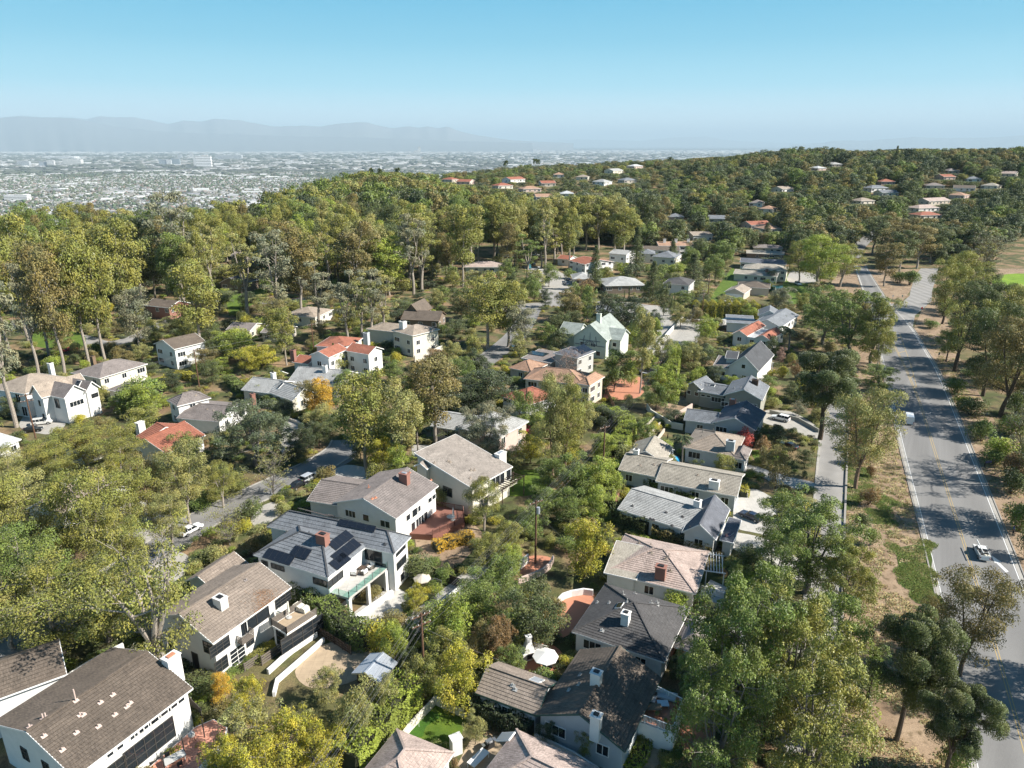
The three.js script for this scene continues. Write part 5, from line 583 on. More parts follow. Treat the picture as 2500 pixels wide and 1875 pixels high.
// --- the power line lane
for (const a of [['broad', 'green', 1340, 1195, 1120, 95], ['broad', 'green', 1400, 1215, 1110, 115], ['broad', 'lime', 1450, 1220, 1120, 115], ['broad', 'lime', 1492, 1205, 1135, 75], ['broad', 'green', 1330, 1265, 1185, 105], ['broad', 'green', 1392, 1275, 1195, 95], ['broad', 'lime', 1450, 1268, 1195, 95], ['broad', 'green', 1295, 1310, 1235, 95], ['broad', 'olive', 1240, 1340, 1265, 90], ['broad', 'olive', 1195, 1385, 1305, 90], ['broad', 'lime', 1250, 1395, 1330, 80], ['broad', 'green', 1230, 1450, 1365, 110], ['broad', 'green', 1165, 1490, 1395, 120], ['broad', 'lime', 1105, 1570, 1445, 150], ['broad', 'green', 1180, 1535, 1420, 120], ['broad', 'dark', 1300, 1570, 1435, 165], ['broad', 'bronze', 1345, 1540, 1450, 90], ['broad', 'lime', 965, 1610, 1515, 85], ['broad', 'green', 1000, 1570, 1520, 60], ['broad', 'yellow', 1120, 1725, 1590, 150], ['broad', 'olive', 1040, 1700, 1600, 100], ['broad', 'olive', 1090, 1640, 1530, 100], ['broad', 'green', 1250, 1650, 1580, 80], ['broad', 'khaki', 880, 1840, 1670, 120], ['broad', 'khaki', 940, 1765, 1650, 80], ['broad', 'dark', 1000, 1640, 1580, 70], ['broad', 'teal', 1060, 1620, 1560, 70]]) tree(...a, 'ease');
for (const a of [['broad', 'rust', 1222, 1615, 1505, 85], ['broad', 'bronze', 1175, 1610, 1525, 75]]) tree(...a, ['rust brown leaved tree beside the outdoor fireplace', 'rust leaved trees', 'rust_leaved_tree']);
tree('broad', 'yellow', 1425, 1405, 1262, 132, uniq('dense yellow green tree beside the pinkish tan roof', 'yellow_tree'), { v: 2 });
tree('yellowish', 'yellow', 1018, 1490, 1430, 60, uniq('small yellow green tree beside the white courtyard', 'small_tree'));
tree('broad', 'gold', 540, 1705, 1640, 62, uniq('small golden tree at the corner of the white two storey house', 'golden_tree'));
for (const a of [['yellowish', 'yellow', 615, 1790, 1655, 100], ['yellowish', 'khaki', 620, 1870, 1735, 150], ['yellowish', 'yellow', 705, 1890, 1745, 160], ['yellowish', 'khaki', 770, 1840, 1745, 110], ['yellowish', 'yellow', 560, 1930, 1810, 130], ['yellowish', 'khaki', 800, 1710, 1635, 90], ['yellowish', 'yellow', 790, 1900, 1780, 130], ['yellowish', 'yellow', 640, 1960, 1800, 170]]) tree(...a, 'yellow');
// --- the frontage road row
for (const a of [['big', 'green', 1905, 1345, 1195, 150], ['big', 'green', 1965, 1440, 1225, 230], ['big', 'olive', 2055, 1500, 1310, 150], ['big', 'green', 1890, 1470, 1280, 170], ['big', 'green', 1775, 1800, 1410, 260], ['big', 'olive', 1905, 1830, 1460, 260], ['big', 'green', 2005, 1700, 1430, 220], ['big', 'green', 1740, 1920, 1580, 240], ['big', 'olive', 1940, 1980, 1600, 280], ['big', 'green', 1830, 1700, 1380, 200], ['big', 'green', 1700, 1720, 1560, 120], ['big', 'green', 2070, 870, 705, 150], ['big', 'green', 2010, 840, 695, 130], ['big', 'olive', 2125, 885, 720, 110], ['big', 'green', 2145, 960, 890, 90], ['gumNear', 'olive', 2140, 905, 800, 70], ['gumNear', 'lime', 1990, 710, 570, 130], ['gumNear', 'olive', 2050, 700, 595, 100], ['gumNear', 'olive', 1950, 690, 580, 80], ['big', 'dark', 1960, 660, 560, 80]]) tree(...a, 'front');
tree('pine', 'dark', 2002, 1070, 858, 195, uniq('round headed pine with clumped dense crown beside the frontage road', 'pine_tree'), { v: 0 });
tree('pine', 'dark', 2190, 1800, 1505, 210, uniq('leaning pine with dense layered crown beside the main road kerb', 'pine_tree'), { v: 1 }); tree('pine', 'dark', 2310, 1900, 1680, 170, uniq('low dense pine below the leaning pine at the kerb', 'pine_tree'), { v: 0, rot: 2 });
tree('gumNear', 'khaki', 2089, 1188, 945, 180, uniq('twin stemmed olive eucalyptus leaning over the bare verge', 'eucalyptus_tree'), { v: 1, bark: 'tan' });
tree('gumNear', 'bronze', 2345, 1640, 1385, 200, uniq('wispy bronze leaved tree overhanging the main road', 'wispy_tree'), { v: 2, bark: 'brown' }); tree('gumNear', 'bronze', 2275, 1545, 1465, 70, uniq('small wispy bronze tree beside the kerb', 'wispy_tree'), { bark: 'brown' });
tree('cypress', 'green', 2120, 1700, 1585, 62, uniq('bushy green cypress on the verge', 'cypress'));
for (const [t, x, y, ty, w] of [['rust', 2082, 1015, 985, 45], ['rust', 2086, 1055, 1020, 48], ['rust', 2090, 1095, 1060, 48], ['rust', 2094, 1130, 1095, 44], ['rust', 2127, 1160, 1138, 22], ['rust', 2118, 1228, 1192, 44], ['dark', 2106, 1290, 1258, 42], ['green', 2126, 1325, 1290, 40], ['khaki', 2118, 1430, 1410, 18], ['green', 2320, 1880, 1790, 70]]) tree('shrub', t, x, y, ty, w, 'vshrub');
// --- the far verge of the main road, in view and beyond the frame on the sunny side
for (const a of [['gumNear', 'dark', 2400, 965, 735, 160], ['gumNear', 'bronze', 2442, 1015, 775, 180], ['gumNear', 'olive', 2470, 900, 705, 170], ['gumNear', 'olive', 2300, 790, 630, 100], ['gumNear', 'olive', 2335, 760, 610, 110], ['gumNear', 'dark', 2360, 830, 680, 120], ['gumNear', 'dark', 2400, 850, 690, 110], ['gumNear', 'green', 2310, 880, 800, 60], ['bare', 'grey', 2485, 1150, 960, 140], ['bare', 'grey', 2405, 660, 560, 110], ['gumNear', 'dark', 2530, 1060, 820, 170], ['gumNear', 'olive', 2560, 1290, 1010, 190], ['gumLimb', 'dark', 2600, 1190, 900, 170], ['big', 'dark', 2860, 1730, 1250, 330], ['gumNear', 'dark', 2540, 940, 730, 130], ['gumNear', 'dark', 2400, 745, 650, 70], ['gumLimb', 'olive', 2330, 905, 730, 110]]) tree(...a, 'verge', { bark: 'brown' });
for (const [t, x, y, ty, w] of [['green', 2395, 1075, 1030, 60], ['lime', 2440, 1120, 1065, 70], ['rust', 2478, 1170, 1110, 60], ['green', 2420, 1130, 1100, 60], ['dark', 2465, 1200, 1150, 70], ['green', 2490, 1290, 1230, 70], ['dark', 2505, 1360, 1290, 60], ['green', 2335, 960, 925, 55], ['dark', 2370, 1010, 970, 60], ['dark', 2300, 770, 745, 40], ['green', 2270, 800, 780, 34], ['green', 2195, 690, 665, 40], ['green', 2220, 695, 660, 42], ['lime', 2345, 995, 965, 45], ['green', 2480, 1010, 960, 60], ['lime', 2470, 1060, 1010, 60]]) tree('shrub', t, x, y, ty, w, 'vshrub');
for (const a of [['gum', 'bronze', 2158, 698, 590, 75], ['gum', 'dark', 2195, 668, 560, 85], ['gum', 'bronze', 2238, 655, 548, 90], ['gum', 'dark', 2270, 640, 545, 90], ['gum', 'bronze', 2180, 640, 545, 80], ['gum', 'bronze', 2225, 625, 530, 90], ['gum', 'dark', 2130, 620, 525, 80], ['gum', 'bronze', 2150, 605, 515, 80]]) tree(...a, 'median');
// --- gardens in the middle distance
for (const a of [['broad', 'olive', 1762, 1160, 1108, 75], ['broad', 'bronze', 1893, 1190, 1088, 78], ['broad', 'deep', 1892, 1085, 1038, 48], ['broad', 'dark', 1845, 1080, 1045, 45], ['broad', 'dark', 1965, 1140, 1100, 55], ['broad', 'green', 1565, 1085, 1020, 70], ['broad', 'lime', 1470, 1115, 1055, 85], ['broad', 'lime', 1625, 995, 890, 88], ['broad', 'green', 1600, 1000, 930, 70], ['broad', 'lime', 1640, 905, 843, 45], ['broad', 'khaki', 1690, 905, 838, 62], ['broad', 'green', 1500, 955, 850, 92], ['broad', 'deep', 1475, 810, 712, 95], ['broad', 'deep', 1535, 812, 725, 100], ['broad', 'deep', 1590, 818, 755, 60], ['broad', 'bronze', 1392, 785, 705, 70], ['broad', 'green', 1432, 782, 698, 45], ['broad', 'green', 1335, 855, 785, 50], ['broad', 'dark', 1365, 865, 800, 62], ['broad', 'lime', 1718, 840, 768, 68], ['broad', 'grey', 1905, 755, 700, 62], ['broad', 'dark', 1885, 870, 822, 45], ['broad', 'rust', 1972, 860, 815, 36], ['broad', 'pink', 1905, 890, 848, 32], ['broad', 'dark', 1765, 900, 860, 60], ['broad', 'teal', 1745, 935, 890, 45], ['broad', 'grey', 1950, 1015, 975, 45], ['broad', 'dark', 1930, 970, 930, 50], ['broad', 'rust', 1940, 925, 880, 36], ['broad', 'green', 1680, 660, 600, 60], ['broad', 'green', 1745, 690, 620, 70], ['broad', 'dark', 1700, 640, 580, 55], ['broad', 'green', 1770, 655, 595, 45], ['broad', 'lime', 1655, 680, 640, 45], ['broad', 'dark', 1790, 620, 560, 60], ['broad', 'green', 1340, 700, 640, 55], ['broad', 'green', 1240, 690, 630, 50], ['broad', 'green', 1300, 720, 670, 60], ['broad', 'dark', 1250, 720, 665, 55], ['broad', 'olive', 1480, 690, 650, 40], ['broad', 'rust', 1430, 720, 680, 60], ['broad', 'bronze', 1700, 800, 750, 55], ['broad', 'khaki', 1660, 800, 745, 50], ['broad', 'dark', 1620, 770, 690, 55], ['broad', 'lime', 1600, 830, 775, 40], ['broad', 'green', 1580, 730, 690, 45], ['broad', 'lime', 1690, 950, 900, 40], ['broad', 'lime', 1540, 940, 880, 45], ['broad', 'green', 1560, 1150, 1110, 50], ['broad', 'dark', 1700, 1165, 1125, 50], ['broad', 'lime', 1455, 1330, 1290, 50], ['broad', 'dark', 1480, 1330, 1285, 55], ['broad', 'dark', 1850, 1520, 1450, 60], ['broad', 'dark', 1720, 1505, 1450, 42], ['broad', 'green', 1800, 1430, 1370, 60], ['broad', 'khaki', 1160, 1805, 1740, 62], ['broad', 'teal', 1340, 1810, 1755, 65], ['broad', 'olive', 1432, 1840, 1785, 58], ['broad', 'dark', 1600, 1620, 1570, 60], ['broad', 'dark', 1650, 1650, 1600, 60], ['broad', 'deep', 1690, 1700, 1630, 80], ['broad', 'deep', 1720, 1660, 1600, 70]]) tree(...a, 'garden');
for (const a of [['gum', 'olive', 1190, 850, 665, 135], ['gum', 'olive', 1240, 845, 680, 110], ['gum', 'grey', 1270, 855, 740, 85], ['gum', 'khaki', 1562, 958, 750, 70], ['gum', 'olive', 1215, 790, 660, 80]]) tree(...a, ['pale barked eucalyptus among the middle houses', 'eucalyptus among the middle houses', 'eucalyptus_tree']);
tree('bare', 'pink', 1388, 930, 848, 82, uniq('leafless pinkish tree in front of the orange tiled roof', 'bare_tree')); tree('shrub', 'red', 1815, 1092, 1048, 46, uniq('red leaved shrub beside the brown tile roof', 'red_shrub')); tree('shrub', 'rust', 1862, 1105, 1068, 36, uniq('small rust leaved shrub beside the frontage garden', 'rust_shrub'));
for (const [x, y, ty, w] of [[1452, 708, 602, 46], [1552, 670, 556, 48], [1592, 735, 640, 50], [1690, 705, 622, 62], [1870, 590, 545, 36], [1640, 650, 590, 40]]) tree('conifer', 'dark', x, y, ty, w, 'conifer');
for (const [x, y, ty] of [[818, 905, 838], [886, 912, 870], [898, 912, 868], [910, 905, 858], [1262, 668, 615], [1645, 760, 715], [1638, 770, 720], [1535, 735, 700], [1524, 735, 708], [580, 790, 765], [588, 790, 762]]) tree('cypress', 'dark', x, y, ty, 0, 'cyp');
for (const [x, y, ty, w] of [[1925, 858, 792, 52], [1665, 1130, 1050, 48], [1905, 800, 765, 24], [1880, 690, 655, 30], [283, 1320, 1300, 26]]) tree('palm', 'teal', x, y, ty, w, 'palm');
for (const [x, ty, D] of [[935, 400, 640], [955, 402, 650], [992, 401, 660], [1235, 384, 800], [1302, 381, 860], [1309, 382, 865], [1604, 379, 900], [1638, 388, 860], [1700, 386, 850]]) { const p = atDist(x, D), hp = heightFor(p[0], p[2], ty) - p[1]; if (hp > 26 || hp < 5) continue; putTree('palm', 'dark', p, hp, 6, ['tall slim palm on the far skyline', 'palms on the far skyline', 'skyline_palm']); }
{ const p = atDist(2110, 760); putTree('conifer', 'dark', p, heightFor(p[0], p[2], 358) - p[1], 9, uniq('pointed conifer rising above the hilltop trees', 'conifer')); }
// --- the grove on the left, trunk by trunk where they stand out
for (const a of [['gumBare', 'grey', 40, 1040, 640, 120], ['gumBare', 'grey', 452, 745, 465, 130], ['gumBare', 'khaki', 605, 770, 565, 100], ['gumBare', 'grey', 683, 815, 560, 110], ['gumBare', 'khaki', 520, 720, 540, 80], ['gumBare', 'grey', 95, 920, 640, 90], ['gumBare', 'grey', 850, 838, 660, 80], ['gumBare', 'khaki', 886, 835, 665, 85], ['gumBare', 'grey', 912, 832, 655, 85], ['gumBare', 'khaki', 940, 825, 660, 80], ['gumBare', 'grey', 780, 800, 640, 90], ['gumBare', 'grey', 1010, 720, 520, 90], ['gumBare', 'khaki', 1330, 660, 480, 70]]) tree(...a, 'bareg');
for (const a of [['gum', 'bronze', 158, 915, 605, 130], ['gum', 'olive', 218, 890, 560, 130], ['gum', 'olive', 258, 885, 555, 125], ['gum', 'bronze', 120, 870, 590, 120], ['gum', 'olive', 320, 800, 530, 140], ['gum', 'olive', 490, 860, 635, 140], ['gum', 'grey', 345, 870, 700, 90], ['gum', 'dark', 350, 745, 520, 130], ['gum', 'olive', 20, 850, 560, 130], ['gum', 'olive', 70, 830, 520, 140], ['gum', 'bronze', 740, 780, 540, 120], ['gum', 'lime', 950, 720, 575, 120], ['gum', 'olive', 1000, 690, 500, 130], ['gum', 'bronze', 870, 730, 540, 120], ['gum', 'olive', 700, 890, 750, 80], ['gum', 'bronze', 690, 860, 730, 90], ['gum', 'olive', 1130, 700, 500, 110], ['gum', 'olive', 1205, 640, 470, 90], ['gum', 'olive', 1225, 645, 480, 80], ['gum', 'khaki', 1250, 640, 490, 80], ['gum', 'olive', 1275, 625, 480, 80], ['gum', 'olive', 1320, 630, 485, 85], ['gum', 'khaki', 1360, 620, 470, 85], ['gum', 'olive', 1400, 620, 475, 85], ['gum', 'grey', 1430, 610, 470, 80], ['gum', 'olive', 1460, 615, 475, 80], ['gum', 'khaki', 1500, 610, 470, 80], ['gum', 'olive', 1520, 640, 500, 90], ['gum', 'dark', 1570, 600, 470, 80], ['gum', 'bronze', 1600, 590, 480, 70]]) tree(...a, 'grove');
// --- fill: the rest of the grove, then garden shrubs
const SKY = [[-300, 500], [0, 492], [90, 484], [134, 480], [228, 452], [285, 444], [358, 455], [407, 476], [550, 484], [590, 468], [671, 448], [752, 440], [814, 428], [875, 416], [906, 414], [1044, 420], [1085, 432], [1150, 470], [1300, 474], [1420, 470], [1500, 462], [1560, 430], [1624, 400], [1742, 386], [1795, 373], [1836, 364], [1877, 356], [1966, 361], [2007, 368], [2145, 365], [2304, 364], [2389, 357], [2446, 352], [2800, 350]];
const SKYF = [[400, 474], [550, 482], [590, 466], [671, 446], [752, 438], [814, 426], [875, 414], [906, 412], [1044, 418], [1085, 422], [1166, 408], [1320, 403], [1410, 399], [1471, 395], [1560, 389], [1624, 391], [1742, 385], [1795, 373], [1836, 364], [1877, 356], [1966, 361], [2007, 368], [2145, 365], [2304, 364], [2389, 357], [2446, 352], [2800, 350]];
const blocked = (x, z, m = 0) => { for (const q of footprints) { if (inPoly(x, z, q)) return true; if (m) for (const p of q) if (hypot(p[0] - x, p[2] - z) < m) return true; } for (const q of noTree) if (inPoly(x, z, q)) return true; return false; };
const placed = []; const near = (x, z, d) => { for (const p of placed) if (abs(p[0] - x) < d && abs(p[1] - z) < d && hypot(p[0] - x, p[1] - z) < d) return true; return false; };
scene.children.forEach((o) => { if (o.userData.category === 'tree') placed.push([o.position.x, o.position.z]); });
{
  const r = rng(31); let n = 0;
  for (let i = 0; i < 20000 && n < 255; i++) {
    const D = (235 + 150 * r()) * S, px = -150 + 1560 * r(), p = atDist(px, D), py = toPx(p)[1]; if (px > 1050 && D < 300 * S) continue; if (px > 560 && py > 720) continue; if (blocked(p[0], p[2], 4) || near(p[0], p[2], 7.2)) continue;
    let h = 22 + 14 * r(); const cap = heightFor(p[0], p[2], pw(SKY, px) + 4 + 30 * r() * r()) - p[1]; h = min(h, cap); h = clearHeight(p, h, 13); if (h < 9) continue; placed.push([p[0], p[2]]);
    const t = ['olive', 'olive', 'olive', 'khaki', 'bronze', 'green', 'dark', 'lime'][floor(r() * 8)]; putTree(r() < .1 ? 'gumBare' : 'gum', t, p, h, 13 + 5 * r(), 'grove'); n++;
  }
  let m = 0;
  for (let i = 0; i < 14000 && m < 290; i++) { // garden shrubs and bushes near enough to tell apart
    const D = (48 + 200 * r()) * S, px = -50 + 2150 * r(), p = atDist(px, D); const q = toPx(p); if (q[1] > 1950) continue; if (blocked(p[0], p[2], 1.5) || near(p[0], p[2], 3.2)) continue; placed.push([p[0], p[2]]);
    const t = ['green', 'olive', 'dark', 'lime', 'khaki', 'green', 'bronze', 'deep', 'yellow'][floor(r() * 9)]; { const hh = clearHeight(p, 1.6 + 2.8 * r(), 4); if (hh < .9) continue; putTree('shrub', t, p, hh, 2.6 + 2.8 * r(), 'shrub'); m++; }
  }
  m = 0;
  for (let i = 0; i < 6000 && m < 130; i++) { const D = (45 + 110 * r()) * S, px = 100 + 2000 * r(), p = atDist(px, D); if (toPx(p)[1] > 1900) continue; if (blocked(p[0], p[2], .8) || near(p[0], p[2], 2)) continue; placed.push([p[0], p[2]]); putTree('bush', ['green', 'khaki', 'lime', 'dark', 'olive', 'rust'][floor(r() * 6)], p, .6 + r(), 1 + 1.4 * r(), 'bush'); m++; }
  m = 0;
  for (let i = 0; i < 20000 && m < 290; i++) { // garden trees further back
    const D = (95 + 240 * r()) * S, px = -100 + 2080 * r(), p = atDist(px, D); if (blocked(p[0], p[2], 3) || near(p[0], p[2], 5)) continue; placed.push([p[0], p[2]]);
    const hh = clearHeight(p, 4 + 6 * r(), 8); if (hh < 2.5) continue; putTree(D > 260 * S ? 'broadFar' : 'broad', ['green', 'olive', 'dark', 'lime', 'khaki', 'deep', 'bronze'][floor(r() * 7)], p, hh, 6 + 4 * r(), 'small'); m++;
  }
}
// --- the hillside beyond: the nearest as trees of their own, the rest as one wood
{
  const r = rng(55), spots = [];
  for (let i = 0; i < 60000 && spots.length < 6200; i++) {
    const D = (345 + 640 * Math.pow(r(), .8)) * S, px = 420 + 2230 * r(), p = atDist(px, D); if (D < (px < 1050 ? 372 : 400) * S && px < 1560) continue; if (px < 1100 && D > 640 * S) continue; if (blocked(p[0], p[2], 5) || near(p[0], p[2], px < 1650 && D > 560 * S ? 10 : 5.6)) continue;
    if (p[1] < -3) continue; placed.push([p[0], p[2]]); let h = px < 1130 ? 17 + 14 * r() : px < 1650 && D > 520 * S ? 5 + 6 * r() : 9 + 13 * r() * r() + 3 * r(); const cap = heightFor(p[0], p[2], pw(SKYF, px) - (px < 1130 ? 1 : 5)) - p[1]; h = min(h, max(4, cap * (px < 1130 ? .75 + .25 * r() : .55 + .5 * r()))); h = clearHeight(p, h, 11); if (h < 3) continue; spots.push([p, h, r(), D]);
  }
  for (let px = 1560; px < 2620; px += 16 + 26 * r()) { const D = (700 + 200 * r()) * S, p = atDist(px, D), h = heightFor(p[0], p[2], pw(SKYF, px) + 5 * r() - 1) - p[1]; if (h > 5 && h < 30) spots.push([p, h, r(), D * .4]); }
  spots.sort((a, b) => a[3] - b[3]);
  const tints = ['olive', 'dark', 'green', 'dark', 'green', 'dark', 'bronze', 'deep', 'deep', 'dark', 'teal', 'bronze']; const rest = [];
  spots.forEach(([p, h, q, D], i) => { if (i < 290) putTree(h < 11 ? 'broadFar' : 'gumFar', tints[floor(q * 12)], p, h, 8 + 3 * r() + h * .4, 'hill', { bark: 'grey' }); else rest.push([p, h, q, p[0] / -p[2] < -.06]); });
  const forms = SP.gumFar.slice(0, 2).map((v) => v.leaf).concat(SP.broadFar[0].leaf);
  const q = new THREE.Matrix4(), e = new THREE.Euler(), Q = new THREE.Quaternion(); const white = Object.assign(new THREE.MeshPhysicalMaterial({ color: 0xffffff, vertexColors: true, roughness: .95, transmission: .3, thickness: 0, side: THREE.DoubleSide }), { name: 'leaf' });
  forms.forEach((g, k) => { const mine = rest.filter((_, i) => i % 3 === k), im = new THREE.InstancedMesh(g, white, mine.length); const H = k < 2 ? 18 : 10, Wd = k < 2 ? SP.gumFar[k].w : SP.broadFar[0].w; mine.forEach(([p, h, qq, gl], i) => { const w = (7 + 3 * r() + h * .45) / Wd; q.compose(new THREE.Vector3(p[0], p[1] - h * .08, p[2]), Q.setFromEuler(e.set(0, r() * 6.28, 0)), new THREE.Vector3(w, h / H, w)); im.setMatrixAt(i, q); im.setColorAt(i, lin(...TINT[gl ? ['olive', 'olive', 'khaki', 'bronze', 'green', 'olive', 'dark', 'green'][floor(r() * 8)] : tints[floor(r() * 12)]])); }); im.name = numbered('hillside_wood'); im.userData = { kind: 'stuff', label: 'distant wood covering the hillside', category: 'wood' }; im.castShadow = true; scene.add(im); });
}

// --- low undergrowth over the gardens, and dry tufts on the verges
{
  const r = rng(909), q = new THREE.Matrix4(), Q = new THREE.Quaternion(), e = new THREE.Euler(); const m = Object.assign(new THREE.MeshPhysicalMaterial({ color: 0xffffff, vertexColors: true, roughness: .95, transmission: .3, thickness: 0, side: THREE.DoubleSide }), { name: 'leaf' });
  const scatter = (name, label, geo, n, gen) => { const L = []; for (let i = 0; i < n * 8 && L.length < n; i++) { const g = gen(); if (g) L.push(g); } const im = new THREE.InstancedMesh(geo, m, L.length); L.forEach(([p, s, h, c], i) => { q.compose(new THREE.Vector3(...p), Q.setFromEuler(e.set(0, r() * 6.28, 0)), new THREE.Vector3(s, h, s)); im.setMatrixAt(i, q); im.setColorAt(i, lin(...c)); }); im.name = numbered(name); im.userData = { kind: 'stuff', label, category: 'undergrowth' }; im.castShadow = im.receiveShadow = true; scene.add(im); };
  const garden = (x, z) => { for (const q of footprints) if (inPoly(x, z, q)) return false; for (const q of noTree) if (inPoly(x, z, q)) return false; return true; };
  for (const k of [0, 1]) scatter('undergrowth', 'tangled low undergrowth between the houses', SP.bush[k].leaf, 2600, () => { const D = (42 + 290 * r()) * S, px = -150 + 2250 * r(), p = atDist(px, D); if (noise.noise(p[0] * .06, p[2] * .06, 3) < -.12 || !garden(p[0], p[2])) return null; const t = TINT[['green', 'olive', 'dark', 'lime', 'khaki', 'deep', 'bronze', 'yellow', 'green', 'olive'][floor(r() * 10)]]; const s = .7 + 1.3 * r(); return [p, s, .35 + .8 * r(), t]; });
  scatter('undergrowth', 'dense scrub beyond the far verge', SP.shrub[0].leaf, 420, () => { const D = (70 + 270 * r()) * S, px = 2300 + 700 * r(), p = atDist(px, D); if (!garden(p[0], p[2])) return null; return [p, .8 + .9 * r(), .5 + .8 * r(), TINT[['dark', 'green', 'olive', 'bronze', 'deep'][floor(r() * 5)]]]; });
  function tuftOf() { const L = new Leaves(), rr = rng(4); for (let i = 0; i < 70; i++) L.leaf([(rr() - .5) * .8, .1 * rr(), (rr() - .5) * .8], [0, 1, 0], .13, -.5, rr, [.8 + .4 * rr(), .8 + .4 * rr(), .8]); return L.geo(); }
  const tuft = (() => { const L = new Leaves(), rr = rng(3); for (let i = 0; i < 60; i++) L.leaf([(rr() - .5) * .7, .06 * rr(), (rr() - .5) * .7], [0, 1, 0], .14, -.9, rr, [.8 + .4 * rr(), .8 + .4 * rr(), .8]); return L.geo(); })();
  const mats = [[[2185, 1338], [2264, 1330], [2268, 1400], [2240, 1415], [2205, 1400]], [[2218, 1425], [2262, 1418], [2280, 1464], [2245, 1462]], [[2067, 1141], [2110, 1150], [2125, 1190], [2190, 1230], [2160, 1240], [2100, 1215], [2066, 1235]], [[2130, 1250], [2160, 1255], [2170, 1275], [2140, 1272]]].map((z) => z.map((q) => at(...q)));
  scatter('ice_plant', 'low green succulent mats on the dry verge', tuftOf(), 2600, () => { const z = mats[floor(r() * 4)], k = z[floor(r() * z.length)], c = z.reduce((s, q) => V.add(s, V.mul(q, 1 / z.length)), [0, 0, 0]), p = V.lerp(c, k, sqrt(r()) * 1.12); const x = p[0] + (r() - .5) * 1.6, y = p[2] + (r() - .5) * 1.6; return [[x, 0, y], .8 + 1.2 * r(), .5 + .7 * r(), [[.13, .2, .035], [.17, .22, .04], [.2, .2, .06]][floor(r() * 3)]]; });
  const verge = noTree.filter((_, i) => i > 0), dirtZones = [[[2060, 1640], [2070, 1150], [2075, 1000], [2105, 830], [2150, 890], [2190, 1088], [2288, 1482], [2366, 1880], [2060, 1900]], [[2300, 900], [2250, 790], [2300, 735], [2330, 850], [2390, 960], [2470, 1100], [2560, 1230], [2620, 1400], [2520, 1411]]].map((z) => z.map((q) => at(...q)));
  scatter('dry_grass', 'dry grass tufts on the bare verges', tuft, 2600, () => { const D = (40 + 170 * r()) * S, px = 2050 + 560 * r(), p = atDist(px, D); if (!dirtZones.some((z) => inPoly(p[0], p[2], z))) return null; if (noise.noise(p[0] * .12, p[2] * .12, 8) < -.05 - .3 * r()) return null; const t = r(); return [p, .7 + 1.4 * r(), .5 + r(), t < .7 ? [.52, .43, .29] : t < .9 ? [.36, .29, .17] : [.2, .21, .08]]; });
}

{ // fallen leaves lying in drifts on the mossy roof
  const r = rng(12), L = new Leaves(), h = houses.B; for (let i = 0; i < 1500; i++) { const t = r(), px = 628 + 38 * t + (r() - .5) * 22 + (r() < .2 ? (r() - .5) * 80 : 0), py = 1440 + 70 * r(), hit = roofHit(h, px, py); L.leaf([hit.p[0] - h.pos[0], hit.p[1] - h.pos[1] + .07, hit.p[2] - h.pos[2]], [0, 1, 0], .1, 0, r, [1, .9 + .2 * r(), 1]); } const o = meshOf('leaf_litter', L.geo(), std([.33, .17, .08], { vertexColors: true, side: THREE.DoubleSide }), h.g); o.userData.kind = 'stuff';
}
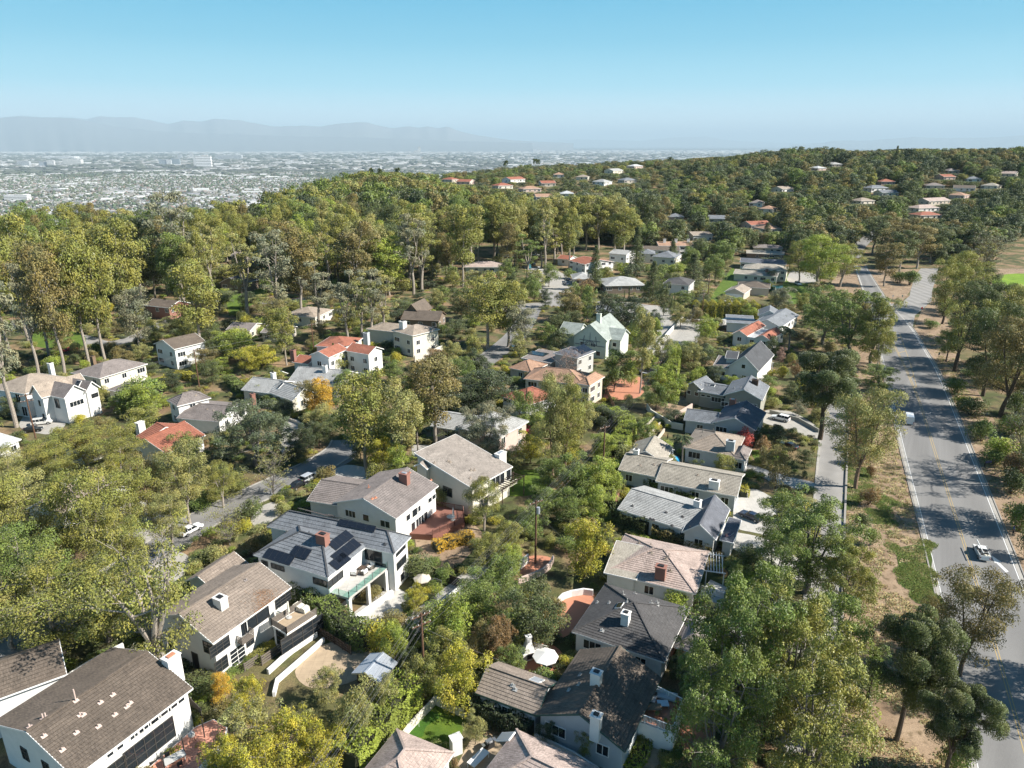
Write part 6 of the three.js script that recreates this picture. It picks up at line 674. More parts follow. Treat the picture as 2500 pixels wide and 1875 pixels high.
// ---------------------------------------------------------------- vehicles
const paint = {}; const paintMat = (c) => paint[c.join()] ??= new THREE.MeshPhysicalMaterial({ color: lin(...c), roughness: .35, clearcoat: .8, clearcoatRoughness: .08 });
const tyreM = std([.018, .018, .018]), rimM = std([.45, .46, .47], { roughness: .3, metalness: .7 }), lampM = std([.8, .8, .78], { roughness: .15 }), tailM = std([.4, .02, .015], { roughness: .2 });
function prism(b, prof, hw) { const L = prof.map(([x, y, i = 0]) => [x, y, hw - i]), Rr = prof.map(([x, y, i = 0]) => [x, y, -hw + i]); b.poly(L); b.poly(Rr.slice().reverse()); for (let i = 0; i < prof.length; i++) { const j = (i + 1) % prof.length; b.quad(L[j], L[i], Rr[i], Rr[j]); } return b; }
function car(kind, col, px, py, headPx, label, extra) {
  const p = ground(px, py), q = ground(...headPx), g = thing({ pickup: 'pickup_truck', van: 'van', truck: 'box_truck' }[kind] ?? (kind === 'suv' ? 'suv' : 'car'), label, kind === 'van' ? 'van' : kind === 'pickup' || kind === 'truck' ? 'truck' : 'car', [p[0], p[1] + .04, p[2]], extra); g.rotation.y = atan2(-(q[2] - p[2]), q[0] - p[0]); const ks = kind === 'pickup' ? .82 : .93; g.scale.setScalar(ks);
  const m = paintMat(col), T_ = { car: [2.3, .88], suv: [2.4, .94], pickup: [2.75, .98], van: [2.9, 1.02], truck: [3.6, 1.15] }[kind], [l, w] = T_;
  const tall = kind === 'car' ? .95 : 1.08; const body = new MB(); prism(body, [[-l, .38, .06], [l, .38, .08], [l + .04, .62, .06], [l - .1, .84, .05], [l * .46, tall, .03], [-l + .1, tall, .03], [-l, .85, .03]], w); meshOf('body', body, m, g);
  if (kind === 'car' || kind === 'suv') {
    const rY = kind === 'car' ? 1.42 : 1.72, back = kind === 'car' ? -l * .82 : -l + .12, rb = kind === 'car' ? -l * .42 : -l + .35; const gl = new MB(); prism(gl, [[back, tall - .02, .06], [l * .46, tall - .02, .06], [l * .12, rY - .04, .2], [rb, rY - .04, .2]], w); meshOf('side_window', gl, M.glass, g);
    const rf = new MB(); prism(rf, [[l * .13, rY - .06, .19], [l * .08, rY, .25], [rb + .05, rY, .25], [rb - .02, rY - .06, .19]], w); for (const s of [-1, 1]) for (const x of [-.15 * l, -.5 * l]) rf.beam([x, tall, s * (w - .05)], [x - .03, rY - .05, s * (w - .2)], .07, .03); meshOf('roof', rf, m, g);
  } else if (kind === 'pickup') {
    const gl = new MB(); prism(gl, [[-.55, tall - .02, .06], [1.35, tall - .02, .06], [.75, 1.72, .2], [-.35, 1.72, .2]], w); meshOf('side_window', gl, M.glass, g); const rf = new MB(); prism(rf, [[.78, 1.69, .19], [.7, 1.78, .25], [-.32, 1.78, .25], [-.4, 1.69, .19]], w); meshOf('roof', rf, m, g);
    const bed = new MB(); for (const s of [-1, 1]) bed.box(-1.65, 1.2, s * (w - .06), 2.15, .32, .09); bed.box(-2.7, 1.2, 0, .09, .32, 2 * w - .1); bed.box(-.6, 1.2, 0, .06, .32, 2 * w - .1); meshOf('bed_wall', bed, m, g); meshOf('bed_floor', new MB().box(-1.65, 1.1, 0, 2.05, .03, 2 * w - .25), M.black, g);
    const rack = new MB(); for (const x of [.3, -2.5]) for (const s of [-1, 1]) rack.beam([x, 1.2, s * (w - .08)], [x, 2.05, s * (w - .12)], .06, .06); for (const x of [.3, -2.5]) rack.beam([x, 2.05, -w + .1], [x, 2.05, w - .1], .06, .06); meshOf('ladder_rack', rack, M.trim, g);
    const tb = meshOf('conduit_pipe', new MB().tube([-3.0, 2.17, -.62], [2.3, 2.17, -.5], .09, .09, 8), M.trim); tb.position.copy(g.position); tb.rotation.y = g.rotation.y; tb.scale.copy(g.scale); scene.add(tb); tag(tb, 'long white pipe carried on the pickup rack', 'pipe');
    [['tool_box', -.95, .75], ['sack', -2.2, .1], ['sack', -2.3, .55]].forEach(([n, x, z], i) => { const o = meshOf(numbered(n), i ? new MB().lathe([x, 1.12, z], [[.3, 0], [.34, .12], [.2, .3], [0, .34]], 9) : new MB().box(x, 1.32, 0, .45, .4, 1.5), i ? M.cream : M.black); o.position.copy(g.position); o.rotation.y = g.rotation.y; o.scale.copy(g.scale); scene.add(o); tag(o, i ? 'pale sack lying in the pickup bed' : 'black tool box across the pickup bed', i ? 'sack' : 'box', i ? 'sacks in the pickup bed' : undefined); });
  } else {
    const H = kind === 'van' ? 2.35 : 3.1, bx = new MB(); prism(bx, [[-l, tall - .02, .03], [l * .62, tall - .02, .03], [l * .42, H - .1, .1], [l * .3, H, .14], [-l + .06, H, .14], [-l, H - .12, .1]], w); meshOf('cargo_body', bx, m, g); const gl = new MB(); prism(gl, [[l * .45, tall + .1, -.005], [l * .6, tall + .1, .03], [l * .44, H - .35, .07], [l * .2, H - .35, .07], [l * .2, tall + .1, .0]], w); meshOf('side_window', gl, M.glass, g);
  }
  for (const x of [l * .62, -l * .6]) for (const s of [-1, 1]) { const r = kind === 'car' ? .33 : .38, c = [x, r, s * (w - .1)]; const t = meshOf('wheel', new MB().tube([c[0], c[1], c[2] - .12], [c[0], c[1], c[2] + .12], r, r, 14), tyreM, g); meshOf('rim', new MB().tube([c[0], c[1], c[2] - .125], [c[0], c[1], c[2] + .125], r * .6, r * .6, 10), rimM, t); }
  for (const s of [-1, 1]) { meshOf('headlight', new MB().box(l + .02, .74, s * (w - .3), .08, .14, .34), lampM, g); meshOf('tail_light', new MB().box(-l - .005, .86, s * (w - .16), .06, .26, .16), tailM, g); meshOf('mirror', new MB().box(l * .36, tall + .08, s * (w + .08), .14, .14, .18), m, g); }
  return g;
}
const WHT = [.78, .78, .77], SIL = [.42, .44, .47], BLK = [.015, .017, .02], NAV = [.02, .03, .06];
car('pickup', WHT, 2395, 1351, [2378, 1317], 'white pickup truck with ladder rack driving past the painted arrow');
car('van', WHT, 2218, 1028, [2208, 985], 'white van half hidden behind roadside eucalyptus'); car('car', WHT, 2091, 655, [2100, 672], 'white car approaching on the far stretch of main road');
car('suv', SIL, 757, 1168, [800, 1148], 'silver suv with dark roof parked at the kerb of the cul de sac'); car('car', BLK, 728, 1186, [760, 1170], 'black car parked behind the silver suv');
car('suv', [.6, .58, .53], 290, 1283, [340, 1300], 'cream estate car parked in the driveway under eucalyptus'); car('suv', [.66, .65, .62], 103, 1034, [150, 1028], 'pale suv parked beside the tall white house'); car('car', BLK, 80, 1052, [125, 1048], 'black car parked beside the pale suv');
car('car', NAV, 1833, 1262, [1800, 1250], 'dark blue saloon on the circular concrete driveway'); car('suv', WHT, 1905, 1024, [1880, 1018], 'white suv in the terraced driveway below the olive grey house'); car('car', BLK, 1926, 1090, [1900, 1080], 'black car in the shaded frontage driveway');
car('suv', [.12, .17, .18], 1253, 853, [1270, 838], 'dark green suv parked on the middle street beside pale trunk');
car('van', [.06, .22, .25], 1292, 655, [1300, 668], 'teal van parked on the upper street'); car('car', BLK, 1304, 646, [1310, 655], 'black car beside the teal van'); car('suv', WHT, 1316, 659, [1322, 668], 'white suv on the upper street beside dark car'); car('car', WHT, 1306, 681, [1314, 694], 'white car parked along the upper street kerb'); car('car', [.03, .06, .12], 1388, 684, [1375, 676], 'blue car in the concrete driveway of the small grey house'); car('car', WHT, 1382, 694, [1370, 686], 'white car in the concrete driveway of the small grey house'); car('car', WHT, 1308, 624, [1318, 624], 'white car parked under the tall eucalyptus grove'); car('truck', [.75, .76, .77], 1240, 628, [1262, 628], 'white box truck behind the eucalyptus trunks'); car('suv', WHT, 1948, 695, [1960, 700], 'white suv beside the turquoise pool'); car('car', [.45, .02, .06], 172, 856, [190, 852], 'crimson car parked in the eucalyptus shade'); car('suv', [.3, .32, .34], 545, 735, [560, 740], 'grey suv on the street behind the sparse eucalyptus'); car('car', [.1, .11, .13], 380, 1358, [350, 1378], 'charcoal car on the lane beside the white two storey house');
car('car', WHT, 466, 1296, [500, 1278], 'white car parked on the lane in front of the solar panel villa');
// ---------------------------------------------------------------- walls, fences, hedges
function wallTop(pts, h, th, mat, label, name = 'garden_wall', cat = 'wall') { const w = pts.map((q) => at(q[0], q[1], h)), b = new MB(w[0]); for (let i = 1; i < w.length; i++) { b.beam([w[i - 1][0], h / 2 - .1, w[i - 1][2]], [w[i][0], h / 2 - .1, w[i][2]], th, h + .2); if (i < w.length - 1) b.tube([w[i][0], -.2, w[i][2]], [w[i][0], h - .003, w[i][2]], th / 2, th / 2, 8); } const o = single(name, b, mat, label, cat); o.position.set(...w[0]); return o; }
function slatFence(pts, h, n, mat, label) { const w = pts.map((q) => at(q[0], q[1], h)), g = thing('slat_fence', label, 'fence', [w[0][0], 0, w[0][2]]); for (let i = 1; i < w.length; i++) { const a = w[i - 1], c = w[i]; for (let k = 0; k < n; k++) { const y = h * (k + .6) / n; meshOf('slat', new MB([w[0][0], 0, w[0][2]]).beam([a[0], y, a[2]], [c[0], y, c[2]], .05, h / n * .62), mat, g); } const d = V.len(V.sub(c, a)), m = max(1, Math.round(d / 2)); for (let k = 0; k <= m; k++) { const q = V.lerp(a, c, k / m); meshOf('post', new MB([w[0][0], 0, w[0][2]]).box(q[0], h / 2, q[2], .12, h + .1, .12), mat, g); } } }
function boardFence(pts, h, mat, label, bw = .3) { const w = pts.map((q) => at(q[0], q[1], h)), g = thing('board_fence', label, 'fence', [w[0][0], 0, w[0][2]]); const r = rng(floor(pts[0][0])); for (let i = 1; i < w.length; i++) { const a = w[i - 1], c = w[i], d = V.len(V.sub(c, a)), n = max(1, floor(d / bw)); const f = V.norm(V.sub(c, a)); for (let k = 0; k < n; k++) { const q = V.lerp(a, c, (k + .5) / n), hh = h * (.94 + .1 * r()); meshOf('board', new MB([w[0][0], 0, w[0][2]]).obox([q[0], hh / 2, q[2]], V.mul(f, d / n * .47), [0, hh / 2, 0], [f[2] * .02, 0, -f[0] * .02]), mat, g); } meshOf('rail', new MB([w[0][0], 0, w[0][2]]).beam([a[0] + f[2] * .06, h * .8, a[2] - f[0] * .06], [c[0] + f[2] * .06, h * .8, c[2] - f[0] * .06], .07, .1), mat, g); } }
function railing(pts, y, h, mat, label, glass, parent) { const w = pts.map((q) => Array.isArray(q) && q.length === 3 ? q : at(q[0], q[1], y)), o0 = w[0], g = parent ?? thing('railing', label, 'railing', [o0[0], y, o0[2]]), off = parent ? parent.position.toArray() : [o0[0], y, o0[2]]; for (let i = 1; i < w.length; i++) { const a = w[i - 1], c = w[i], d = V.len(V.sub(c, a)), n = max(1, Math.round(d / 1.6)), up = (q, k) => [q[0], y + k, q[2]]; if (!glass) { meshOf('handrail', new MB(off).beam(up(a, h), up(c, h), .09, .07), mat, g); const b = new MB(off); const m = floor(d / .16); for (let k = 1; k < m; k++) { const q = V.lerp(a, c, k / m); b.box(q[0], y + h / 2, q[2], .045, h - .08, .045); } b.beam(up(a, .08), up(c, .08), .06, .05); meshOf('balustrade', b, mat, g); } for (let k = 0; k <= n; k++) { const q = V.lerp(a, c, k / n); meshOf('post', new MB(off).box(q[0], y + h / 2, q[2], .1, h + .06, .1), mat, g); if (glass && k < n) { const e = V.lerp(a, c, (k + .96) / n), s = V.lerp(a, c, (k + .04) / n); meshOf('glass_panel', new MB(off).beam(up(s, h / 2), up(e, h / 2), .02, h * .92), glass, g); } } } return g; }
const paneM = new THREE.MeshPhysicalMaterial({ color: lin(.8, .93, .9), roughness: .04, transmission: 1, thickness: 0, ior: 1.45 });
wallTop([[163, 1648], [200, 1624], [245, 1598], [300, 1570]], 2.2, .3, M.white, 'white garden wall striped with fence shadows behind the dark shingle roof'); wallTop([[-20, 1460], [40, 1432], [95, 1406]], 1.6, .3, M.white, 'white wall beside the lane below the eucalyptus');
wallTop([[653, 1634], [700, 1592], [772, 1536]], .8, .35, M.white, 'upper white terrace wall below the sun room'); wallTop([[668, 1690], [676, 1656], [790, 1557]], .7, .35, M.white, 'lower white terrace wall of the planted slope'); wallTop([[862, 1506], [958, 1440]], 1.0, .35, M.white, 'white planter wall in front of the villa garage'); wallTop([[985, 1545], [1060, 1480], [1130, 1425]], 1.5, .25, M.white, 'white wall along the narrow lane beside metal posts');
wallTop([[1214, 1424], [1245, 1390], [1290, 1352]], 1.6, .25, M.white, 'white boundary wall across the lane from the villa'); wallTop([[1265, 1412], [1292, 1402], [1325, 1388], [1342, 1374], [1351, 1356]], 1.1, .3, M.pink, 'curved pink wall round the upper terracotta terrace'); wallTop([[1357, 1490], [1361, 1463], [1375, 1449], [1395, 1442], [1425, 1437], [1448, 1440]], 1.0, .35, M.white, 'curved white wall round the terracotta patio'); wallTop([[985, 1785], [1000, 1765], [1062, 1700], [1100, 1718], [1150, 1740]], 1.2, .25, M.cream, 'cream wall round the putting green');
wallTop([[880, 1880], [960, 1790]], 1.5, .3, M.cream, 'cream wall below the clipped bamboo hedge'); wallTop([[1305, 1790], [1400, 1835], [1470, 1880]], 1.3, .2, M.white, 'white boundary wall beside the mauve tile roof'); wallTop([[1580, 985], [1590, 1000], [1640, 1030], [1668, 1035]], 1.6, .3, M.cream, 'cream retaining wall round the sloping earth yard'); wallTop([[1640, 1015], [1690, 985]], 1.4, .3, M.pink, 'pink retaining wall above the earth yard'); for (const [i, [a, b]] of [[[1575, 1040], [1600, 1015]], [[1585, 1058], [1612, 1030]], [[1600, 1076], [1622, 1046]]].entries()) wallTop([a, b], .9, .3, M.beige, ['upper', 'middle', 'lowest'][i] + ' pale terrace wall of the stepped slope');
wallTop([[1590, 860], [1630, 810], [1668, 770]], 1.6, .25, M.white, 'white wall along the back lane below the power lines'); wallTop([[1700, 783], [1790, 778], [1840, 785]], 1.8, .25, M.white, 'white wall below the tall clipped hedge'); wallTop([[700, 1018], [720, 1026], [740, 1034]], .7, .4, M.beige, 'low stone wall beside the curving driveway'); wallTop([[1012, 868], [1040, 862], [1080, 842]], 2.4, .4, M.cream, 'tall cream terrace wall below the square beige house'); wallTop([[1880, 1000], [1950, 1020], [2000, 1048]], .9, .3, M.greige, 'dark retaining wall beside the terraced driveway'); wallTop([[2054, 1600], [2063, 1260], [2070, 1085]], .35, .35, M.kerb, 'low concrete edging wall along the frontage road');
boardFence([[1001, 1362], [1040, 1378], [1085, 1398], [1131, 1416]], 1.7, M.woodDark, 'dark weathered board fence between the white houses'); boardFence([[1500, 1218], [1512, 1200]], 1.5, M.woodRed, 'short red gate fence beside the beige ribbed roof'); boardFence([[1672, 955], [1720, 968], [1790, 985]], 1.8, M.woodDark, 'dark brown board fence below the olive grey house'); boardFence([[320, 1572], [345, 1590], [365, 1606]], 1.8, M.woodGrey, 'grey board fence beside the forked eucalyptus'); boardFence([[410, 1655], [440, 1680], [490, 1730]], 1.7, M.woodGrey, 'grey board fence between the two white houses'); boardFence([[1480, 945], [1500, 985]], 1.6, M.wood, 'tan board fence round the terracotta yard');
slatFence([[637, 1602], [686, 1569]], 1.5, 4, M.woodGrey, 'grey slatted screen beside the white two storey terrace'); slatFence([[772, 1527], [815, 1552], [855, 1578]], 1.4, 4, M.woodDark, 'dark slatted fence stepping down beside the clipped hedge'); slatFence([[595, 1620], [628, 1598]], 1.3, 4, M.woodGrey, 'weathered slatted screen at the stair head');
function hedge(pts, w, h, tint, label, dens = 1) { const c = smooth(pts.map((q) => at(q[0], q[1])), 4), L = new Leaves(), r = rng(floor(pts[0][0] * 3 + pts[0][1])), o = c[0], g = thing('hedge', label, 'hedge', [o[0], 0, o[2]]), core = new MB(o); let tot = 0; for (let i = 1; i < c.length; i++) { const a = c[i - 1], b = c[i], d = V.len(V.sub(b, a)), f = V.norm(V.sub(b, a)), s = [f[2], 0, -f[0]]; tot += d; core.beam([a[0], h * .42, a[2]], [b[0], h * .42, b[2]], w * .62, h * .78); const n = Math.round(d * (w + 2 * h) * 44 * dens); for (let k = 0; k < n; k++) { const t = r(), per = r() * (w + 2 * h), bump = 1 + .12 * sin((tot + t * d) * 1.9) + .1 * (r() - .5); let off, y, out; if (per < w) { off = (per / w - .5) * w; y = h * bump; out = [0, 1, 0]; } else { const sd = per < w + h ? 1 : -1; y = ((per - w) % h) * .98; off = sd * w / 2 * bump; out = V.mul(s, sd); } const q = V.lerp(a, b, t), v = (.75 + .5 * r()) * (.9 + .2 * sin((tot + t * d) * .7)); L.leaf([q[0] + s[0] * off - o[0], y, q[2] + s[2] * off - o[2]], V.norm(V.add(out, [0, .35, 0])), .25, .1, r, [v, v, v]); } } meshOf('stems', core, BARK.hedge, g); meshOf('foliage', L.geo(), leafMat(tint), g); }
hedge([[632, 1400], [720, 1458], [800, 1520], [860, 1565], [905, 1585]], 2.6, 3.6, 'green', 'tall clipped hedge between the two white houses'); hedge([[1000, 1725], [960, 1770], [910, 1830], [850, 1905]], 3.6, 4.6, 'lime', 'tall bright bamboo hedge above the cream wall', 1.3); hedge([[1150, 1738], [1215, 1765], [1298, 1806]], 2.4, 2.8, 'deep', 'dark hedge beside the putting green'); hedge([[1528, 1172], [1600, 1202], [1692, 1232]], 1.5, 2.4, 'green', 'clipped hedge along the beige ribbed house'); hedge([[1500, 1268], [1545, 1288], [1585, 1303]], 3.4, 3, 'dark', 'thick dark hedge at the end of the light grey house'); hedge([[1592, 1312], [1660, 1335], [1738, 1358]], 1.5, 2.2, 'bronze', 'bronze green hedge along the light grey house'); hedge([[1555, 1440], [1640, 1465], [1705, 1482]], 2.4, 3.0, 'dark', 'dark hedge between the pinkish and dark grey roofs'); hedge([[1418, 1020], [1490, 1035], [1530, 1062], [1505, 1115]], 3.6, 4, 'lime', 'thick bright hedge round the sunken court'); hedge([[1690, 775], [1760, 775], [1850, 776]], 5, 6, 'yellow', 'tall clipped yellow green hedge behind the white wall', 1.1); hedge([[1640, 925], [1648, 895], [1640, 870]], 3, 5, 'lime', 'bright hedge beside the trampoline yard'); hedge([[395, 940], [440, 925], [475, 930]], 2, 2.2, 'yellow', 'yellow green hedge beyond the cream cottage'); hedge([[560, 935], [590, 960], [650, 985], [690, 1000]], 2.5, 2.5, 'green', 'green hedge beside the light grey gables'); hedge([[740, 1030], [780, 1040], [830, 1020], [850, 1000]], 2.5, 1.6, 'dark', 'low dark hedge above the curving driveway'); hedge([[1505, 1150], [1480, 1190], [1478, 1240]], 3, 3, 'lime', 'bright climbing hedge at the end of the beige roof'); hedge([[1060, 1345], [1090, 1335], [1155, 1318]], 2.2, 1.6, 'gold', 'golden flowering hedge below the red timber deck'); hedge([[1000, 1375], [1035, 1400], [1060, 1415]], 2.4, 1.3, 'khaki', 'olive hedge above the dark board fence'); hedge([[1900, 1215], [1935, 1235], [1975, 1275], [1985, 1320]], 2.2, .8, 'yellow', 'low yellow green hedge edging the circular driveway'); hedge([[1808, 1190], [1815, 1215]], 2, 1.4, 'yellow', 'bright low hedge at the beige house corner'); hedge([[1535, 1895], [1570, 1830], [1590, 1780]], 1.6, .9, 'lime', 'lime green planting along the stone path');
// ---------------------------------------------------------------- power poles and lines
function pole(top, h, label, arms = 1, trans = false) { const p = at(top[0], top[1], h), g = thing('power_pole', label, 'power pole', [p[0], 0, p[2]]); meshOf('pole', new MB().tube([0, -.5, 0], [0, h, 0], .19, .13, 9), M.pole, g); for (let k = 0; k < arms; k++) { const y = h - .35 - k * 1.3, a = meshOf('cross_arm', new MB().beam([-1.05, y, .75], [1.05, y, -.75], .11, .13), M.pole, g); for (const t of [-.9, -.35, .35, .9]) meshOf('insulator', new MB().tube([1.05 * t, y + .06, -.75 * t], [1.05 * t, y + .24, -.75 * t], .05, .035, 6), M.trim, a); } if (trans) { meshOf('transformer', new MB().tube([.35, h - 2.2, .2], [.35, h - 1.1, .2], .28, .28, 12), M.galv, g); } return { p: [p[0], h, p[2]] }; }
const PO = [pole([430, 2330], 11.5, 'wooden power pole standing at the low end of the lane'), pole([1028, 1497], 11.5, 'brown wooden power pole between the villa lane and green trees', 2), pole([1309, 1222], 11.5, 'power pole with grey transformer above the back gardens', 1, true), pole([1477, 1040], 11.5, 'power pole half sunk in bright green hedge'), pole([1607, 882], 11.5, 'power pole beside the trampoline yard'), pole([1719, 708], 11.5, 'power pole behind the tall clipped hedge', 2), pole([1733, 668], 11.5, 'grey power pole on the green lawn slope')];
const PL = [pole([62, 962], 12, 'rust brown power pole beside the pale parked suv', 2), pole([473, 853], 12, 'brown power pole in front of the white two storey house'), pole([760, 790], 12, 'brown power pole among the sparse trunks')];
function wire(a, b, dx, dy, label, group) { const m = [], n = 14, L = V.len(V.sub(b, a)); for (let i = 0; i <= n; i++) { const t = i / n, q = V.lerp(a, b, t); m.push(new THREE.Vector3(q[0] + dx, q[1] + dy - 4 * t * (1 - t) * L * .018, q[2] - dx * .7)); } const g = new THREE.TubeGeometry(new THREE.CatmullRomCurve3(m), 20, .013, 4); single('power_line', g, M.wire, label, 'cable', group); }
for (let i = 1; i < PO.length; i++) for (const [dx, dy] of [[-.9, -.2], [-.35, -.2], [.35, -.2], [.9, -.2], [0, -1.7], [.1, -2.6]]) if (i > 0) wire(PO[i - 1].p, PO[i].p, dx, dy, 'thin overhead cable strung along the garden lane', 'cables along the garden lane');
for (let i = 1; i < PL.length; i++) for (const [dx, dy] of [[-.7, -.2], [.7, -.2], [0, -1.7]]) wire(PL[i - 1].p, PL[i].p, dx, dy, 'thin overhead cable strung past the tall white house', 'cables past the tall white house');
wire(PO[1].p, at(1280, 1602, 4), 0, -2, 'pale service cable running to the outdoor fireplace garden'); wire(PO[2].p, at(1530, 1425, 4.4), 0, -2, 'thin service cable running to the dark grey hip roof');
// ---------------------------------------------------------------- terraces, decks and garden furniture
{ // villa terrace
  const h = houses.C, y = 3.9, c = [[804, 1446], [852, 1460], [946, 1386], [900, 1350]].map((q) => at(...q, y)), off = h.pos; const top = flatPoly(c, y), bot = flatPoly(c, y - .35); const b = new MB(off); b.p.push(...top.p.map((v, i) => v - off[i % 3])); b.u.push(...top.u); for (let i = 0; i < 4; i++) { const a = c[i], d = c[(i + 1) % 4]; b.quad([a[0], y - .35, a[2]], [d[0], y - .35, d[2]], [d[0], y, d[2]], [a[0], y, a[2]]); } b.p.push(...bot.p.map((v, i) => v - off[i % 3])); b.u.push(...bot.u); meshOf('terrace_slab', b, M.patio, h.g);
  for (const t of [0, .5, 1]) { const q = V.lerp(c[1], c[2], t * .94 + .03); meshOf('pillar', new MB(off).box(q[0] - .2, (y - .35) / 2, q[2], .5, y - .36, .5, -.6), M.white, h.g); } { const q = c[0]; meshOf('pillar', new MB(off).box(q[0] + .3, (y - .35) / 2, q[2] - .3, .5, y - .36, .5, -.6), M.white, h.g); }
  { const e = V.norm(V.sub(c[2], c[1])), f = V.norm(V.sub(c[0], c[1])), q = V.add(V.lerp(c[1], c[2], .5), V.mul(f, 3.2)); const L = V.len(V.sub(c[2], c[1])); meshOf('garage_wall', new MB(off).obox([q[0], (y - .35) / 2, q[2]], V.mul(e, L / 2 - .3), [0, (y - .37) / 2, 0], V.mul(f, .1)), M.white, h.g); for (const t of [.25, .72]) { const w = V.add(V.lerp(c[1], c[2], t), V.mul(f, 3.08)); meshOf('glass_door', new MB(off).obox([w[0], 1.4, w[2]], V.mul(e, 1.5), [0, 1.25, 0], V.mul(f, .03)), M.glass, h.g); } }
  railing([c[0], c[1], c[2]].map((q) => [q[0], q[1], q[2]]), y, 1.05, M.metal, 'frameless glass railing round the villa terrace', paneM);
  const set = (name, label, cat, px, py, yy, f, grp) => { const p = at(px, py, yy), g = thing(name, label, cat, [p[0], yy + .01, p[2]], grp); f(g); return g; };
  const ax = atan2(-(c[2][2] - c[1][2]), c[2][0] - c[1][0]);
  const sofa = (g, w, base = M.woodGrey, cush = M.trim) => { meshOf('frame', new MB().box(0, .18, 0, w, .16, .85), base, g); for (const s of [-1, 1]) { meshOf('armrest', new MB().box(s * (w / 2 - .06), .36, 0, .12, .5, .85), base, g); } meshOf('backrest', new MB().box(0, .55, .36, w - .1, .55, .18), cush, g); const n = max(1, Math.round(w / .8)); for (let i = 0; i < n; i++) meshOf('cushion', new MB().box(-w / 2 + .14 + (w - .28) * (i + .5) / n, .36, -.05, (w - .3) / n, .2, .72), cush, g); for (const sx of [-1, 1]) for (const sz of [-1, 1]) meshOf('leg', new MB().box(sx * (w / 2 - .08), .05, sz * .36, .07, .1, .07), base, g); };
  set('outdoor_sofa', 'long white outdoor sofa on the villa terrace', 'sofa', 868, 1384, y, (g) => { sofa(g, 2.6); g.rotation.y = ax + PI; }); for (const [i, [x, yy]] of [[905, 1388], [888, 1401], [866, 1403]].entries()) set('outdoor_armchair', ['white armchair beside the terrace glass railing', 'white armchair facing the terrace sofa', 'white armchair at the terrace corner'][i], 'armchair', x, yy, y, (g) => { sofa(g, .95); g.rotation.y = ax + [1.4, 0, -1.3][i]; });
  const table = (g, w, d, hh, m = M.woodDark) => { meshOf('tabletop', new MB().box(0, hh, 0, w, .06, d), m, g); for (const sx of [-1, 1]) for (const sz of [-1, 1]) meshOf('leg', new MB().box(sx * (w / 2 - .08), hh / 2, sz * (d / 2 - .08), .07, hh, .07), m, g); };
  set('coffee_table', 'dark square coffee table on the villa terrace', 'table', 884, 1391, y, (g) => { table(g, 1, .9, .4); g.rotation.y = ax; });
  const bbq = (g) => { meshOf('cabinet', new MB().box(0, .45, 0, 1.2, .8, .55), M.black, g); meshOf('lid', new MB().box(0, .98, 0, .8, .28, .5), M.metal, g); meshOf('handle', new MB().tube([-.3, .98, .3], [.3, .98, .3], .02, .02, 6), M.metal, g); for (const s of [-1, 1]) meshOf('side_shelf', new MB().box(s * .75, .86, 0, .35, .04, .5), M.metal, g); };
  set('barbecue_grill', 'covered black barbecue against the villa tower', 'grill', 925, 1362, y, (g) => { bbq(g); g.rotation.y = ax; }); set('barbecue_grill', 'silver barbecue on the sandstone patio beside the white fire stack', 'grill', 1194, 1826, 0, (g) => { bbq(g); g.rotation.y = .6; });
  const parasol = (g, R, m, open = true) => { meshOf('pole', new MB().tube([0, 0, 0], [0, 2.55, 0], .035, .03, 8), M.trim, g); meshOf('base', new MB().lathe([0, 0, 0], [[.4, 0], [.4, .08], [.1, .14], [0, .14]], 12), M.grey, g); const b = new MB(); if (open) for (let i = 0; i < 8; i++) { const a = i / 8 * 6.283, c2 = (i + 1) / 8 * 6.283, P = (t, r_, y_) => [cos(t) * r_, y_, sin(t) * r_]; b.tri(P(c2, R, 1.95), P(a, R, 1.95), [0, 2.6, 0]); b.quad(P(a, R, 1.95), P(c2, R, 1.95), P(c2, R, 1.8), P(a, R, 1.8)); b.tri(P(a, R * .98, 1.93), P(c2, R * .98, 1.93), [0, 2.56, 0]); } else b.lathe([0, .9, 0], [[.06, 0], [.2, .1], [.12, 1.1], [.05, 1.7], [0, 1.75]], 10); meshOf('canopy', b, m, g); if (open) for (let i = 0; i < 8; i++) { const a = i / 8 * 6.283; meshOf('rib', new MB().beam([0, 2.53, 0], [cos(a) * R * .97, 1.92, sin(a) * R * .97], .025, .025), M.metal, g); } };
  set('parasol', 'open pale parasol over the terracotta patio table', 'parasol', 1331, 1632, 0, (g) => parasol(g, 1.7, M.trim)); set('patio_table', 'round table under the pale parasol', 'table', 1336, 1638, 0, (g) => { meshOf('tabletop', new MB().lathe([0, .7, 0], [[0, 0], [.65, 0], [.65, .05], [0, .05]], 16), M.black, g); meshOf('pedestal', new MB().tube([0, 0, 0], [0, .7, 0], .06, .05, 8), M.black, g); });
  set('parasol', 'beige square parasol in the small court below the villa', 'parasol', 1032, 1438, 0, (g) => parasol(g, 1.35, M.beige)); set('parasol', 'closed white parasol on the red timber deck', 'parasol', 1107, 1270, 1.1, (g) => parasol(g, 1, M.trim, false)); set('parasol', 'closed tan parasol on the slatted roof deck', 'parasol', 706, 1508, 3.66, (g) => parasol(g, 1, M.cream, false)); set('parasol', 'closed dark parasol on the small back terrace', 'parasol', 1629, 1082, 0, (g) => parasol(g, 1, M.black, false));
  set('deck_table', 'round grey table at the corner of the red timber deck', 'table', 1101, 1270, 1.1, (g) => { meshOf('tabletop', new MB().lathe([0, .7, 0], [[0, 0], [.75, 0], [.75, .05], [0, .05]], 16), M.grey, g); meshOf('pedestal', new MB().tube([0, 0, 0], [0, .7, 0], .07, .06, 8), M.grey, g); });
